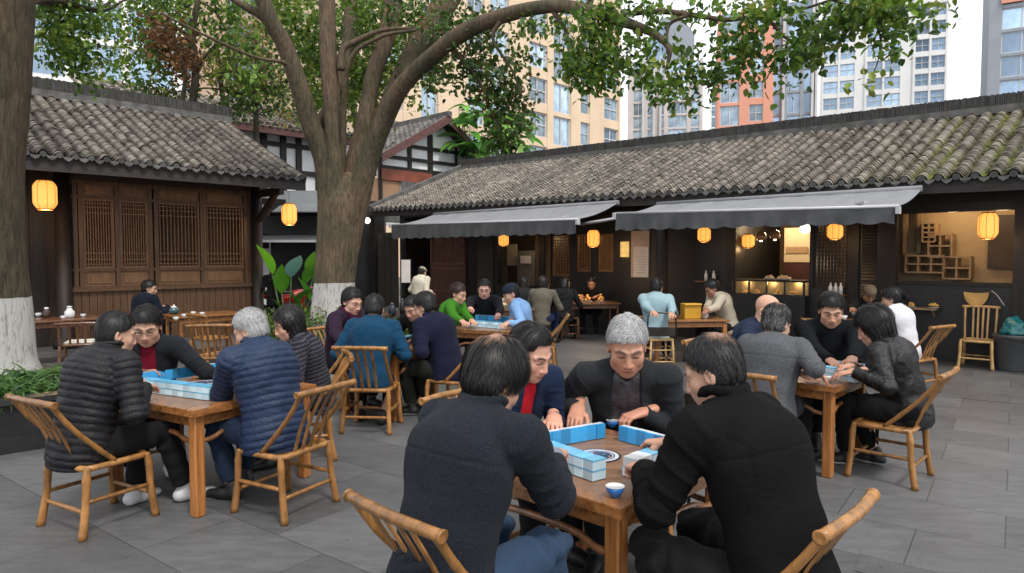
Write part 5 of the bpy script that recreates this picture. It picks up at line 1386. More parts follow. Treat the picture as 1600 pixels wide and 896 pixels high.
M_BEIGE = mat('beige_render', (.64, .49, .34), .8, .08, .4, 0); M_GREYT = mat('grey_render', (.36, .31, .33), .8, .1, .4, 0)
M_ORANGE = mat('salmon_render', (.66, .30, .21), .8, .06, .4, 0); M_WHT = mat('white_render', (.76, .76, .74), .8, .05, .4, 0); M_SLATE = mat('slate_render', (.26, .29, .33), .7, .1, .4, 0)
tower('tall beige apartment tower with grey windows rising behind the big tree', 560, 52, V, 34.5, 0, 62, [(4, 'p', 1), (3.2, 'w', 2), (3, 'p', 1), (3, 'r', 2), (5.5, 'p', 1), (3.4, 'w', 2), (1.2, 'p', 1), (4, 'w', 2), (4.6, 'p', 1), (4.4, 'w', 2), (1.5, 'p', 1), (4.6, 'r', 2), (2.6, 'p', 1), (2.6, 'w', 1), (4.2, 'p', 1), (4.4, 'w', 2), (.6, 'p', 1)], M_BEIGE, 3.3, 16, zvis=8)
def gable_top(Wl, root):
    mb = MB(); z = 45.
    mb.prism([Wl.P(4, 1, z), Wl.P(14.5, 1, z), Wl.P(14.5, 1, z+6), Wl.P(11.5, 1, z+10), Wl.P(7.5, 1, z+10), Wl.P(4, 1, z+5)], Wl.y*6); wb(mb, 'stepped_top', M_SLATE, root)
    mb = MB(); mb.prism([Wl.P(4.8, .6, z), Wl.P(8.5, .6, z), Wl.P(8.5, .6, z+8.6), Wl.P(4.8, .6, z+4.6)], Wl.y*.5); wb(mb, 'top_glazing', M_WGLASS2, root)
tower('distant grey tower with a stepped pointed top above the ridge', 979, 155, V3(1, -.22), 16.4, 0, 45, [(1.4, 'p', 1), (2.5, 'r', 2), (1, 'p', 1), (1.2, 'r', 1), (1.6, 'p', 1), (1.2, 'r', 1), (1, 'p', 1), (4.5, 'r', 3), (1, 'p', 1), (2, 'r', 1), (.8, 'p', 1)], mat('warm_grey_render', (.55, .49, .46), .8, .1, .4, 0), 3., 14, zvis=26, extra=gable_top, fin=[(3.2, .5, .6), (5.6, .5, .6), (7.0, .5, .6)])
tower('slim pale distant tower left of the salmon one', 1106, 190, V3(1, -.3), 3.2, 0, 46, [(.5, 'p', 1), (1, 'r', 1), (.3, 'p', 1), (1, 'r', 1), (.4, 'p', 1)], M_WHT, 3., 8, M_WGLASS2, zvis=30)
Wt, rt = tower('salmon and grey apartment tower in the middle of the skyline', 1118, 92, V3(1, -.27), 7.0, 0, 34, [(.3, 'p', 1), (2.4, 'r', 2), (1.2, 'p', 1), (1.7, 'w', 2), (1.2, 'p', 1)], M_ORANGE, 3.05, 12, zvis=17, name='apartment_tower')
tower('slate blue glazed tower joined behind the salmon one', 1193, 94, V3(1, -.36), 6.4, 0, 36.0, [(.25, 'p', 1), (1.4, 'r', 1), (.9, 'p', 1), (1.5, 'r', 2), (.4, 'p', 1), (1.1, 'r', 1), (.5, 'p', 1)], M_SLATE, 3.05, 12, zvis=17, name='apartment_tower', fin=[(2.0, .35, .5), (5.6, .35, .5), (6.1, .3, .4)], glass=M_WGLASS2)
tower('white gridded apartment tower with many small windows', 1279, 125, V3(1, -.42), 19.5, 0, 48, [(.2, 'p', 1), (2, 'w', 2), (.3, 'p', 1), (2, 'w', 2), (.25, 'p', 1), (1.2, 'b', 1), (.25, 'p', 1), (2.1, 'w', 2), (.25, 'p', 1), (2.1, 'w', 2), (.25, 'p', 1), (1.4, 'b', 1), (.25, 'p', 1), (1.8, 'w', 2), (.25, 'p', 1), (1.8, 'w', 2), (.3, 'p', 1)], M_WHT, 2.95, 12, zvis=23, name='apartment_tower', glass=M_WGLASS2)
def panel5(Wl, root):
    mb = MB(); mb.prism([Wl.P(1.2, -.2, 33.6), Wl.P(4.3, -.2, 33.6), Wl.P(4.3, -.2, 38), Wl.P(1.2, -.2, 38)], Wl.y*.3); wb(mb, 'salmon_panel', M_ORANGE, root)
tower('grey and salmon tower cut off at the right edge', 1534, 88, V3(1, -.6), 14, 0, 60, [(1., 'p', 1), (3.2, 'r', 2), (.4, 'p', 1), (5, 'r', 3), (1, 'p', 1)], M_SLATE, 3.0, 12, zvis=18, name='apartment_tower', extra=panel5, glass=M_WGLASS2)
tower('blue glass office tower behind the left teahouse', 30, 50, V3(1, .62), 11.5, 0, 50, [(.6, 'p', 1), (2, 'r', 1), (.5, 'p', 1), (2.6, 'r', 2), (.3, 'p', 1), (2.6, 'r', 2), (.8, 'p', 1)], M_WHT, 3.2, 12, zvis=9, glass=mat('sky_blue_glass', (.22, .33, .46), .08, .25, .2, 0, spec=.9, metal=.3, col2=(.40, .54, .68), orand=.3))
tower('beige flats behind the leaves left of the big tree', 205, 62, V3(1, .45), 26, 0, 40, [(1.2, 'p', 1), (1.4, 'w', 1), (1.4, 'p', 1), (2.4, 'w', 2), (1.5, 'p', 1), (2.4, 'r', 2), (2, 'p', 1)], mat('peach_render', (.60, .45, .35), .8, .08, .4, 0), 3.2, 10, zvis=9, name='apartment_tower')
# ================================================================ trees
def bark(name, c1, c2, painted=None):
    m = bpy.data.materials.new(name); m.use_nodes = True; nt = m.node_tree; N = nt.nodes; L = nt.links; b = N['Principled BSDF']
    tc = N.new('ShaderNodeTexCoord'); mp = N.new('ShaderNodeMapping'); mp.inputs['Scale'].default_value = (13, 13, 2.2); L.new(tc.outputs['Object'], mp.inputs[0])
    n1 = N.new('ShaderNodeTexNoise'); n1.inputs['Scale'].default_value = 2.2; n1.inputs['Detail'].default_value = 12; n1.inputs['Roughness'].default_value = .72; n1.inputs['Distortion'].default_value = .5; L.new(mp.outputs[0], n1.inputs['Vector'])
    n2 = N.new('ShaderNodeTexNoise'); n2.inputs['Scale'].default_value = 1.6; n2.inputs['Detail'].default_value = 6; L.new(tc.outputs['Object'], n2.inputs['Vector'])
    rp = N.new('ShaderNodeValToRGB'); e = rp.color_ramp.elements; e[0].position = .36; e[0].color = (*[c*.32 for c in c1], 1); e[1].position = .66; e[1].color = (*c1, 1); L.new(n1.outputs['Fac'], rp.inputs[0])
    mx = N.new('ShaderNodeMix'); mx.data_type = 'RGBA'; rr = N.new('ShaderNodeMapRange'); rr.inputs[1].default_value = .42; rr.inputs[2].default_value = .62; L.new(n2.outputs['Fac'], rr.inputs[0])
    m3 = N.new('ShaderNodeMix'); m3.data_type = 'RGBA'; m3.blend_type = 'MULTIPLY'; m3.inputs[0].default_value = 1; L.new(rp.outputs[0], m3.inputs[6]); m3.inputs[7].default_value = (*[a/max(b_, .001) for a, b_ in zip(c2, c1)], 1)
    L.new(rr.outputs[0], mx.inputs[0]); L.new(rp.outputs[0], mx.inputs[6]); L.new(m3.outputs[2], mx.inputs[7]); out = mx.outputs[2]
    if painted is not None:       # lime wash up to a level with a ragged edge
        sp = N.new('ShaderNodeSeparateXYZ'); L.new(tc.outputs['Object'], sp.inputs[0])
        ad = N.new('ShaderNodeMath'); ad.operation = 'MULTIPLY_ADD'; L.new(n2.outputs['Fac'], ad.inputs[0]); ad.inputs[1].default_value = .10; L.new(sp.outputs['Z'], ad.inputs[2])
        lt = N.new('ShaderNodeMath'); lt.operation = 'LESS_THAN'; L.new(ad.outputs[0], lt.inputs[0]); lt.inputs[1].default_value = painted+.05
        wr = N.new('ShaderNodeMapRange'); wr.inputs[1].default_value = .33; wr.inputs[2].default_value = .50; wr.inputs[3].default_value = .15; wr.inputs[4].default_value = 1.; L.new(n1.outputs['Fac'], wr.inputs[0])
        ml = N.new('ShaderNodeMath'); ml.operation = 'MULTIPLY'; L.new(lt.outputs[0], ml.inputs[0]); L.new(wr.outputs[0], ml.inputs[1])
        m4 = N.new('ShaderNodeMix'); m4.data_type = 'RGBA'; L.new(ml.outputs[0], m4.inputs[0]); L.new(out, m4.inputs[6]); m4.inputs[7].default_value = (.42, .41, .39, 1); out = m4.outputs[2]
    L.new(out, b.inputs['Base Color']); b.inputs['Roughness'].default_value = .9; b.inputs['Specular IOR Level'].default_value = .2
    bp = N.new('ShaderNodeBump'); bp.inputs['Strength'].default_value = .8; bp.inputs['Distance'].default_value = .03; L.new(n1.outputs['Fac'], bp.inputs['Height']); L.new(bp.outputs[0], b.inputs['Normal'])
    return m
def spline(P, n):
    P = np.array(P, float); Q = np.vstack([2*P[0]-P[1], P, 2*P[-1]-P[-2]]); out = []
    for i in range(len(P)-1):
        for t in np.linspace(0, 1, n, endpoint=False):
            a, b, c, d = Q[i:i+4]; out.append(.5*(2*b+(c-a)*t+(2*a-5*b+4*c-d)*t*t+(3*b-a-3*c+d)*t**3))
    out.append(P[-1]); return np.array(out)
def limb(mb, pts, n=6, seg=14, knob=.05, seed=0):
    """pts: list of (x, y, z, r)"""
    S_ = spline(pts, n); vs0 = len(mb.v)
    mb.tube(S_[:, :3], list(np.maximum(S_[:, 3], .004)), seg)
    v = mb.v[-1]; nn = vnoise(v*np.array([3, 3, 1.2])+seed, 31)-.5; c = np.repeat(S_[:, :3], seg, 0); r = v-c
    mb.v[-1] = c+r*(1+knob*2*nn[:, None]+.0)
    return S_
def leafmat(name, c1, c2, rough=.45):
    m = bpy.data.materials.new(name); m.use_nodes = True; nt = m.node_tree; N = nt.nodes; L = nt.links; b = N['Principled BSDF']
    at = N.new('ShaderNodeAttribute'); at.attribute_name = 'Col'; L.new(at.outputs['Color'], b.inputs['Base Color'])
    b.inputs['Roughness'].default_value = rough; b.inputs['Specular IOR Level'].default_value = .35
    tr = N.new('ShaderNodeBsdfTranslucent'); L.new(at.outputs['Color'], tr.inputs['Color'])
    mx = N.new('ShaderNodeMixShader'); mx.inputs[0].default_value = .38; L.new(b.outputs[0], mx.inputs[1]); L.new(tr.outputs[0], mx.inputs[2]); L.new(mx.outputs[0], N['Material Output'].inputs[0])
    return m
M_LEAF = leafmat('leaf', None, None)
def leaves(name, centres, nper, spread, size, cols, parent=None, droop=.5, flat=.0, mat_=None):
    """leaf-shaped faces in tufts round the given centres; cols: list of (rgb, weight)"""
    C_ = np.array(centres, float); n = len(C_)*nper
    c = np.repeat(C_[:, :3], nper, 0)
    p = c+RNG.normal(0, 1, (n, 3))*np.array(spread)
    d = RNG.normal(0, 1, (n, 3)); d[:, 2] -= droop; d /= np.linalg.norm(d, axis=1)[:, None]
    u = RNG.normal(0, 1, (n, 3)); u[:, 2] += 1.; u -= d*np.sum(u*d, 1)[:, None]; u /= np.linalg.norm(u, axis=1)[:, None]; s = np.cross(d, u)
    L_ = (size*RNG.uniform(.6, 1.3, n))[:, None]; W_ = L_*RNG.uniform(.30, .45, n)[:, None]
    fold = RNG.uniform(.05, .30, n)[:, None]
    a = p; b1 = p+d*L_*.3+s*W_*.8+u*W_*fold; b2 = p+d*L_*.68+s*W_*.62+u*W_*fold*.7; e = p+d*L_-u*L_*.08; b3 = p+d*L_*.68-s*W_*.62+u*W_*fold*.7; b4 = p+d*L_*.3-s*W_*.8+u*W_*fold
    m = p+d*L_*.5
    vs = np.stack([a, b1, b2, e, b3, b4], 1).reshape(-1, 3)
    k = np.arange(n)[:, None]*6
    q = np.concatenate([k+np.array([[0, 1, 2, 3]]), k+np.array([[0, 3, 4, 5]])], 0)
    wts = np.array([w for _, w in cols]); wts = wts/wts.sum(); ci = np.array([c_ for c_, _ in cols])
    grp = RNG.choice(len(cols), len(C_), p=wts); ch = np.repeat(grp, nper); sw = RNG.random(n) < .35
    ch[sw] = RNG.choice(len(cols), sw.sum(), p=wts)
    cc = ci[ch]*RNG.uniform(.6, 1.4, n)[:, None]
    if parent is not None: vs = vs-off(parent)
    return mesh_obj(name, vs, q, mat_ or M_LEAF, parent, False, np.repeat(cc, 6, 0))
G1 = [((.085, .160, .020), 5), ((.13, .22, .025), 3), ((.045, .095, .018), 3), ((.20, .25, .04), 1.2)]
G2_ = [((.050, .095, .018), 5), ((.08, .14, .028), 3), ((.032, .062, .016), 3), ((.15, .09, .03), 1.2)]
RUST = [((.13, .055, .02), 5), ((.08, .04, .015), 3), ((.20, .10, .03), 1)]
YEL = [((.24, .20, .05), 4), ((.12, .14, .03), 4), ((.30, .22, .07), 1)]
def W3(px, py, Y, r): p = dp(px, py, Y); return (p[0], p[1], p[2], r)
def rpx(w, Y): return w/2*Y/FPX
# ---- the big tree in the middle
TY = 12.2
base = dp(528, 560, TY); base[2] = 0
big = thing('big_tree', 'many-limbed shade tree with a white painted foot in the middle of the yard', 'tree', (base[0], base[1], 0))
mb = MB()
b0 = off(big)
def L_(pts, **k):
    P = [(np.array(W3(x, y, Y, rpx(w*((.85 if y < 285 else .93) if w > 20 and Y > 9 else 1), Y)))-np.array([*b0, 0])) for x, y, Y, w in pts]; return limb(mb, P, **k)
# foot and fluted trunk built of merged strands
L_([(522, 575, TY, 104), (520, 500, TY, 72), (523, 440, TY, 58), (530, 380, TY, 62), (536, 320, TY, 68), (543, 290, TY, 50), (546, 270, TY, 26)], seg=22, knob=.07)
L_([(496, 575, TY-.1, 52), (503, 470, TY-.05, 33), (510, 380, TY, 34), (514, 310, TY, 38), (506, 250, TY-.1, 36), (484, 190, TY-.3, 35), (466, 130, TY-.5, 33), (445, 72, TY-.7, 31), (422, 30, TY-.9, 29), (400, -30, TY-1.1, 26)], seg=16, knob=.06)
L_([(546, 575, TY, 52), (539, 470, TY, 32), (547, 380, TY, 36), (560, 310, TY-.05, 40), (580, 240, TY-.2, 37), (604, 180, TY-.4, 35), (630, 133, TY-.7, 32), (670, 93, TY-1.1, 30), (722, 52, TY-1.7, 30), (790, 24, TY-2.4, 27), (862, 10, TY-3.0, 24), (918, 17, TY-3.4, 21), (970, 33, TY-3.8, 17), (1020, 52, TY-4.1, 12), (1045, 76, TY-4.2, 8), (1043, 104, TY-4.2, 5)], seg=16, knob=.05)
L_([(520, 420, TY-.1, 30), (523, 330, TY-.12, 34), (523, 250, TY-.15, 33), (518, 160, TY-.2, 32), (513, 80, TY-.2, 31), (510, -30, TY-.2, 29)], seg=14, knob=.05)
L_([(540, 330, TY+.1, 30), (550, 270, TY+.1, 34), (568, 200, TY+.2, 32), (583, 120, TY+.3, 30), (604, 55, TY+.4, 32), (620, -30, TY+.5, 30)], seg=14, knob=.05)
L_([(546, 300, TY+.2, 26), (572, 240, TY+.2, 29), (598, 180, TY+.3, 29), (628, 110, TY+.5, 29), (655, 60, TY+.7, 30), (700, -20, TY+1.0, 27)], seg=14, knob=.05)
L_([(600, 175, TY+.3, 26), (640, 110, TY+.2, 27), (676, 55, TY, 26), (722, -20, TY-.2, 22)], seg=12, knob=.05)
L_([(500, 200, TY, 14), (530, 120, TY+.3, 26), (545, 60, TY+.6, 24), (550, -30, TY+.9, 22)], seg=12)
twigs = []
def T_(pts, **k): S_ = L_(pts, seg=7, knob=.08, **k); twigs.append(S_[:, :3]+b0); return S_
T_([(425, 40, TY-.8, 16), (404, 22, TY-.9, 13), (375, 6, TY-1, 10), (340, -20, TY-1.1, 8)])
T_([(475, 130, TY-.5, 12), (450, 100, TY-.7, 7), (400, 90, TY-1, 5), (330, 60, TY-1.4, 4), (250, 20, TY-1.8, 3)])
T_([(535, 290, TY, 10), (543, 110, TY-.6, 8), (590, 60, TY-.8, 6), (650, 47, TY-.9, 5)])
T_([(533, 110, TY-.3, 14), (536, 78, TY-.3, 11), (562, 62, TY-.3, 9), (600, 47, TY-.4, 6), (650, 44, TY-.4, 4)])
T_([(860, 12, TY-3, 10), (880, 40, TY-3.1, 7), (888, 62, TY-3.2, 5), (905, 90, TY-3.3, 3)])
T_([(918, 17, TY-3.4, 12), (925, -5, TY-3.5, 10), (940, -30, TY-3.6, 8)])
T_([(965, 30, TY-3.8, 9), (985, 22, TY-3.9, 9), (1031, 18, TY-4.1, 9), (1085, 24, TY-4.3, 8), (1133, 31, TY-4.5, 7.5), (1180, 27, TY-4.7, 7), (1205, 36, TY-4.8, 6), (1222, 55, TY-4.9, 5), (1240, 64, TY-5, 4), (1262, 60, TY-5, 3)])
T_([(1075, 24, TY-4.3, 6), (1045, 40, TY-4.2, 5), (1043, 80, TY-4.2, 3)])
T_([(990, 22, TY-4, 7), (1005, 5, TY-4, 6), (1020, -20, TY-4, 5)])
T_([(1240, 64, TY-5, 3), (1278, 48, TY-5.1, 3), (1290, 22, TY-5.1, 3), (1300, -15, TY-5.1, 2.5)])
T_([(1180, 27, TY-4.7, 4), (1240, 18, TY-4.9, 4), (1300, 0, TY-5.2, 5), (1350, -15, TY-5.4, 5)])
T_([(1300, 0, TY-5.2, 5), (1360, 20, TY-5.3, 4), (1400, 30, TY-5.3, 3), (1450, 22, TY-5.4, 2.4), (1474, 14, TY-5.4, 2)])
T_([(1360, 20, TY-5.3, 3), (1376, 60, TY-5.3, 3), (1372, 95, TY-5.3, 2), (1363, 118, TY-5.3, 1.6)])
T_([(700, 70, TY-1.4, 9), (745, 120, TY-1.4, 5), (770, 180, TY-1.4, 4), (790, 220, TY-1.4, 2.6)])
T_([(790, 24, TY-2.4, 10), (770, 60, TY-2.3, 6), (800, 110, TY-2.3, 4), (815, 150, TY-2.3, 3)])
big_wood = mb.build('trunk', bark('fluted_grey_bark', (.180, .128, .085), (.110, .098, .062), 1.27-.0), big, True)
for i in range(0): pass
cen = []
def clump(px, py, Y, rx, ry, n, ry_d=.5):
    for _ in range(n):
        x = random.gauss(px, rx*.55); y = random.gauss(py, ry*.55); p = dp(x, y, Y+random.uniform(-ry_d, ry_d)); cen.append(p)
for a in [(1040, 20, TY-4.2, 60, 28, 20), (1010, 85, TY-4, 26, 40, 16), (1060, 110, TY-4.2, 32, 36, 17), (1030, 135, TY-4.1, 14, 20, 7), (1150, 30, TY-4.6, 55, 24, 20), (1135, 95, TY-4.5, 45, 26, 18), (1175, 80, TY-4.6, 25, 35, 16), (1232, 105, TY-4.9, 30, 20, 13), (1260, 75, TY-5, 35, 22, 14),
          (1300, 45, TY-5.1, 40, 30, 24), (1340, 15, TY-5.3, 45, 20, 24), (1390, 60, TY-5.3, 24, 34, 15), (1400, 12, TY-5.3, 40, 16, 22), (1362, 117, TY-5.3, 12, 12, 5), (1445, 22, TY-5.4, 20, 12, 5), (1120, 120, TY-4.4, 16, 16, 8), (1220, 15, TY-4.9, 50, 14, 12),
          (935, 60, TY-3.6, 30, 30, 26), (950, 100, TY-3.7, 26, 28, 26), (912, 105, TY-3.5, 22, 22, 16), (925, 30, TY-3.6, 30, 20, 14), (890, 100, TY-3.4, 14, 20, 8), (875, 50, TY-3.2, 18, 20, 10), (960, 15, TY-3.8, 26, 16, 12), (830, 45, TY-2.6, 20, 30, 9), (930, 130, TY-3.6, 16, 12, 6)]: clump(*a, .35)
cen = [c for c in cen if random.random() < .70]
leaves('foliage', cen, 17, (.09, .12, .075), .095, G1, big)
cen = []
for a in [(760, 45, TY-1.4, 30, 30, 16), (745, 100, TY-1.3, 34, 34, 26), (768, 150, TY-1.3, 30, 34, 26), (800, 165, TY-1.4, 22, 26, 16), (790, 205, TY-1.4, 14, 20, 8), (690, 110, TY-.6, 26, 26, 10), (700, 40, TY-.8, 40, 30, 18), (650, 115, TY+.6, 26, 26, 8), (810, 110, TY-1.8, 16, 20, 8), (640, 20, TY, 50, 24, 18)]: clump(*a, .4)
leaves('drooping_foliage', cen, 19, (.14, .14, .13), .10, G2_+[((.07, .13, .02), 3)], big)
cen = []
for a in [(560, 40, TY+1.2, 60, 60, 34), (570, 120, TY+1.5, 40, 50, 24), (490, 60, TY+1.4, 30, 60, 24), (450, 20, TY+.8, 40, 30, 18), (640, 75, TY+1.5, 50, 50, 28), (505, 150, TY+1.8, 26, 50, 14)]: clump(*a, .7)
leaves('rear_foliage', cen, 30, (.2, .2, .18), .12, G1+[((.12, .18, .02), 3)], big)
# ---- the trunk cut by the left edge, in its planter
LY = 7.4
lt = thing('roadside_tree', 'huge rough trunk at the left edge with flaking white paint, rising from the black planter', 'tree', dp(8, 690, LY)*np.array([1, 1, 0]))
mb = MB(); b0 = off(lt)
L_([(5, 700, LY, 160), (2, 600, LY, 116), (-2, 560, LY, 100), (-6, 470, LY, 94), (-11, 380, LY, 88), (-13, 270, LY, 86), (-13, 160, LY, 94), (-11, 60, LY, 104), (-8, -40, LY, 108)], seg=40, knob=.05, n=10)
T_([(20, 20, LY+.5, 18), (70, -2, LY+1.2, 12), (150, 14, LY+2.2, 6), (185, -8, LY+2.6, 5)])
T_([(64, 5, LY+1.2, 10), (110, 10, LY+2, 7), (160, 18, LY+2.4, 5), (195, 0, LY+2.8, 3)])
mb.build('trunk', bark('rough_brown_bark', (.115, .085, .055), (.070, .062, .040), 1.30), lt, True)
cen = []
for a in [(90, 30, LY+2.2, 30, 30, 18), (120, 80, LY+2.4, 30, 30, 18), (85, 70, LY+2, 22, 26, 12), (150, 30, LY+2.6, 34, 24, 14), (135, 115, LY+2.6, 18, 20, 7), (75, 10, LY+1.8, 20, 20, 10), (100, -10, LY+2, 60, 14, 14)]: clump(*a, .4)
leaves('foliage', cen, 26, (.10, .12, .10), .085, G1, lt)
# ---- thinner trees behind the left roof
def back_tree(label, Y, trunk, clumps, cols, size=.14, n=30, group=None, sp=.28):
    global mb, b0, cen
    t = thing('courtyard_tree', label, 'tree', dp(trunk[0][0], trunk[0][1], Y)*np.array([1, 1, 0])); mb = MB(); b0 = off(t)
    for tr in ([trunk] if not isinstance(trunk[0][0], (list, tuple)) else trunk): L_([(x, y, Y, w) for x, y, w in tr], seg=9)
    p = dp(trunk[0][0], trunk[0][1], Y)
    mb.tube([(0, 0, 0), tuple(np.array(p)-b0)], [rpx(trunk[0][2], Y)*1.3, rpx(trunk[0][2], Y)], 9)
    for k in range(7):
        c = random.choice(clumps); tr = random.choice(trunk[1:]); L_([(tr[0], tr[1], Y, tr[2]*.5), ((tr[0]+c[0])/2, (tr[1]+c[1])/2-12, Y, tr[2]*.32), (c[0], c[1], Y, 1.5)], seg=6)
    mb.build('trunk', MATS.setdefault('bt', bark('thin_bark', (.11, .09, .065), (.06, .06, .04))), t, True)
    cen = []
    for c in clumps: clump(c[0], c[1], Y, c[2], c[3], c[4], .9)
    cen = [c for c in cen if random.random() < .78]
    leaves('crown', cen, n, (sp, sp, sp*.9), size, cols, t); return t
back_tree('leafy green tree behind the left roof, next to the rusty one', 18.6, [(300, 170, 12), (306, 110, 11), (300, 60, 10), (310, 0, 9), (320, -40, 7)], [(230, 40, 40, 40, 26), (300, 20, 60, 30, 34), (200, 95, 20, 30, 12), (360, 60, 40, 40, 22), (250, 95, 26, 26, 14), (390, 120, 24, 26, 14), (240, -5, 60, 20, 20)], G1, .15, 30)
back_tree('small tree with rust-brown leaves behind the left roof', 17.8, [(282, 170, 7), (290, 120, 7), (280, 80, 5), (262, 60, 3)], [(265, 70, 26, 22, 22), (290, 90, 14, 24, 14), (250, 55, 24, 14, 10)], RUST, .13, 26, sp=.22)
back_tree('yellowing tree in the gap left of the big tree', 22, [(352, 170, 8), (345, 120, 7), (360, 60, 6)], [(345, 95, 26, 26, 18), (400, 60, 34, 40, 20), (370, 130, 30, 20, 14), (440, 150, 20, 26, 9)], YEL, .16, 30)
back_tree('dark bushy evergreen right behind the left roof ridge', 19.6, [(400, 175, 9), (398, 150, 8), (400, 110, 6)], [(375, 155, 34, 14, 22), (430, 130, 24, 30, 20), (245, 150, 26, 10, 14), (400, 80, 24, 20, 10)], G2_+[((.06, .11, .02), 3)], .14, 30)
back_tree('tall light green tree behind the forked limbs', 24, [(560, 220, 10), (552, 150, 9), (560, 60, 8)], [(540, 140, 40, 50, 34), (600, 110, 36, 40, 20), (470, 120, 26, 60, 22), (560, 30, 90, 40, 46), (500, 185, 26, 20, 12)], G1+[((.14, .2, .03), 4)], .19, 34, sp=.4)
# ---- banana-like clump by the gable
def bigleaf(mb, base, dirv, L, W, col, droop=.5, n=9):
    d = unit(dirv); s = np.cross(d, (0, 0, 1.)); s = unit(s); vs = []; pts = []
    p = np.array(base, float); dd = d.copy()
    for i in range(n+1):
        t = i/n; w_ = W*math.sin(PI*min(1, t*1.02+.03))**.7*(1-.25*t)
        nrm = unit(np.cross(s, dd))
        vs += [p-s*w_+nrm*w_*.28, p, p+s*w_+nrm*w_*.28]; p = p+dd*L/n; dd = unit(dd+np.array([0, 0, -droop/n]))
    fs = []
    for i in range(n): a = i*3; fs += [(a, a+1, a+4, a+3), (a+1, a+2, a+5, a+4)]
    mb.add(vs, fs, col)
def leafy(name, label, cat, at_, leafs, stemcol=(.06, .09, .03), matn='broad_leaf'):
    t = thing(name, label, cat, at_)
    mb = MB(); st = MB()
    for (p, d, L, W, c, dr) in leafs:
        bigleaf(mb, p, d, L, W, c, dr); st.tube([(p[0]*.3, p[1]*.3, 0.02), (p[0]*.6, p[1]*.6, p[2]*.5), tuple(p)], [.03, .022, .012], 6)
    mb.build('leaves', M_LEAFB, t, True); st.build('stem', mat('green_stem', (.07, .12, .03), .6, .2, 6, .1), t, True)
    return t
M_LEAFB = leafmat('broad_leaf', None, None, .3)
def banana(label, px0, px1, py0, py1, Y, n, L, W, cols, at_px):
    g = dp(at_px, 400, Y); g[2] = 0; lf = []
    for _ in range(n):
        p = dp(random.uniform(px0, px1), random.uniform(py0, py1), Y+random.uniform(-.6, .6))-g
        a = random.uniform(0, 2*PI); lf.append((p, (math.cos(a), math.sin(a)*.6-.25, random.uniform(-.2, .9)), L*random.uniform(.6, 1.2), W*random.uniform(.7, 1.2), np.array(random.choice(cols))*random.uniform(.7, 1.3), random.uniform(.8, 1.8)))
    return leafy('banana_plant', label, 'plant', g, lf)
BC = [(.09, .28, .03), (.14, .34, .05), (.05, .16, .03), (.20, .40, .08)]
banana('tall broad-leaved plant showing above the roof beside the gable', 722, 820, 185, 245, 30, 60, 1.7, .36, BC, 770)
banana('broad-leaved plant behind the gable tip', 706, 745, 160, 195, 31, 14, 1.3, .28, BC, 722)
# bright plant and hedge behind the big tree
g0 = dp(450, 470, 15.2)*np.array([1, 1, 0]); lf = []
for px, py, dx, dz, L, W, c in ((425, 410, -.25, .75, .75, .30, (.16, .52, .03)), (455, 415, .35, .7, .6, .24, (.14, .34, .34)), (478, 425, .5, .8, .7, .24, (.10, .32, .03)), (440, 440, .1, .8, .7, .20, (.08, .26, .02)), (462, 455, .6, .5, .7, .18, (.05, .20, .02)), (484, 452, -.3, .9, .6, .20, (.12, .36, .04)), (470, 470, -.3, .8, .6, .18, (.06, .22, .03)), (490, 415, .1, 1, .6, .22, (.10, .28, .03)), (478, 485, .4, .7, .6, .16, (.08, .26, .03)), (450, 480, -.3, .6, .6, .15, (.05, .18, .02)), (488, 480, .5, .6, .6, .16, (.10, .3, .04))):
    lf.append((dp(px, py+18, 15.2)-g0, (dx, -.25, dz), L, W, c, .3))
leafy('banana_plant', 'bright green broad-leaved plant between motorbike and painted trunk', 'plant', g0, lf)
def hedge(name, label, px0, px1, yb, Y0, Y1, h, n, size, cols, kind=None, spr=.09):
    a = dp(px0, 400, Y0); b = dp(px1, 400, Y0); c = []
    for _ in range(n):
        u = random.random(); Yy = random.uniform(Y0, Y1); x = dp(px0+(px1-px0)*u, 400, Yy)[0]; c.append((x, Yy, random.random()**.6*h*(.8+.35*math.sin(u*21)+.2*math.sin(u*53))))
    o = leaves(name, c, 16, (spr, spr, spr*.7), size, cols); return o
hd = hedge('hedge', '', 424, 505, 530, 11.3, 13.2, .60, 640, .06, G2_+G1); tag(hd, 'clipped low hedge in front of the painted foot of the big tree', 'hedge')
hd = hedge('hedge', '', 560, 680, 530, 11.6, 12.8, .42, 420, .07, G1+G2_); tag(hd, 'loose green shrubs to the right of the big tree foot', 'hedge')
# the planter with spider-leaved plants
pa = gp(0, 712); pb = gp(88, 698); w_ = unit(pb-pa); n_ = np.array([-w_[1], w_[0], 0])
pl = thing('planter', 'long black stone planter holding the left tree and grassy plants', 'planter', pa)
A_ = pa-w_*2.2-pa; B_ = pb+w_*.95-pa
mb = MB(); mb.prism([A_, B_, B_+n_*.09, A_+n_*.09], (0, 0, .15)); mb.prism([A_+n_*.04, B_+n_*.04, B_+n_*.14, A_+n_*.14], (0, 0, .42)); mb.prism([B_-w_*.1, B_, B_+n_*3, B_-w_*.1+n_*3], (0, 0, .43))
mb.build('kerb_wall', mat('black_polished_stone', (.018, .018, .020), .25, .25, 6, .05, spec=.5), pl)
mb = MB(); z = .432; mb.prism([A_+(0, 0, z), B_+(.03, 0, z), B_+n_*.2+(.03, 0, z), A_+n_*.2+(0, 0, z)], (0, 0, .05)); mb.build('coping', mat('black_coping', (.028, .028, .03), .3, .2, 6, .05), pl)
mb = MB(); mb.prism([A_+n_*.15+(0, 0, .1), B_+n_*.15+(0, 0, .1), B_+n_*3+(0, 0, .1), A_+n_*3+(0, 0, .1)], (0, 0, .28)); mb.build('soil', mat('dark_soil', (.03, .022, .016), .95, .4, 12, .6), pl)
mb = MB(); cls = [(.05, .13, .025), (.08, .18, .04), (.03, .08, .02), (.12, .24, .06)]
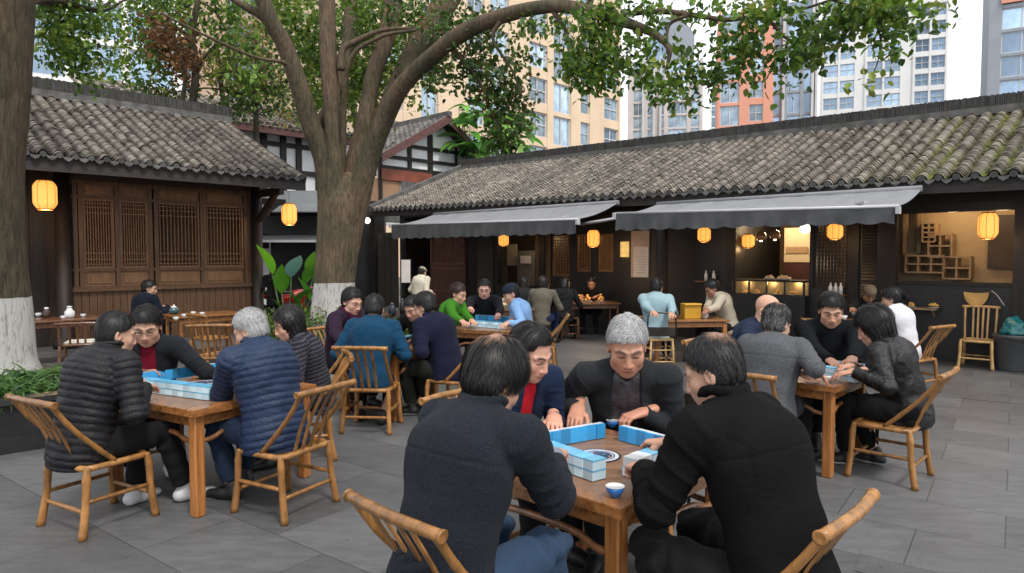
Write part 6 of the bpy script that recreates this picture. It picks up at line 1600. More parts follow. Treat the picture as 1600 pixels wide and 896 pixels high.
for k in range(78):
    u = random.uniform(-1.2, pb[0]-pa[0]+.75); c0 = pa+w_*u+n_*random.uniform(.25, 1.5)
    for j in range(24):
        a = random.uniform(0, 2*PI); bigleaf(mb, c0+np.array([0, 0, .39]), (math.cos(a), math.sin(a), random.uniform(.5, 1.8)), random.uniform(.26, .50), random.uniform(.010, .018), np.array(random.choice(cls))*random.uniform(.7, 1.3), random.uniform(1.4, 2.6), 5)
tag(mb.build('grassy_plants', M_LEAFB, None, True), 'grassy arching plants spilling over the black planter', 'plants', kind='stuff')
# ================================================================ furniture
M_BAMBOO = mat('lacquered_bamboo', (.27, .125, .036), .34, .45, 6, .15, 40, stretch=(3, 3, 1), spec=.4, coat=.15, rvar=.08, orand=.35)
M_BAMBOOP = mat('pale_bamboo', (.46, .28, .11), .42, .35, 5, .12, 40, stretch=(3, 3, 1), spec=.5, coat=.15)
M_BAMBOOD = mat('worn_brown_bamboo', (.20, .085, .032), .38, .5, 5, .15, 40, stretch=(3, 3, 1), spec=.5, coat=.2)
def woodgrain(name, c1, c2, rough=.3, coat=.4, sc=(14, 1.2, 14)):
    m = mat(name, c1, rough, .35, 2.2, .12, 14, stretch=sc, coat=coat, col2=c2, detail=8, rvar=.06, orand=.2); return m
M_TABLE = woodgrain('varnished_elm', (.20, .075, .020), (.28, .115, .034), coat=.25)
M_TABLEL = woodgrain('varnished_elm_leg', (.24, .085, .020), (.34, .135, .036), coat=.12, rough=.4, sc=(14, 14, 1.2))
M_TABLEP = mat('worn_table_panel', (.20, .105, .055), .45, .25, 3.5, .1, 30, coat=.12, stretch=(1, 6, 1), rvar=.1)
M_WALNUT = woodgrain('brown_table', (.11, .045, .02), (.16, .065, .028))
def rnd_tube(mb, pts, r, **k): mb.tube(spline(pts, 5), r, 10, **k)
def make_chair(name='bamboo_chair', m=M_BAMBOO, back=.86, wide=.44, slats=4, straight=False, label='', cat='chair'):
    t = thing(name, label, cat)
    w_ = wide/2
    R = .019
    def tb(nm, pts, rs, sp=True, node=True):
        mb = MB(); P = spline(pts, 6) if sp and len(pts) > 2 else np.array(pts, float)
        if len(P) < 6: P = np.array([P[0]+(P[-1]-P[0])*u for u in np.linspace(0, 1, 9)])
        rr = np.interp(np.linspace(0, 1, len(P)), np.linspace(0, 1, len(rs)), rs) if np.ndim(rs) else np.full(len(P), rs)
        L_ = np.linalg.norm(P[-1]-P[0])
        if node and L_ > .3:
            for u in (.33, .7): k = int(u*len(P)); rr = rr.copy(); rr[k] *= 1.10
        mb.tube(P, list(rr), 12); return mb.build(nm, m, t, True)
    zt = .425
    mb = MB()     # seat of split cane, slightly dished
    nx = 14
    for i in range(nx):
        x0 = -w_+.02+(2*w_-.04)*i/nx; x1 = x0+(2*w_-.04)/nx-.002; d = .004*(1-((i-6.5)/7)**2)
        mb.box((x0, -.19, zt-.02-d), (x1, .19, zt-d), None, .003)
    mb.build('seat', m, t)
    mb = MB()
    c = [(-w_, -.20, zt), (-w_, .20, zt), (w_, .20, zt), (w_, -.20, zt)]
    loop = []
    for i in range(4):
        a, b = np.array(c[i]), np.array(c[(i+1) % 4]); d = unit(b-a); loop += [a+d*.05, a+d*.5*np.linalg.norm(b-a), b-d*.05]
        nxt = np.array(c[(i+2) % 4]); e = unit(nxt-b); loop.append(b-d*.015+e*.015)
    mb.tube(loop, R*1.05, 10, closed=True); mb.build('seat_frame', m, t, True)
    for sx in (-1, 1):
        tb('leg', [(sx*w_, .19, zt+.012), (sx*(w_+.002), .205, .36), (sx*(w_+.006), .212, .2), (sx*(w_+.022), .232, 0)], [.019, .024, .0215, .026])
        tb('leg', [(sx*w_, -.19, zt+.012), (sx*(w_+.002), -.20, .36), (sx*(w_+.006), -.212, .2), (sx*(w_+.022), -.245, 0)], [.019, .024, .0215, .026])
    tb('stretcher', [(-w_, .215, .16), (w_, .215, .16)], .014); tb('stretcher', [(-w_, -.215, .16), (w_, -.215, .16)], .014)
    for sx in (-1, 1): tb('stretcher', [(sx*(w_+.005), -.21, .22), (sx*(w_+.005), .21, .22)], .014)
    yb = -.39 if not straight else -.24
    for sx in (-1, 1): tb('back_post', [(sx*(w_+.0), -.02, zt+.015), (sx*(w_+.004), -.12, zt+.11), (sx*(w_+.008), -.28, zt+.28), (sx*(w_+.012), yb, back)] if not straight else [(sx*w_, -.20, zt), (sx*(w_+.005), -.215, .65), (sx*(w_+.01), yb, back)], [.016, .0165, .016, .016])
    mb = MB(); P = spline([(-w_-.045, yb-.0, back+.006), (-w_*.5, yb-.018, back+.012), (0, yb-.022, back+.012), (w_*.5, yb-.018, back+.012), (w_+.045, yb, back+.006)], 5)
    mb.tube(P, .0215, 14)
    for e_, d_ in ((P[0], P[0]-P[1]), (P[-1], P[-1]-P[-2])):      # the cut, hollow ends
        F_ = frame(e_, d_); mb.lathe([(.012, -.004), (.0245, -.004), (.0255, .004), (.019, .006), (.012, .003)], 14, F_@np.array([[1, 0, 0, 0], [0, 0, 1, 0], [0, -1, 0, 0], [0, 0, 0, 1.]]))
    mb.build('top_rail', m, t, True)
    for i in range(slats):
        x = (-.5+(i+.5)/slats)*w_*1.25; mb = MB()
        P = spline([(x, -.19, zt-.01), (x*1.03, (-.19+yb)/2+(.0 if straight else .015), (zt+back)/2), (x*1.06, yb-.012, back)], 5)
        vs = []; 
        for p_ in P: vs += [(p_[0]-.015, p_[1]-.003, p_[2]), (p_[0]-.011, p_[1]-.007, p_[2]), (p_[0]+.011, p_[1]-.007, p_[2]), (p_[0]+.015, p_[1]-.003, p_[2]), (p_[0]+.012, p_[1]+.004, p_[2]), (p_[0]-.012, p_[1]+.004, p_[2])]
        mb.add(vs, [(i_*6+k_, i_*6+(k_+1) % 6, (i_+1)*6+(k_+1) % 6, (i_+1)*6+k_) for i_ in range(len(P)-1) for k_ in range(6)])
        mb.build('back_slat', m, t)
    return t
chair0 = make_chair(label='x'); chair_k = kid_tree(chair0); chair_used = []
def chair(px_or_xy, face, label, group='bent bamboo chairs of the players', src=None):
    global chair0
    x, y = px_or_xy; rz = math.atan2(-face[0], face[1])
    s = src or (chair0, chair_k, chair_used)
    if not s[2]:
        o = s[0]; o.location = (x, y, 0); o.rotation_euler = (0, 0, rz); o['label'] = label; s[2].append(1)
    else: o = copy_tree(s[0], s[1], (x, y, 0), rz, label)
    if group: o['group'] = group
    return o
def table(N, e1, e2, s1, s2, label, h=.735, name='square_table', m=M_TABLE, ml=M_TABLEL, panel=True, cat='table', dial=None, group=None, leg=.075, hump=True):
    e1 = unit([*e1, 0]); e2 = unit([*e2, 0]); N = np.array([N[0], N[1], 0.])
    c = N+e1*s1/2+e2*s2/2; t = thing(name, label, cat, c, 0, group)
    M = np.eye(4); M[:3, 0] = e2; M[:3, 1] = e1        # x along e2, y along e1
    a, b = s2/2, s1/2
    def B_(nm, mb, mm): mb.v = [apply(M, v) for v in mb.v]; return mb.build(nm, mm, t)
    mb = MB(); fr = .085
    if panel:
        for q in (((-a, -b), (a, -b), (a-fr, -b+fr), (-a+fr, -b+fr)), ((a, -b), (a, b), (a-fr, b-fr), (a-fr, -b+fr)), ((a, b), (-a, b), (-a+fr, b-fr), (a-fr, b-fr)), ((-a, b), (-a, -b), (-a+fr, -b+fr), (-a+fr, b-fr))):
            mb.prism([(x, y, h-.045) for x, y in q], (0, 0, .042))
            (x0, y0), (x1, y1) = q[0], q[1]; cx, cy = (q[2][0]+q[3][0])/2, (q[2][1]+q[3][1])/2
            k = .99; mb.prism([(x*k, y*k, h-.003) for x, y in q[:2]]+[(x, y, h-.003) for x, y in q[2:]], (0, 0, .003))
        B_('table_top', mb, m)
        mb = MB(); mb.box((-a+fr, -b+fr, h-.03), (a-fr, b-fr, h-.003)); B_('inset_panel', mb, M_TABLEP)
    else:
        mb.box((-a, -b, h-.035), (a, b, h), None, .006); B_('table_top', mb, m)
    ins = .035
    for sx in (-1, 1):
        for sy in (-1, 1):
            mb = MB(); x, y = sx*(a-ins-leg/2), sy*(b-ins-leg/2); mb.box((x-leg/2, y-leg/2, 0), (x+leg/2, y+leg/2, h-.046), None, .008); B_('leg', mb, ml)
    ap = .075
    for nm, q in (('apron', ((-a+ins+.01, -b+ins+.012, a-ins-.01, -b+ins+.034), (-a+ins+.01, b-ins-.034, a-ins-.01, b-ins-.012), (-a+ins+.012, -b+ins+.036, -a+ins+.034, b-ins-.036), (a-ins-.034, -b+ins+.036, a-ins-.012, b-ins-.036))),):
        for x0, y0, x1, y1 in q:
            mb = MB(); mb.box((x0, y0, h-.046-ap), (x1, y1, h-.047), None, .004); B_(nm, mb, m)
    if hump:
        for k in range(4):
            mb = MB(); L_ = (a if k < 2 else b)-ins-leg; oo = (b if k < 2 else a)-ins-leg/2; sg = -1 if k % 2 == 0 else 1
            P = [(-L_, 0, h-.235), (-L_*.8, 0, h-.228), (-L_*.55, 0, h-.195), (0, 0, h-.185), (L_*.55, 0, h-.195), (L_*.8, 0, h-.228), (L_, 0, h-.235)]
            P = [(p[0], sg*oo, p[2]) if k < 2 else (sg*oo, p[0], p[2]) for p in P]
            mb.tube(spline(P, 4), .017, 10); o_ = B_('stretcher', mb, M_BAMBOOD)
            o_.data.polygons.foreach_set('use_smooth', [True]*len(o_.data.polygons))
    if dial is not None:
        mb = MB(); dx, dy, r = dial; z = h
        def disc(r0, r1, zz, col, n=40):
            vs = []; 
            for k in range(n):
                a_ = 2*PI*k/n; vs.append((dx+r1*math.cos(a_), dy+r1*math.sin(a_), zz)); vs.append((dx+r0*math.cos(a_), dy+r0*math.sin(a_), zz))
            fs = [(2*k, 2*((k+1) % n), 2*((k+1) % n)+1, 2*k+1) for k in range(n)]; mb.add(vs, fs, col)
        mb.lathe([(r, 0), (r, .004)], 40, np.block([[np.eye(3), np.array([[dx], [dy], [z-.003]])], [np.zeros((1, 3)), np.ones((1, 1))]]), (.02, .02, .025))
        zt = z+.0014
        for r0, r1, cc in ((.90, 1., (.03, .03, .04)), (.74, .90, (.62, .64, .68)), (.66, .74, (.04, .05, .08)), (.61, .66, (.6, .62, .66)), (0.0, .61, (.06, .08, .13))): disc(r*r0, r*r1, zt, cc)
        for k in range(24):
            a_ = 2*PI*k/24; rr = r*.70; mb.lathe([(r*.022, 0), (r*.022, .0005)], 6, np.block([[np.eye(3), np.array([[dx+rr*math.cos(a_)], [dy+rr*math.sin(a_)], [zt+.001]])], [np.zeros((1, 3)), np.ones((1, 1))]]), (.6, .6, .62) if k % 3 else (.5, .06, .06))
        for k in range(16):
            a_ = random.uniform(0, 2*PI); rr = r*random.uniform(.08, .5); mb.lathe([(r*random.uniform(.05, .11), 0), (r*.04, .0008)], 7, np.block([[np.eye(3), np.array([[dx+rr*math.cos(a_)], [dy+rr*math.sin(a_)], [zt+.001+k*.0002]])], [np.zeros((1, 3)), np.ones((1, 1))]]), random.choice([(.35, .04, .08), (.10, .22, .40), (.5, .5, .55), (.05, .15, .12), (.20, .05, .25), (.45, .25, .1)]))
        B_('centre_dial', mb, mat('printed_dial', (1, 1, 1), .25, .05, 20, 0, attr=True, coat=.4))
    return t
# ---------------------------------------------------------------- mahjong tiles
M_TW = mat('ivory_resin', (.66, .70, .72), .25, .05, 20, 0, coat=.4, orand=.15); M_TB = mat('sky_blue_resin', (.035, .30, .62), .25, .08, 12, 0, coat=.4, orand=.4); M_TLB = mat('pale_blue_resin', (.16, .50, .76), .25, .08, 12, 0, coat=.4, orand=.25)
TW, TH, TD = .041, .056, .031
def tile_mesh(kind):
    mb = MB()
    if kind == 'stand':   # x along the row, y towards the middle (blue back), z up
        mb.box((-TW/2, -TD*.5, 0), (TW/2, TD*.12, TH), mi=0); mb.box((-TW/2, TD*.12, 0), (TW/2, TD*.5, TH-.0004), mi=1)
    else:                 # lying, back up
        r_ = .60 if kind == 'lie' else .84; mb.box((-TW/2, -TH/2, 0), (TW/2-.0006, TH/2, TD*r_), mi=0); mb.box((-TW/2, -TH/2, TD*r_), (TW/2, TH/2, TD), mi=1)
    return mb
_tm = {}
def tile_row(a, b, mid, kind, label, h=.735, layers=1, scale=1., white_last=0):
    """a, b: ends on the table; mid: the table's middle"""
    a = np.array([a[0], a[1], h+.0015]); b = np.array([b[0], b[1], h+.0015]); d = unit(b-a); n = np.array([-d[1], d[0], 0])
    mv = np.array([mid[0], mid[1], 0])-(a+b)/2*np.array([1, 1, 0])
    if np.dot(n, mv) < 0: n = -n; d = -d; a, b = b, a
    k = max(1, int(round(np.linalg.norm(b-a)/(TW*scale+.0016))))
    rz = math.atan2(d[1], d[0])
    for L_ in range(layers):
        for i in range(k):
            p = a+d*((i+.5)*(TW*scale+.0016))+np.array([0, 0, L_*(TD*scale+.0006)])+n*random.uniform(-.003, .003)
            key = kind if not (kind == 'lie' and layers > 1) else 'lie2'
            if white_last and L_ == layers-1 and (i < white_last): key = 'flip'
            if key not in _tm:
                mb = tile_mesh('stand' if key == 'stand' else key)
                o = mb.build('mahjong_tile', (M_TW if key != 'lie2' else mat('milky_blue_resin', (.60, .80, .90), .3, .08, 12, 0, coat=.2, orand=.3), M_TB if key in ('stand',) else M_TLB if key == 'lie2' else M_TB if key == 'lie' else M_TW)); _tm[key] = o.data  # milky blue brightened so tile sides look lit despite the sitter's shade
            else: o = bpy.data.objects.new('mahjong_tile', _tm[key]); link(o)
            o.location = tuple(p); o.rotation_euler = (0, 0, rz+random.uniform(-.025, .025)); o.scale = (scale,)*3
            tag(o, label, 'mahjong tile', 'mahjong tiles built into rows')
def bowl(p, r, label, z=.735, blue=True, name='tea_bowl', group=None):
    t = thing(name, label, 'bowl', (p[0], p[1], z+.001), 0, group); mb = MB()
    mb.lathe([(r*.45, 0), (r*.5, .004), (r*.62, .01), (r*.86, r*.62), (r*.97, r*1.15), (r*.93, r*1.15), (r*.8, r*.6), (r*.3, .014), (.0, .013)], 24)
    mb.build('bowl', mat('blue_glaze' if blue else 'white_glaze', (.025, .16, .50) if blue else (.68, .68, .68), .18, .12, 10, 0, coat=.5), t, True)
    mb = MB(); mb.lathe([(r*.985, r*1.12), (r*1.0, r*1.16), (r*.93, r*1.165), (r*.80, r*.62), (r*.3, .017), (0, .016)], 24)
    mb.build('glazed_lining', mat('white_glaze', (.68, .68, .68), .18, .04, 10, 0, coat=.5), t, True)
    if blue:
        mb = MB(); mb.lathe([(0, r*.8), (r*.84, r*.8), (r*.84, r*.81), (0, r*.81)], 20); mb.build('tea', mat('pale_tea', (.35, .33, .22), .08, .05, 5, 0), t)
    return t
def lathe_thing(name, label, cat, p, z, parts, group=None):
    t = thing(name, label, cat, (p[0], p[1], z), 0, group)
    for nm, prof, m in parts: mb = MB(); mb.lathe(prof, 18); mb.build(nm, m, t, True)
    return t
M_WG = mat('white_glaze', (.68, .68, .68), .18, .04, 10, 0, coat=.5); M_DG = mat('dark_teal_glaze', (.02, .07, .08), .15, .1, 10, 0, coat=.5)
e = lambda v: (v[0], v[1])
# T1, the nearest table
N1 = (.436, 2.67); m1 = np.array(N1)+.5*U[:2]+.5*V[:2]
dc = gp(935, 712, .735)-np.array([*m1, 0]); dial = (float(np.dot(dc, V)), float(np.dot(dc, U)), .115)
table(N1, e(U), e(V), 1., 1., 'nearest mahjong table, with a round printed dial and blue tile walls', dial=dial)
q = lambda a, b, z=.735: gp(a, b, z)
tile_row(q(826, 703), q(942, 683), m1, 'stand', 'blue-backed standing tile in the left far wall of the nearest table', scale=1.42)
tile_row(q(838, 715), q(940, 752), m1, 'lie', 'pale blue tile in the two-layer wall in front of the man in grey wool', layers=2, scale=1.5)
tile_row(q(974, 688), q(1040, 706), m1, 'stand', 'blue-backed standing tile in the right far wall of the nearest table', scale=1.42)
tile_row(q(984, 747), q(1098, 703), m1, 'lie', 'tile in the wall beside the hands of the man in the black coat', layers=2, scale=1.45, white_last=2)
bowl(q(961, 777), .041, 'blue tea bowl with white lining at the near corner of the nearest table')
bowl(q(957, 668), .038, 'blue tea bowl beside the hand of the grey-haired man')
# T2, the left table
N2 = (-2.085, 4.39); E1 = (-.87, .49); E2 = (.5, .866); s2 = 1.08
m2 = np.array(N2)+s2/2*np.array(E1)+s2/2*np.array(E2); dc = gp(318, 598, .735)-np.array([*m2, 0])
table(N2, E1, E2, s2, s2, 'left mahjong table between the two men in quilted jackets', dial=(float(np.dot(dc[:2], E2)), float(np.dot(dc[:2], E1)), .12))
tile_row(q(209, 600), q(336, 583), m2, 'stand', 'blue tile in the long standing wall at the far side of the left table', scale=1.45)
tile_row(q(222, 610), q(330, 624), m2, 'lie', 'pale blue tile in the two-layer wall at the near side of the left table', layers=2, scale=1.5)
tile_row(q(347, 585), q(362, 598), m2, 'stand', 'blue tile in the short wall by the hand of the grey-haired man in navy quilting', scale=1.4)
# T3, the middle table
N3 = (-1.21, 7.0); F1 = (-.87, .5); F2_ = (.5, .87); m3 = np.array(N3)+.42*np.array(F1)+.42*np.array(F2_)
table(N3, F1, F2_, .84, .84, 'mahjong table in the middle of the yard before the painted trunk')
tile_row(q(566, 540), q(612, 532), m3, 'stand', 'blue tile in the left wall of the middle table', scale=1.3)
tile_row(q(622, 538), q(664, 532), m3, 'lie', 'pale blue tile in the right wall of the middle table', layers=2, scale=1.3)
# T4 behind it
N4 = (-.02, 9.0); H1 = (-.92, .39); H2 = (.39, .92); m4 = np.array(N4)+.5*np.array(H1)+.4*np.array(H2)
table(N4, H1, H2, 1.0, .9, 'mahjong table behind the middle one, with the man in light blue')
tile_row(q(726, 509), q(786, 514), m4, 'lie', 'blue tile in the wall near the glasses wearer', layers=2, scale=1.4)
tile_row(q(742, 500), q(800, 503), m4, 'stand', 'blue tile in the back wall of the table behind the middle one', scale=1.4)
bowl(q(793, 508), .045, 'small pale cup by the man in light blue', blue=False)
# T5 on the right
N5 = (2.5, 5.19); m5 = np.array(N5)+.45*U[:2]+.45*V[:2]
table(N5, e(U), e(V), .9, .9, 'right mahjong table beside the woman in black leather')
tile_row(q(1283, 588), q(1340, 598), m5, 'lie', 'blue tile in the wall in front of the man in grey tweed', layers=2, scale=1.45)
tile_row(q(1286, 576), q(1350, 584), m5, 'stand', 'blue tile in the far wall of the right table', scale=1.45)
bowl(q(1296, 597), .035, 'small pale cup on the right table', blue=False)
# chairs of the players
chair((-.14, 2.56), e(V), 'bamboo chair cut by the bottom edge, under the man in grey wool')
chair((.87, 2.55), e(U), 'bamboo chair cut by the bottom edge, under the man in the black coat')
chair((-2.73, 4.42), (.49, .87), 'bamboo chair under the man in the black quilted jacket')
chair((-1.58, 4.66), (-.88, .47), 'bamboo chair under the grey-haired man in the navy quilted jacket')
chair((-1.83, 5.86), (-.9, -.35), 'bamboo chair turned from the camera behind the navy quilted jacket')
chair((-3.05, 5.6), (.6, -.8), 'bamboo chair under the man with the burgundy sweater')
chair((-1.42, 6.82), (.08, 1), 'bamboo chair seen square from behind under the man in teal blue')
chair((-.62, 7.25), (-.9, .42), 'bamboo chair under the man in the dark navy jacket at the middle table')
chair((-2.02, 7.95), (.87, -.5), 'bamboo chair under the woman in the purple coat')
chair((1.93, 5.30), (.62, .78), 'bamboo chair under the man in the grey tweed jacket')
chair((3.0, 5.33), e(U), 'bamboo chair under the woman in black leather')
chair((-.08, 4.02), (.75, -.66), 'bamboo chair under the woman with the red scarf')
chair((.74, 4.22), (-.15, -1), 'bamboo chair under the grey-haired man facing the camera')
chair((.42, 9.95), (-1, .1), 'bamboo chair under the man in light blue with a cap')
chair((2.95, 6.72), (-.1, -1), 'bamboo chair under the man in the black sweater at the right table')
chair((2.2, 6.75), (.6, -.8), 'bamboo chair under the bald man in navy')
chair((-3.9, 8.9), (-.2, 1), 'empty bamboo chair near the teahouse tea table')
chair((5.15, 8.72), (-.5, .86), 'bamboo chair under the woman in the white shirt')
pale = make_chair('bamboo_chair', M_BAMBOOP, .93, .40, 4, True, 'pale upright bamboo chair standing against the dark wall at the far right'); pale.location = (7.30, 10.57, 0); pale.rotation_euler = (0, 0, 2.42)
# metal framed empty chair by the near table
mc = thing('metal_chair', 'empty grey-seated chair with a thin curved cane arm right of the grey-haired man', 'chair', (1.28, 4.25, 0), -.5)
mb = MB(); mb.box((-.2, -.2, .40), (.2, .2, .43), None, .02); mb.build('seat', mat('pale_vinyl', (.30, .30, .31), .5, .1, 8, .1), mc)
mb = MB(); rnd_tube(mb, [(-.24, .18, .43), (-.26, .1, .6), (-.25, -.12, .68), (0, -.28, .72), (.25, -.12, .68), (.26, .1, .6), (.24, .18, .43)], .012); mb.build('arm_rail', M_BAMBOOD, mc, True)
for sx in (-1, 1):
    for sy in (-1, 1): mb = MB(); mb.tube([(sx*.18, sy*.18, .41), (sx*.21, sy*.21, 0)], .012, 8); mb.build('leg', M_GLASSFRAME, mc, True)
mb = MB(); mb.box((-.02, -.27, .43), (.02, -.24, .88)); mb.box((-.16, -.275, .80), (.16, -.245, .93), None, .01); mb.build('back_rest', M_GLASSFRAME, mc)
# ---------------------------------------------------------------- tea tables of the left teahouse
def simple_table(c, yawd, sx, sy, h, label, m=M_WALNUT, ml=None, leg=.05, group=None, name='tea_table'):
    d = (math.cos(yawd), math.sin(yawd)); n = (-d[1], d[0]); N = (c[0]-d[0]*sx/2-n[0]*sy/2, c[1]-d[1]*sx/2-n[1]*sy/2)
    return table(N, n, d, sy, sx, label, h, name, m, ml or m, False, 'table', None, group, leg, False)
av = math.atan2(V[1], V[0])
c1 = dp(318, 400, 11.9)[:2]; simple_table(c1, av, 1.15, .75, .735, 'tea table with white cups and a dark teapot below the lattice windows', M_TABLE)
c2 = dp(90, 400, 11.0)[:2]; simple_table(c2, av, 1.2, .75, .735, 'tea table beside the left column holding a white bottle', M_WALNUT)
for i, (px, py) in enumerate(((288, 492), (302, 488), (316, 489), (275, 497))):
    p = gp(px, py+4, .735); bowl(p, .045, ('white cup beside the teapot, second from the right', 'white cup in the middle of the tea table row', 'white cup at the right end of the tea table row', 'white cup in front of the dark teapot')[i], .735, False, 'tea_cup', 'white cups on the tea table')
p = gp(272, 491, .735); t = lathe_thing('teapot', 'dark teapot with a white lid on the tea table', 'teapot', p, .736, [('pot', [(.05, 0), (.085, .03), (.09, .07), (.06, .11), (.03, .12)], M_DG), ('lid', [(.055, .112), (.03, .135), (.012, .14), (.014, .16), (0, .165)], M_WG)])
p = gp(109, 497, .735); lathe_thing('bottle', 'squat white bottle on the table beside the left column', 'bottle', p, .736, [('body', [(.055, 0), (.075, .03), (.075, .10), (.04, .14), (.035, .17)], M_WG), ('lid', [(.04, .17), (.04, .19), (0, .195)], M_WG)])
for px, py, lb in ((130, 496, 'white cup at the right end of the table by the column'), (99, 499, 'white cup left of the squat bottle')): bowl(gp(px, py, .735), .045, lb, .735, False, 'tea_cup')
p = gp(73, 497, .735); lathe_thing('jar', 'dark jar with a pale lid beside the painted trunk', 'jar', p, .736, [('body', [(.05, 0), (.06, .05), (.05, .12), (.03, .14)], mat('brown_glaze', (.05, .025, .015), .2, .1, 8, 0)), ('lid', [(.035, .14), (.03, .17), (0, .175)], M_WG)])
bowl(gp(60, 495, .735), .05, 'white bowl half hidden by the painted trunk', .735, False, 'tea_cup')
bench = make_chair('wooden_stool', M_BAMBOO, .80, .46, 3, True, 'wooden chair drawn up to the tea table with cups'); c_ = dp(328, 400, 10.9); bench.location = (c_[0], c_[1], 0); bench.rotation_euler = (0, 0, -.6)
st = make_chair('wooden_chair', M_WALNUT, .74, .46, 3, True, 'brown wooden chair with a white cushion beside the left trunk'); c_ = dp(122, 400, 10.2); st.location = (c_[0], c_[1], 0); st.rotation_euler = (0, 0, .4)
mb = MB(); mb.box((-.19, -.17, .43), (.19, .17, .475), None, .02); tag(mb.build('cushion', mat('cream_cushion', (.55, .52, .46), .9, .08, 10, .1)), 'white cushion on the brown chair beside the left trunk', 'cushion'); bpy.data.objects['cushion'].location = st.location; bpy.data.objects['cushion'].rotation_euler = st.rotation_euler
# ---------------------------------------------------------------- far tables by the restaurant
c7 = dp(1068, 400, 11.1)[:2]; simple_table(c7, .12, 1.25, .85, .735, 'orange-brown table with a yellow box, by the post', M_TABLE, M_TABLEL, .07)
def stool(p, rz, h, w_, m, label, group=None, name='stool'):
    t = thing(name, label, 'stool', (p[0], p[1], 0), rz, group); a = w_/2
    mb = MB(); mb.box((-a, -a, h-.03), (a, a, h), None, .008); mb.build('seat', m, t)
    for sx in (-1, 1):
        for sy in (-1, 1): mb = MB(); mb.tube([(sx*(a-.02), sy*(a-.02), h-.03), (sx*a, sy*a, 0)], .017, 9); mb.build('leg', m, t, True)
    for z in (.12, .30):
        for k in range(4):
            mb = MB(); s_ = -1 if k % 2 else 1; P = [(-a, s_*a, z), (a, s_*a, z)] if k < 2 else [(s_*a, -a, z+.02), (s_*a, a, z+.02)]; mb.tube(P, .011, 8); mb.build('stretcher', m, t, True)
    return t
c_ = dp(1030, 400, 10.55); stool(c_, .1, .47, .38, M_BAMBOOP, 'pale bamboo stool under the man in the pale blue shirt')
mb = MB(); t = thing('chair_back', 'black framed chair back and arm behind the pale blue shirt', 'chair frame', (c_[0], c_[1], 0))
mb.tube([(-.22, -.22, .5), (-.21, -.23, .84), (-.16, -.24, .88), (.16, -.24, .88), (.21, -.23, .84), (.24, -.2, .5)], .013, 8); mb.box((-.21, -.24, .52), (.21, -.20, .66), None, .01); mb.build('frame', M_GLASSFRAME, t)
t['category'] = 'chair'; t.name = 'black_chair'
c_ = dp(1133, 400, 11.4); stool(c_, .3, .45, .36, M_WALNUT, 'dark stool under the man in the cream shirt')
c_ = gp(890, 531); stool((c_[0], c_[1]+.2), .1, .46, .36, M_BAMBOOD, 'small brown square stool standing alone before the lattice windows')
p = (c7[0]+.10, c7[1]-.1); t = thing('yellow_box', 'bright yellow cardboard box on the table between two men', 'box', (p[0], p[1], .736), .15)
mb = MB(); mb.box((-.14, -.09, 0), (.14, .09, .24), None, .004); mb.build('carton', mat('yellow_card', (.50, .27, .015), .6, .08, 6, .05), t)
mb = MB(); mb.prism([(-.14, -.095, .242), (.14, -.095, .242), (.145, -.125, .222), (-.145, -.125, .222)], (0, 0, .004)); mb.build('flap', mat('yellow_card'), t)
for i, (dx, dy, h_, c, lb) in enumerate(((-.14, -.15, .17, (.03, .03, .035), 'dark sauce bottle in front of the yellow box'), (-.22, -.05, .24, (.05, .10, .08), 'green bottle with a silver top behind the sauce bottle'), (-.28, -.18, .13, (.5, .5, .5), 'white capped jar at the left of the yellow box'), (.32, -.15, .06, (.7, .7, .7), 'white bowl in front of the man in cream'))):
    if i == 3: bowl((c7[0]+dx, c7[1]+dy), .065, lb, .735, False, 'rice_bowl')
    else: lathe_thing('bottle', lb, 'bottle', (c7[0]+dx, c7[1]+dy), .736, [('body', [(.035, 0), (.038, .01), (.038, h_*.6), (.016, h_*.8), (.015, h_*.93)], mat('glass_%d' % i, c, .15, .1, 8, 0, coat=.5)), ('cap', [(.018, h_*.92), (.018, h_), (0, h_)], M_WG if i else M_GLASSFRAME)])
c6 = dp(1322, 400, 10.5)[:2]; simple_table(c6, -.2, 1.1, .9, .735, 'brown table with bowls by the bald man in the back', M_TABLE)
for i, (px, py) in enumerate(((1318, 500), (1336, 494), (1346, 497))):
    bowl(gp(px, py, .735), .06, ('small white saucer at the near side of the back right table', 'tall white cup on the back right table', 'white cup near the cap wearer')[i], .735, False, 'tea_cup')
c8 = dp(925, 400, 14.9)[:2]; simple_table(c8, .1, 1.1, .8, .735, 'dim table with plates of food before the lattice windows', M_WALNUT)
M_FOOD = mat('golden_food', (.55, .26, .06), .6, .4, 20, .4, 50); M_PLATE = M_WG
def heap(p, z, r, label, m=None, lit=0, plate=True, name='food_plate', hgt=.06):
    t = thing(name, label, 'plate of food', (p[0], p[1], z+.001))
    if plate: mb = MB(); mb.lathe([(r*.5, 0), (r*1.1, .015), (r*1.12, .02), (r*.5, .012)], 18); mb.build('plate', M_PLATE, t, True)
    mb = MB()
    for k in range(14):
        a = random.uniform(0, 2*PI); rr = r*random.uniform(0, .75); s_ = r*.30; x, y = rr*math.cos(a), rr*math.sin(a); zz_ = .02+hgt*(1-rr/r)*random.random()
        mb.lathe([(s_*math.sin(u), -s_*.7*math.cos(u)) for u in np.linspace(.1, PI-.1, 6)], 8, np.block([[np.eye(3), np.array([[x], [y], [zz_+s_*.4]])], [np.zeros((1, 3)), np.ones((1, 1))]]))
    mb.build('food', m or M_FOOD, t, True); return t
for i, px in enumerate((905, 918, 938)): heap(dp(px, 470, c8[1]+.0)[:2], .735, .10, ('golden heap of food at the left of the dim table', 'tall pile of buns in the middle of the dim table', 'plate at the right of the dim table')[i], hgt=.14)
point('table_lamp_light', (c8[0], c8[1]-.1, 1.2), 5, (1, .62, .3), .05)
zb_ = zc+.037
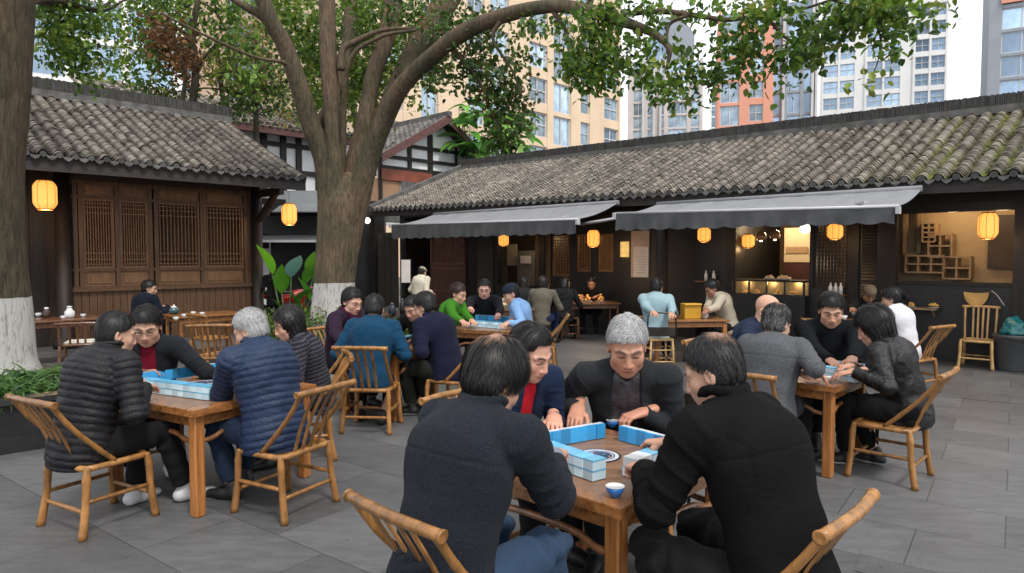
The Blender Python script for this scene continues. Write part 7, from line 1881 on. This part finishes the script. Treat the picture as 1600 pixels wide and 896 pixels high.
for i, px in enumerate((1203, 1222, 1228)):
    p = RB.P(RB.s(px, -.08), -.08, 0); heap(p[:2], zb_, .11 if i != 1 else .09, ('dish of pastries on the bar ledge, leftmost', 'stack of pale buns on the bar ledge', 'dish of pale pastries on the bar ledge, rightmost')[i], mat('pale_bun', (.7, .5, .28), .6, .2, 20, .2), hgt=.05)
for i, px in enumerate((1166, 1184, 1216, 1240)):
    p = RB.P(RB.s(px, -.09), -.09, 0); heap(p[:2], zc-.255, .085, ('golden snacks in the glass case, leftmost', 'golden snacks in the glass case, second from left', 'yellow snacks in the middle of the glass case', 'brown snacks at the right of the glass case')[i], plate=True, hgt=.06)
for i, px in enumerate((1105, 1117, 1300, 1308, 1316)):
    p = RB.P(RB.s(px, -.08), -.12, 0)
    z0 = zc-.02 if i < 2 else zc-.20
    lathe_thing('bottle', ('bottle on the dark shelf behind the man in cream, left', 'bottle on the dark shelf behind the man in cream, right', 'white bottle under the dark lattice, left', 'white bottle under the dark lattice, middle', 'white bottle under the dark lattice, right')[i], 'bottle', p, z0, [('body', [(.035, 0), (.035, .13), (.015, .17), (.015, .21)], M_WG), ('cap', [(.017, .21), (.017, .225), (0, .225)], M_GLASSFRAME)])
mb = MB(); 
for a_, b_, z0 in ((1092, 1126, zc-.05), (1290, 1326, zc-.23)): 
    mb = MB(); mb.prism([RB.P(RB.s(a_), -.19, z0), RB.P(RB.s(b_), -.19, z0), RB.P(RB.s(b_), -.0, z0), RB.P(RB.s(a_), -.0, z0)], (0, 0, .028)); tag(wb(mb, 'bottle_shelf', M_TIMBERL), 'narrow dark shelf holding bottles '+('behind the man in cream' if a_ < 1200 else 'under the dark lattice'), 'shelf')
# wall shelf with food, rack, bin, leaf fan
p0, p1 = RB.s(1415, -.03), RB.s(1468, -.03); zf_ = RB.z(1440, 481, -.1)
t = thing('wall_ledge', 'small wooden ledge with food on the dark wall right of the white shirt', 'shelf', RB.P((p0+p1)/2, 0, zf_)); mb = MB(); mb.prism([RB.P(p0, -.22, zf_-.03), RB.P(p1, -.22, zf_-.03), RB.P(p1, -.01, zf_-.03), RB.P(p0, -.01, zf_-.03)], (0, 0, .03)); wb(mb, 'board', M_SHELF, t)
mb = MB(); mb.bar(RB.P(p0+.05, -.01, zf_-.15), RB.P(p0+.05, -.18, zf_-.04), .02); mb.bar(RB.P(p1-.05, -.01, zf_-.15), RB.P(p1-.05, -.18, zf_-.04), .02); wb(mb, 'bracket', M_SHELF, t)
for px, lb in ((1424, 'pile of yellow pancakes on the wall ledge'), (1460, 'small heap of snacks at the right end of the wall ledge')): p = RB.P(RB.s(px, -.12), -.12, 0); heap(p[:2], zf_, .085, lb, mat('yellow_pancake', (.62, .36, .08), .6, .3, 20, .3), hgt=.07)
a_ = gp(1440, 556); b_ = gp(1492, 562); t = thing('low_rack', 'low two-tier wooden rack against the dark wall', 'rack', (a_+b_)/2); mb = MB()
w_ = unit(b_-a_); n_ = np.array([-w_[1], w_[0], 0]); L_n = np.linalg.norm(b_-a_); 
for z in (.22, .42): mb = MB(); mb.prism([(a_-t.location[:] if False else (a_-off(t)))+np.array([0, 0, z]), (b_-off(t))+np.array([0, 0, z]), (b_-off(t))+n_*.3+np.array([0, 0, z]), (a_-off(t))+n_*.3+np.array([0, 0, z])], (0, 0, .025)); mb.build('shelf', M_TIMBERL if z < .3 else mat('rack_board', (.15, .08, .035), .5, .3, 4, .1), t)
mb = MB(); mb.prism([(a_-off(t))+n_*.28+np.array([0, 0, .44]), (b_-off(t))+n_*.28+np.array([0, 0, .44]), (b_-off(t))+n_*.3+np.array([0, 0, .44]), (a_-off(t))+n_*.3+np.array([0, 0, .44])], (0, 0, .16)); mb.build('back_board', mat('rack_board'), t)
for p in (a_, b_): mb = MB(); mb.prism([(p-off(t))-w_*.01, (p-off(t))+w_*.015, (p-off(t))+w_*.015+n_*.3, (p-off(t))-w_*.01+n_*.3], (0, 0, .56)); mb.build('side', M_GLASSFRAME, t)
c_ = np.array([7.63, 10.20, 0]); t = thing('rubbish_bin', 'grey plastic bin at the right edge beside the pale chair', 'bin', (c_[0], c_[1]+.1, 0)); mb = MB(); mb.lathe([(.19, 0), (.20, .02), (.235, .50), (.25, .51), (.25, .55), (.22, .555), (.215, .5), (0, .48)], 20); mb.build('body', mat('dark_grey_plastic', (.06, .065, .07), .45, .15, 8, .05), t, True)
mb = MB(); rnd_tube(mb, [(-.2, -.15, .52), (-.1, -.27, .50), (.1, -.27, .50), (.2, -.15, .52)], .01); mb.build('handle', M_GLASSFRAME, t, True)
F_ = Field((-.3, -.25, -.02), (.3, .25, .35), .015); F_.cone((0, 0, .06), (0, 0, .16), .20, .17, .03); F_.cone((0, 0, .2), (.03, 0, .30), .10, .05, .05); F_.half((0, 0, .0), (0, 0, -1)); vs, qd = F_.mesh(); vs = relax(vs, qd, 1); nn_ = vnormals(vs, qd); vs = vs+nn_*((vnoise(vs*14, 3)-.5)*.05)[:, None]
o = mesh_obj('plastic_bag', vs, qd, mat('teal_plastic', (.01, .15, .16), .25, .2, 10, .3, coat=.3), None, True); o.location = (c_[0]+.02, c_[1]+.1, .55); o.scale = (.85, .85, .8); tag(o, 'teal plastic bag bulging out of the grey bin', 'bag')
s_ = RB.s(1527, -.06); zf2 = RB.z(1527, 463, -.06); mb = MB(); mb.prism([RB.P(s_+.17*math.cos(u)*(1 if u < PI else 1), -.06, zf2+.07-(.24*abs(math.sin(u)) if u > PI else .02*math.sin(u))) for u in np.linspace(0, 2*PI, 22)[:-1]], RB.y*.02); tag(wb(mb, 'wooden_scoop', mat('golden_wood', (.50, .30, .09), .5, .2, 6, .05)), 'half-round golden wooden scoop hung on the dark wall', 'scoop')
mb = MB(); rnd_tube(mb, [RB.P(RB.s(1551, -.08), -.08, RB.z(1551, 455, -.08)), RB.P(RB.s(1560, -.1), -.1, RB.z(1560, 462, -.1)), RB.P(RB.s(1572, -.15), -.15, RB.z(1572, 478, -.15))], .008); tag(wb(mb, 'cable', mat('grey_cable', (.3, .3, .3), .5, .1, 5, 0), None, True), 'thin pale cable drooping from the wall to the teal bag', 'cable')
# ---------------------------------------------------------------- goods by the far entry
gx = lambda px, Y: dp(px, 400, Y)*np.array([1, 1, 0])
t = lathe_thing('drum', 'beige cylindrical drum lantern by the entry behind the teal man', 'drum', gx(586, 13.2), .62, [('body', [(.135, 0), (.135, .30)], mat('beige_drum', (.40, .30, .22), .8, .1, 6, .05)), ('rim', [(.14, -.02), (.14, .02), (.0, .02)], M_TIMBERL)])
simple_table(gx(590, 13.3)[:2], 0., .7, .5, .62, 'low stand under the beige drum near the entry', M_WALNUT)
t = thing('yellow_crate', 'yellow crate right of the painted foot of the tree', 'crate', gx(563, 13.6), .2); mb = MB(); mb.box((-.24, -.16, .30), (.24, .16, .62), None, .01); mb.build('bin', mat('yellow_plastic', (.55, .28, .01), .45, .1, 6, .05), t)
mb = MB(); mb.box((-.26, -.18, .60), (.26, .18, .64), None, .008); mb.box((-.2, -.12, 0), (.2, .12, .30)); mb.build('rim', mat('yellow_plastic'), t)
simple_table(gx(640, 12.9)[:2], .1, 1.2, .5, .60, 'dark side table with pots behind the shrubs', M_DARK)
for i, (px, h_, r_, cc) in enumerate(((612, .22, .08, (.02, .03, .05)), (628, .30, .06, (.015, .015, .02)), (648, .20, .09, (.30, .26, .2)), (664, .24, .05, (.35, .05, .05)))):
    lathe_thing('pot', ('dark blue pot on the side table, leftmost', 'tall black pot on the side table', 'pale round pot on the side table', 'red bottle-shaped pot on the side table, rightmost')[i], 'pot', gx(px, 12.9), .602, [('body', [(r_*.6, 0), (r_, h_*.35), (r_*.8, h_*.75), (r_*.4, h_)], mat('pot_%d' % i, cc, .3, .2, 8, 0)), ('lid', [(r_*.45, h_), (r_*.3, h_+.03), (0, h_+.035)], mat('pot_lid', (.15, .14, .13), .4, .2, 6, 0))])
t = thing('signboard', 'narrow white poster stand by the doorway left of the standing person in white', 'sign', gx(634, 15.4)); mb = MB(); mb.box((-.10, -.01, 1.14), (.10, .01, 1.66)); mb.build('poster', M_WPAPER, t); mb = MB(); mb.box((-.12, .012, 0), (-.1, .03, 1.68)); mb.box((.1, .012, 0), (.12, .03, 1.68)); mb.build('frame', M_GLASSFRAME, t)
a_ = gx(806, 14.0); t = lathe_thing('steamer', 'stacked pale bamboo steamer behind the man in glasses', 'steamer', gx(782, 13.0), .74, [('basket', [(.13, 0), (.13, .06), (.14, .065), (.14, .08), (.13, .085), (.13, .14)], mat('steamer_cane', (.45, .36, .22), .6, .2, 10, .2)), ('lid', [(.145, .14), (.145, .16), (.10, .19), (0, .20)], mat('steamer_cane'))])
simple_table(gx(790, 13.1)[:2], .05, 1.1, .6, .735, 'dim green-topped table carrying the steamer', M_WALNUT)
# ---------------------------------------------------------------- motorbike in the gap
def wheel(mb, c, r, w_=.05, col=(.012, .012, .012)):
    P = [(c[0]+r*math.cos(a), c[1], c[2]+r*math.sin(a)) for a in np.linspace(0, 2*PI, 25)[:-1]]; mb.tube(P, w_, 10, closed=True)
mk = thing('motorbike', 'red and black motorbike parked in the gap behind the hedge', 'motorbike', gx(450, 16.2), .35)
for x in (-.62, .62):
    mb = MB(); wheel(mb, (x, 0, .30), .26, .048); tw = mb.build('wheel', mat('tyre_rubber', (.012, .012, .012), .7, .1, 10, .1), mk, True)
    mb = MB(); mb.tube([(x, -.04, .3), (x, .04, .3)], .04, 10)
    for k in range(10): a = 2*PI*k/10; mb.tube([(x, 0, .3), (x+.23*math.cos(a), 0, .3+.23*math.sin(a))], .008, 5)
    mb.build('rim', M_STEEL, tw)
F_ = Field((-.7, -.2, .3), (.75, .2, 1.1), .02); F_.cone((-.25, 0, .72), (.25, 0, .80), .13, .15, .05, (0, 1, 0), .7); F_.cone((.25, 0, .72), (.50, 0, .95), .12, .08, .05, (0, 1, 0), .8); F_.cone((.3, 0, .5), (.15, 0, .75), .10, .10, .05, (0, 1, 0), 1.2); F_.cone((-.3, 0, .72), (-.68, 0, .86), .10, .05, .04, (0, 1, 0), .8)
vs, qd = F_.mesh(); mesh_obj('body', vs, qd, mat('red_paint', (.42, .012, .010), .2, .1, 6, 0, coat=.8), mk, True)
mb = MB(); mb.tube([(.62, -.07, .3), (.47, -.07, .95)], .022, 8); mb.tube([(.62, .07, .3), (.47, .07, .95)], .022, 8); mb.build('fork', M_STEEL, mk, True)
mb = MB(); rnd_tube(mb, [(.36, -.36, 1.06), (.45, -.2, 1.02), (.47, 0, .99), (.45, .2, 1.02), (.36, .36, 1.06)], .014); mb.build('handlebar', M_GLASSFRAME, mk, True)
for sy in (-1, 1):
    mb = MB(); mb.tube([(.42, sy*.27, 1.04), (.44, sy*.34, 1.2)], .006, 6); mb.lathe([(.0, -.012), (.06, -.008), (.065, .005), (0, .012)], 14, frame((.43, sy*.36, 1.24), (0, 0, 1), (1, 0, 0))@np.eye(4)); mb.build('mirror', M_STEEL, mk, True)
mb = MB(); mb.lathe([(0, -.05), (.07, -.04), (.09, .03), (.0, .05)], 14, np.array([[0, 0, 1, .58], [0, 1, 0, 0], [-1, 0, 0, .92], [0, 0, 0, 1.]])); mb.build('headlight', M_STEEL, mk, True)
F_ = Field((-.7, -.15, .7), (.2, .15, 1.05), .02); F_.cone((-.60, 0, .90), (.05, 0, .86), .09, .10, .04, (0, 0, 1), .55); vs, qd = F_.mesh(); mesh_obj('saddle', vs, qd, mat('black_vinyl', (.015, .015, .016), .4, .1, 8, .1), mk, True)
mb = MB(); mb.box((-.18, -.14, .28), (.22, .14, .56), None, .04); mb.tube([(0, -.16, .3), (-.35, -.18, .26), (-.8, -.18, .34)], .035, 10); mb.build('engine', M_STEEL, mk)
# ================================================================ people
def hp(px, py, z=.79): p = gp(px, py, z); return (p[0], p[1], z)
BK = (.012, .011, .011); GY = dict(haircol=(.05, .05, .05), grey=.9)
def P_(label, pos, face, group=None, **sp): return build_person(label, 'person', pos, face, sp, group)
# --- nearest table
P_('man in a charcoal wool jacket with a bald spot at the nearest table', (-.27, 2.44), (.66, .75), near=2, S=1.18, T=1.03, lean=17, head=(-12, 30, 0), hfwd=.05, hair='bowl', bald=(.005, -.080, .028), thick=.018, slen=.055, whorl=(0, -.075, .12), messy=1.0, hs=1.00, neck=1.1,
   hands=((hp(800, 700), 'rest'), (hp(874, 716, .85), 'fist')), bulk=1.06, shw=1.03, feet=((-.12, .30), (.10, .34)), lcol=(.03, .055, .10),
   top=dict(mat=M_WOOL, col=(.020, .024, .033), collar='high', seam=2, arm=1.08, wr=1.1, undercuff=(.20, .20, .25), slen=.86, hem=.06, ex=.008))
P_('man in a black coat with a bare crown, right of the nearest table', (1.00, 2.45), (-.64, .77), near=2, S=1.17, T=1.07, lean=17, head=(18, 22, 0), hair='short', bald=(0, -.062, .038), thick=.008, haircol=(.016, .016, .017), grey=0., whorl=(0, -.07, .12), slen=.022, hs=.95, neck=1.15,
   hands=((hp(990, 738, .81), 'pinch'), (hp(1022, 696, .83), 'pinch')), bulk=1.10, shw=1.03, elout=.9, feet=((-.14, .30), (.12, .40)), lcol=(.010, .010, .011),
   top=dict(mat=M_KNIT, col=(.0075, .0070, .0075), collar='tall', arm=1.08, wr=1.3, ex=.010, seam=1))
P_('grey-haired man in a dark open jacket facing the camera at the nearest table', (.70, 4.16), (-.13, -1), near=2, S=1.20, T=.93, lean=13, head=(3, 25, 0), hair='short', haircol=(.30, .30, .30), grey=1., thick=.011, slen=.012, lift=.5, brow=(.05, .045, .04), hs=1.10, fl=.066, skin=(.46, .24, .16),
   hands=((hp(984, 661), 'hold'), (hp(893, 660), 'rest')), bulk=1.06, shw=1.10, lcol=(.01, .01, .012),
   top=dict(inner=(.045, .038, .048), imat=M_SATIN, open=.085, opend=.6, gap=.85, collar='stand', col=(.019, .021, .024), arm=1.12, vcut=.12, vgap=.7, wr=1.))
P_('woman with a red scarf and navy coat at the nearest table', (-.05, 4.02), (.62, -.78), near=2, S=1.18, T=.93, lean=15, head=(12, 25, 4), hair='bun', fl=.082, comb=(.02, -.06, .03), slen=.022, haircol=(.014, .012, .011), thick=.010, hs=1.06, lip=(.30, .07, .06), brow=(.03, .02, .018), skin=(.56, .31, .22),
   hands=((hp(868, 672), 'rest'), (hp(826, 682), 'rest')), shw=.95, scarf=None, lcol=(.012, .012, .014),
   top=dict(col=(.010, .020, .050), inner=(.42, .010, .020), open=.050, opend=.6, gap=.8, collar='shirt', arm=1.02, vgap=.1))
# --- left table
P_('man in a black quilted jacket at the left table, in profile', (-2.80, 4.36), (.52, .85), near=2, S=1.14, T=1.0, lean=14, head=(-14, 14, 0), hair='short', thick=.008, hs=1.0, slen=.016, haircol=(.016, .015, .015),
   hands=((hp(222, 600), 'rest'), (hp(236, 612, .81), 'rest')), bulk=1.10, feet=((-.05, .32), (.16, .52)), lcol=(.009, .009, .010), shoe=(.55, .55, .56), sole=(.6, .6, .6),
   top=dict(kind='puffer', mat=M_PUFF, col=(.011, .010, .012), collar='high', arm=1.12, ex=.008, hem=.02))
P_('man in a dark blazer over a burgundy sweater and blue collar at the left table', (-3.02, 5.62), (.42, -.91), near=2, S=1.14, T=.95, lean=15, head=(-6, 22, 0), hair='short', thick=.012, hs=1.06, glasses=True,
   hands=((hp(306, 574), 'rest'), (hp(240, 584), 'rest')), bulk=1.02, lcol=(.01, .01, .012), shoe=(.5, .5, .5),
   top=dict(inner=(.16, .006, .022), open=.060, opend=.5, gap=.8, collar='blazer', col=(.014, .016, .020), arm=1.06, vcut=.0))
P_('grey-haired man in a navy quilted jacket, seen from behind at the left table', (-1.66, 4.70), (-.86, .50), near=2, S=1.16, T=.97, lean=14, head=(22, 22, 0), hair='short', haircol=(.22, .22, .22), grey=.9, thick=.010, slen=.018, hs=1.0,
   hands=((hp(350, 598), 'rest'), (hp(352, 581, .81), 'pinch')), bulk=1.16, feet=((-.08, .30), (.14, .46)), lcol=(.012, .022, .045),
   top=dict(kind='puffer', mat=M_PUFF, col=(.013, .026, .062), collar='high', arm=1.12, ex=.008, hem=.04))
P_('dark-haired woman with a patterned sleeve behind the navy quilted jacket', (-1.70, 5.85), (-.85, -.45), near=1, S=1.10, T=.96, lean=14, head=(0, 20, 0), hair='long', thick=.012, hs=1.05, skin=(.56, .32, .23),
   hands=((hp(395, 590), 'rest'), (hp(385, 580), 'rest')), top=dict(col=(.015, .015, .02), stripes=(.06, .055, .07), collar='high', arm=1.05))
# --- middle table
P_('man in a teal blue sweater, seen square from behind at the middle table', (-1.46, 6.90), (.06, 1), near=1, S=1.14, T=.93, lean=12, head=(5, 22, 0), hair='short', thick=.010, haircol=(.018, .017, .017), grey=0., hs=1.05,
   hands=((hp(575, 545), 'rest'), (hp(598, 542), 'rest')), bulk=1.10, elout=1.0, lcol=(.012, .012, .014), feet=((-.16, .2), (.10, .05)),
   top=dict(mat=M_CLOTH, col=(.006, .042, .090), collar='stand', arm=1.12, wr=1.2))
P_('man in a dark navy jacket in profile at the middle table', (-.70, 7.28), (-.93, .36), near=1, S=1.15, T=.96, lean=17, head=(5, 25, 0), hair='short', thick=.011, hs=1.06,
   hands=((hp(640, 540), 'rest'), (hp(655, 532, .8), 'pinch')), bulk=1.14, feet=((-.05, .36), (.14, .28)), lcol=(.022, .022, .018), sole=(.5, .5, .5),
   top=dict(mat=M_CLOTH, col=(.008, .009, .026), collar='stand', arm=1.12))
P_('smiling woman in a purple coat and glasses at the middle table', (-2.02, 7.88), (.82, -.57), near=1, S=1.14, T=1.0, lean=13, head=(0, 18, 0), hair='short', thick=.012, hs=1.05, glasses=True, skin=(.58, .33, .24), lip=(.32, .06, .06), scarf=(.05, .006, .022), scarftail=True,
   hands=((hp(560, 540), 'rest'), (hp(540, 545), 'rest')), bulk=1.08, top=dict(col=(.022, .010, .024), collar='none', arm=1.1))
P_('person in black mostly hidden behind the dark navy jacket, reaching over the tiles', (-1.02, 8.2), (-.55, -.84), near=1, S=1.08, T=.95, lean=18, head=(0, 25, 0), hair='short',
   hands=((hp(598, 530), 'rest'), (hp(590, 528), 'rest')), top=dict(col=(.008, .008, .009), collar='stand'))
# --- the table behind
P_('person in a bright green sweater in profile', dp(695, 400, 9.9), (.95, -.3), near=1, S=1.12, T=.97, lean=12, head=(-5, 18, 0), hair='short', thick=.012, hs=1.05, haircol=(.03, .015, .01),
   hands=((hp(742, 508), 'rest'), (hp(732, 514), 'rest')), top=dict(col=(.035, .16, .010), collar='crew', arm=1.05))
P_('man in glasses and a black sweater facing the camera at the table behind', dp(757, 400, 10.9), (.02, -1), near=1, S=1.14, T=.97, lean=10, head=(0, 12, 0), hair='short', thick=.010, glasses=True, skin=(.58, .34, .26),
   hands=((hp(779, 502), 'fist'), (hp(733, 500, .86), 'fist')), bulk=1.05, elout=1.3, top=dict(col=(.008, .009, .013), collar='crew', arm=1.05))
P_('man in a light blue jacket and dark cap in profile', dp(822, 400, 9.9), (-.96, -.1), near=1, S=1.12, T=.97, lean=13, head=(5, 22, 0), hair='short', thick=.006, cap=((.015, .022, .04), 0),
   hands=((hp(790, 510), 'rest'), (hp(800, 504), 'rest')), bulk=1.05, lcol=(.02, .03, .06), top=dict(col=(.20, .36, .62), collar='shirt', arm=1.08))
# --- right table
P_('man in a grey tweed jacket seen from behind at the right table', (2.02, 5.34), (.62, .78), near=2, S=1.15, T=.94, lean=13, head=(-14, 22, 0), hair='short', bald=(0, -.04, .034), thick=.010, grey=.15, greyside=1, haircol=(.03, .03, .03), slen=.03, hs=1.06,
   hands=((hp(1262, 590), 'rest'), (hp(1280, 592), 'rest')), bulk=1.14, lcol=(.01, .01, .012), top=dict(mat=M_WOOL, col=(.125, .130, .142), collar='blazer', seam=2, arm=1.12, wr=.9, hem=.06))
P_('woman in a black leather jacket with a dark bob at the right table', (3.17, 5.36), (-.80, .60), near=2, S=1.13, T=.95, lean=17, head=(0, 25, 0), hair='bob', thick=.018, hs=1.10, messy=1.3,
   hands=((hp(1318, 590), 'rest'), (hp(1316, 580, .81), 'pinch')), bulk=1.04, feet=((-.02, .40), (.12, .22)), lcol=(.008, .008, .009), sole=(.55, .55, .55), top=dict(kind='leather', mat=M_LEATHER, col=(.005, .005, .006), collar='high', arm=1.08, wr=1.2, hem=.02))
P_('man in a black sweater facing the camera at the right table', (3.02, 6.55), (-.18, -1), near=2, S=1.17, T=1.0, lean=14, head=(-8, 22, 0), hair='short', thick=.013, hs=1.05, skin=(.52, .30, .20),
   hands=((hp(1330, 580), 'rest'), (hp(1310, 578), 'rest')), bulk=1.16, shw=1.05, lcol=(.01, .01, .012), top=dict(mat=M_KNIT, col=(.009, .010, .012), collar='stand', arm=1.08))
P_('bald man in navy with a maroon stripe at the right table', (2.28, 6.62), (.60, -.80), near=2, S=1.16, T=.98, lean=14, head=(10, 28, 0), hair='bald', glasses=True, skin=(.54, .31, .21),
   hands=((hp(1235, 600), 'rest'), (hp(1200, 600), 'rest')), bulk=1.10, top=dict(col=(.012, .020, .045), arms=(.012, .020, .045), inner=(.012, .014, .03), open=.03, opend=.3, gap=.6, collar='shirt', arm=1.06))
# --- back right
P_('woman in a white shirt with a black ponytail, seen from behind', (5.15, 8.80), (-.62, .78), near=1, S=1.10, T=.97, lean=12, head=(18, 15, 0), hair='pony', thick=.011, hs=1.02,
   hands=((hp(1340, 512, .8), 'rest'), (hp(1370, 508, .8), 'rest')), lcol=(.02, .02, .03), top=dict(col=(.66, .66, .70), collar='crew', sleeve=.5, arm=1.05))
P_('man in a flat tan cap and black top bent over bowls in the back', dp(1350, 400, 11.5), (-.15, -1), near=1, S=1.08, T=.94, lean=20, head=(0, 40, 0), hair='short', thick=.004, cap=((.16, .12, .08), 0), skin=(.32, .17, .11),
   hands=((hp(1340, 500, .8), 'rest'), (hp(1325, 500, .8), 'rest')), top=dict(col=(.006, .006, .006), collar='crew'))
P_('man in a pale blue shirt on the stool, seen from behind', dp(1025, 400, 10.7), (.25, .97), near=1, S=1.12, T=.98, lean=11, head=(-10, 18, 0), hair='short', thick=.010, seat=.46,
   hands=((hp(1030, 500, .8), 'rest'), (hp(1050, 500, .8), 'rest')), bulk=1.08, lcol=(.008, .010, .02), top=dict(col=(.28, .40, .44), collar='shirt', arm=1.08, stripes=(.25, .365, .405)))
P_('man in a cream shirt bent over a bowl in profile, behind the yellow box', dp(1140, 400, 11.5), (-1, -.1), near=1, S=1.12, T=.98, lean=20, head=(0, 28, 0), hair='short', thick=.012, skin=(.30, .15, .10), seat=.46,
   hands=((hp(1098, 492, .82), 'hold'), (hp(1100, 488, .84), 'hold')), bulk=1.06, top=dict(col=(.44, .39, .30), collar='shirt', arm=1.06))
# --- dim hall
P_('woman in an olive grey top with her back turned before the lattice windows', dp(845, 400, 13.2), (.35, .93), near=0, S=1.12, lean=10, head=(-30, 10, 0), hair='long', thick=.012,
   hands=((.2, .45, .8), 'rest') and (((-.15, .5, .8), 'rest'), ((.2, .5, .8), 'rest')), localhands=True, lcol=(.01, .02, .06), top=dict(col=(.12, .11, .085), collar='crew', arm=1.05))
P_('dark-haired person in shadow beside the olive grey top', dp(818, 400, 14.0), (.1, 1), near=0, S=1.08, lean=10, head=(0, 15, 0), hair='bob',
   hands=(((-.15, .5, .8), 'rest'), ((.2, .5, .8), 'rest')), localhands=True, top=dict(col=(.02, .02, .02), collar='crew'))
P_('dimly lit person in black eating at the table with lit food', dp(928, 400, 15.6), (-.35, -.93), near=0, S=1.05, lean=14, head=(0, 25, 0), hair='short', thick=.012, skin=(.32, .16, .10),
   hands=(((-.15, .4, .8), 'rest'), ((.2, .4, .8), 'rest')), localhands=True, top=dict(col=(.008, .008, .008), collar='crew'))
P_('person in black beside the dark screen, back to the yard', dp(880, 400, 13.9), (.2, .97), near=0, S=1.08, lean=14, head=(0, 30, 0), hair='bob',
   hands=(((-.15, .5, .8), 'rest'), ((.2, .5, .8), 'rest')), localhands=True, top=dict(col=(.006, .006, .007), collar='crew', stripes=(.03, .03, .032)))
# --- left teahouse and standing figures
P_('man in a dark blue sweater sitting with his back turned at the teahouse', dp(214, 400, 11.9), (.50, .86), near=1, S=1.08, T=.97, lean=13, head=(-40, 10, 0), hair='short', thick=.011, 
   hands=(((-.15, .5, .8), 'rest'), ((.2, .5, .8), 'rest')), localhands=True, top=dict(col=(.006, .009, .018), collar='crew', arm=1.1), bulk=1.08)
P_('standing man in black in the gap by the motorbike', dp(427, 400, 15.4), (-.5, .86), near=0, S=.90, stand=True, lean=4, head=(20, 10, 0), hair='short', feet=((-.1, 0), (.1, .02)),
   hands=(((-.2, .28, .95), 'rest'), ((.2, .28, .95), 'rest')), localhands=True, lcol=(.008, .008, .008), top=dict(col=(.007, .007, .008), collar='stand', hem=.3, hemz=.62))
P_('standing person in a white jacket and cap by the entry', dp(654, 400, 14.6), (.45, .6), near=0, S=.90, stand=True, lean=6, head=(0, 15, 0), hair='short', cap=((.45, .40, .30), 1), feet=((-.1, 0), (.1, .02)),
   hands=(((-.2, .25, .9), 'rest'), ((.2, .25, .9), 'rest')), localhands=True, lcol=(.02, .02, .02), top=dict(col=(.60, .55, .44), collar='stand', arm=1.2, hem=.15, hemz=.70), bulk=1.15)
print('TIME', time.time()-T_START)
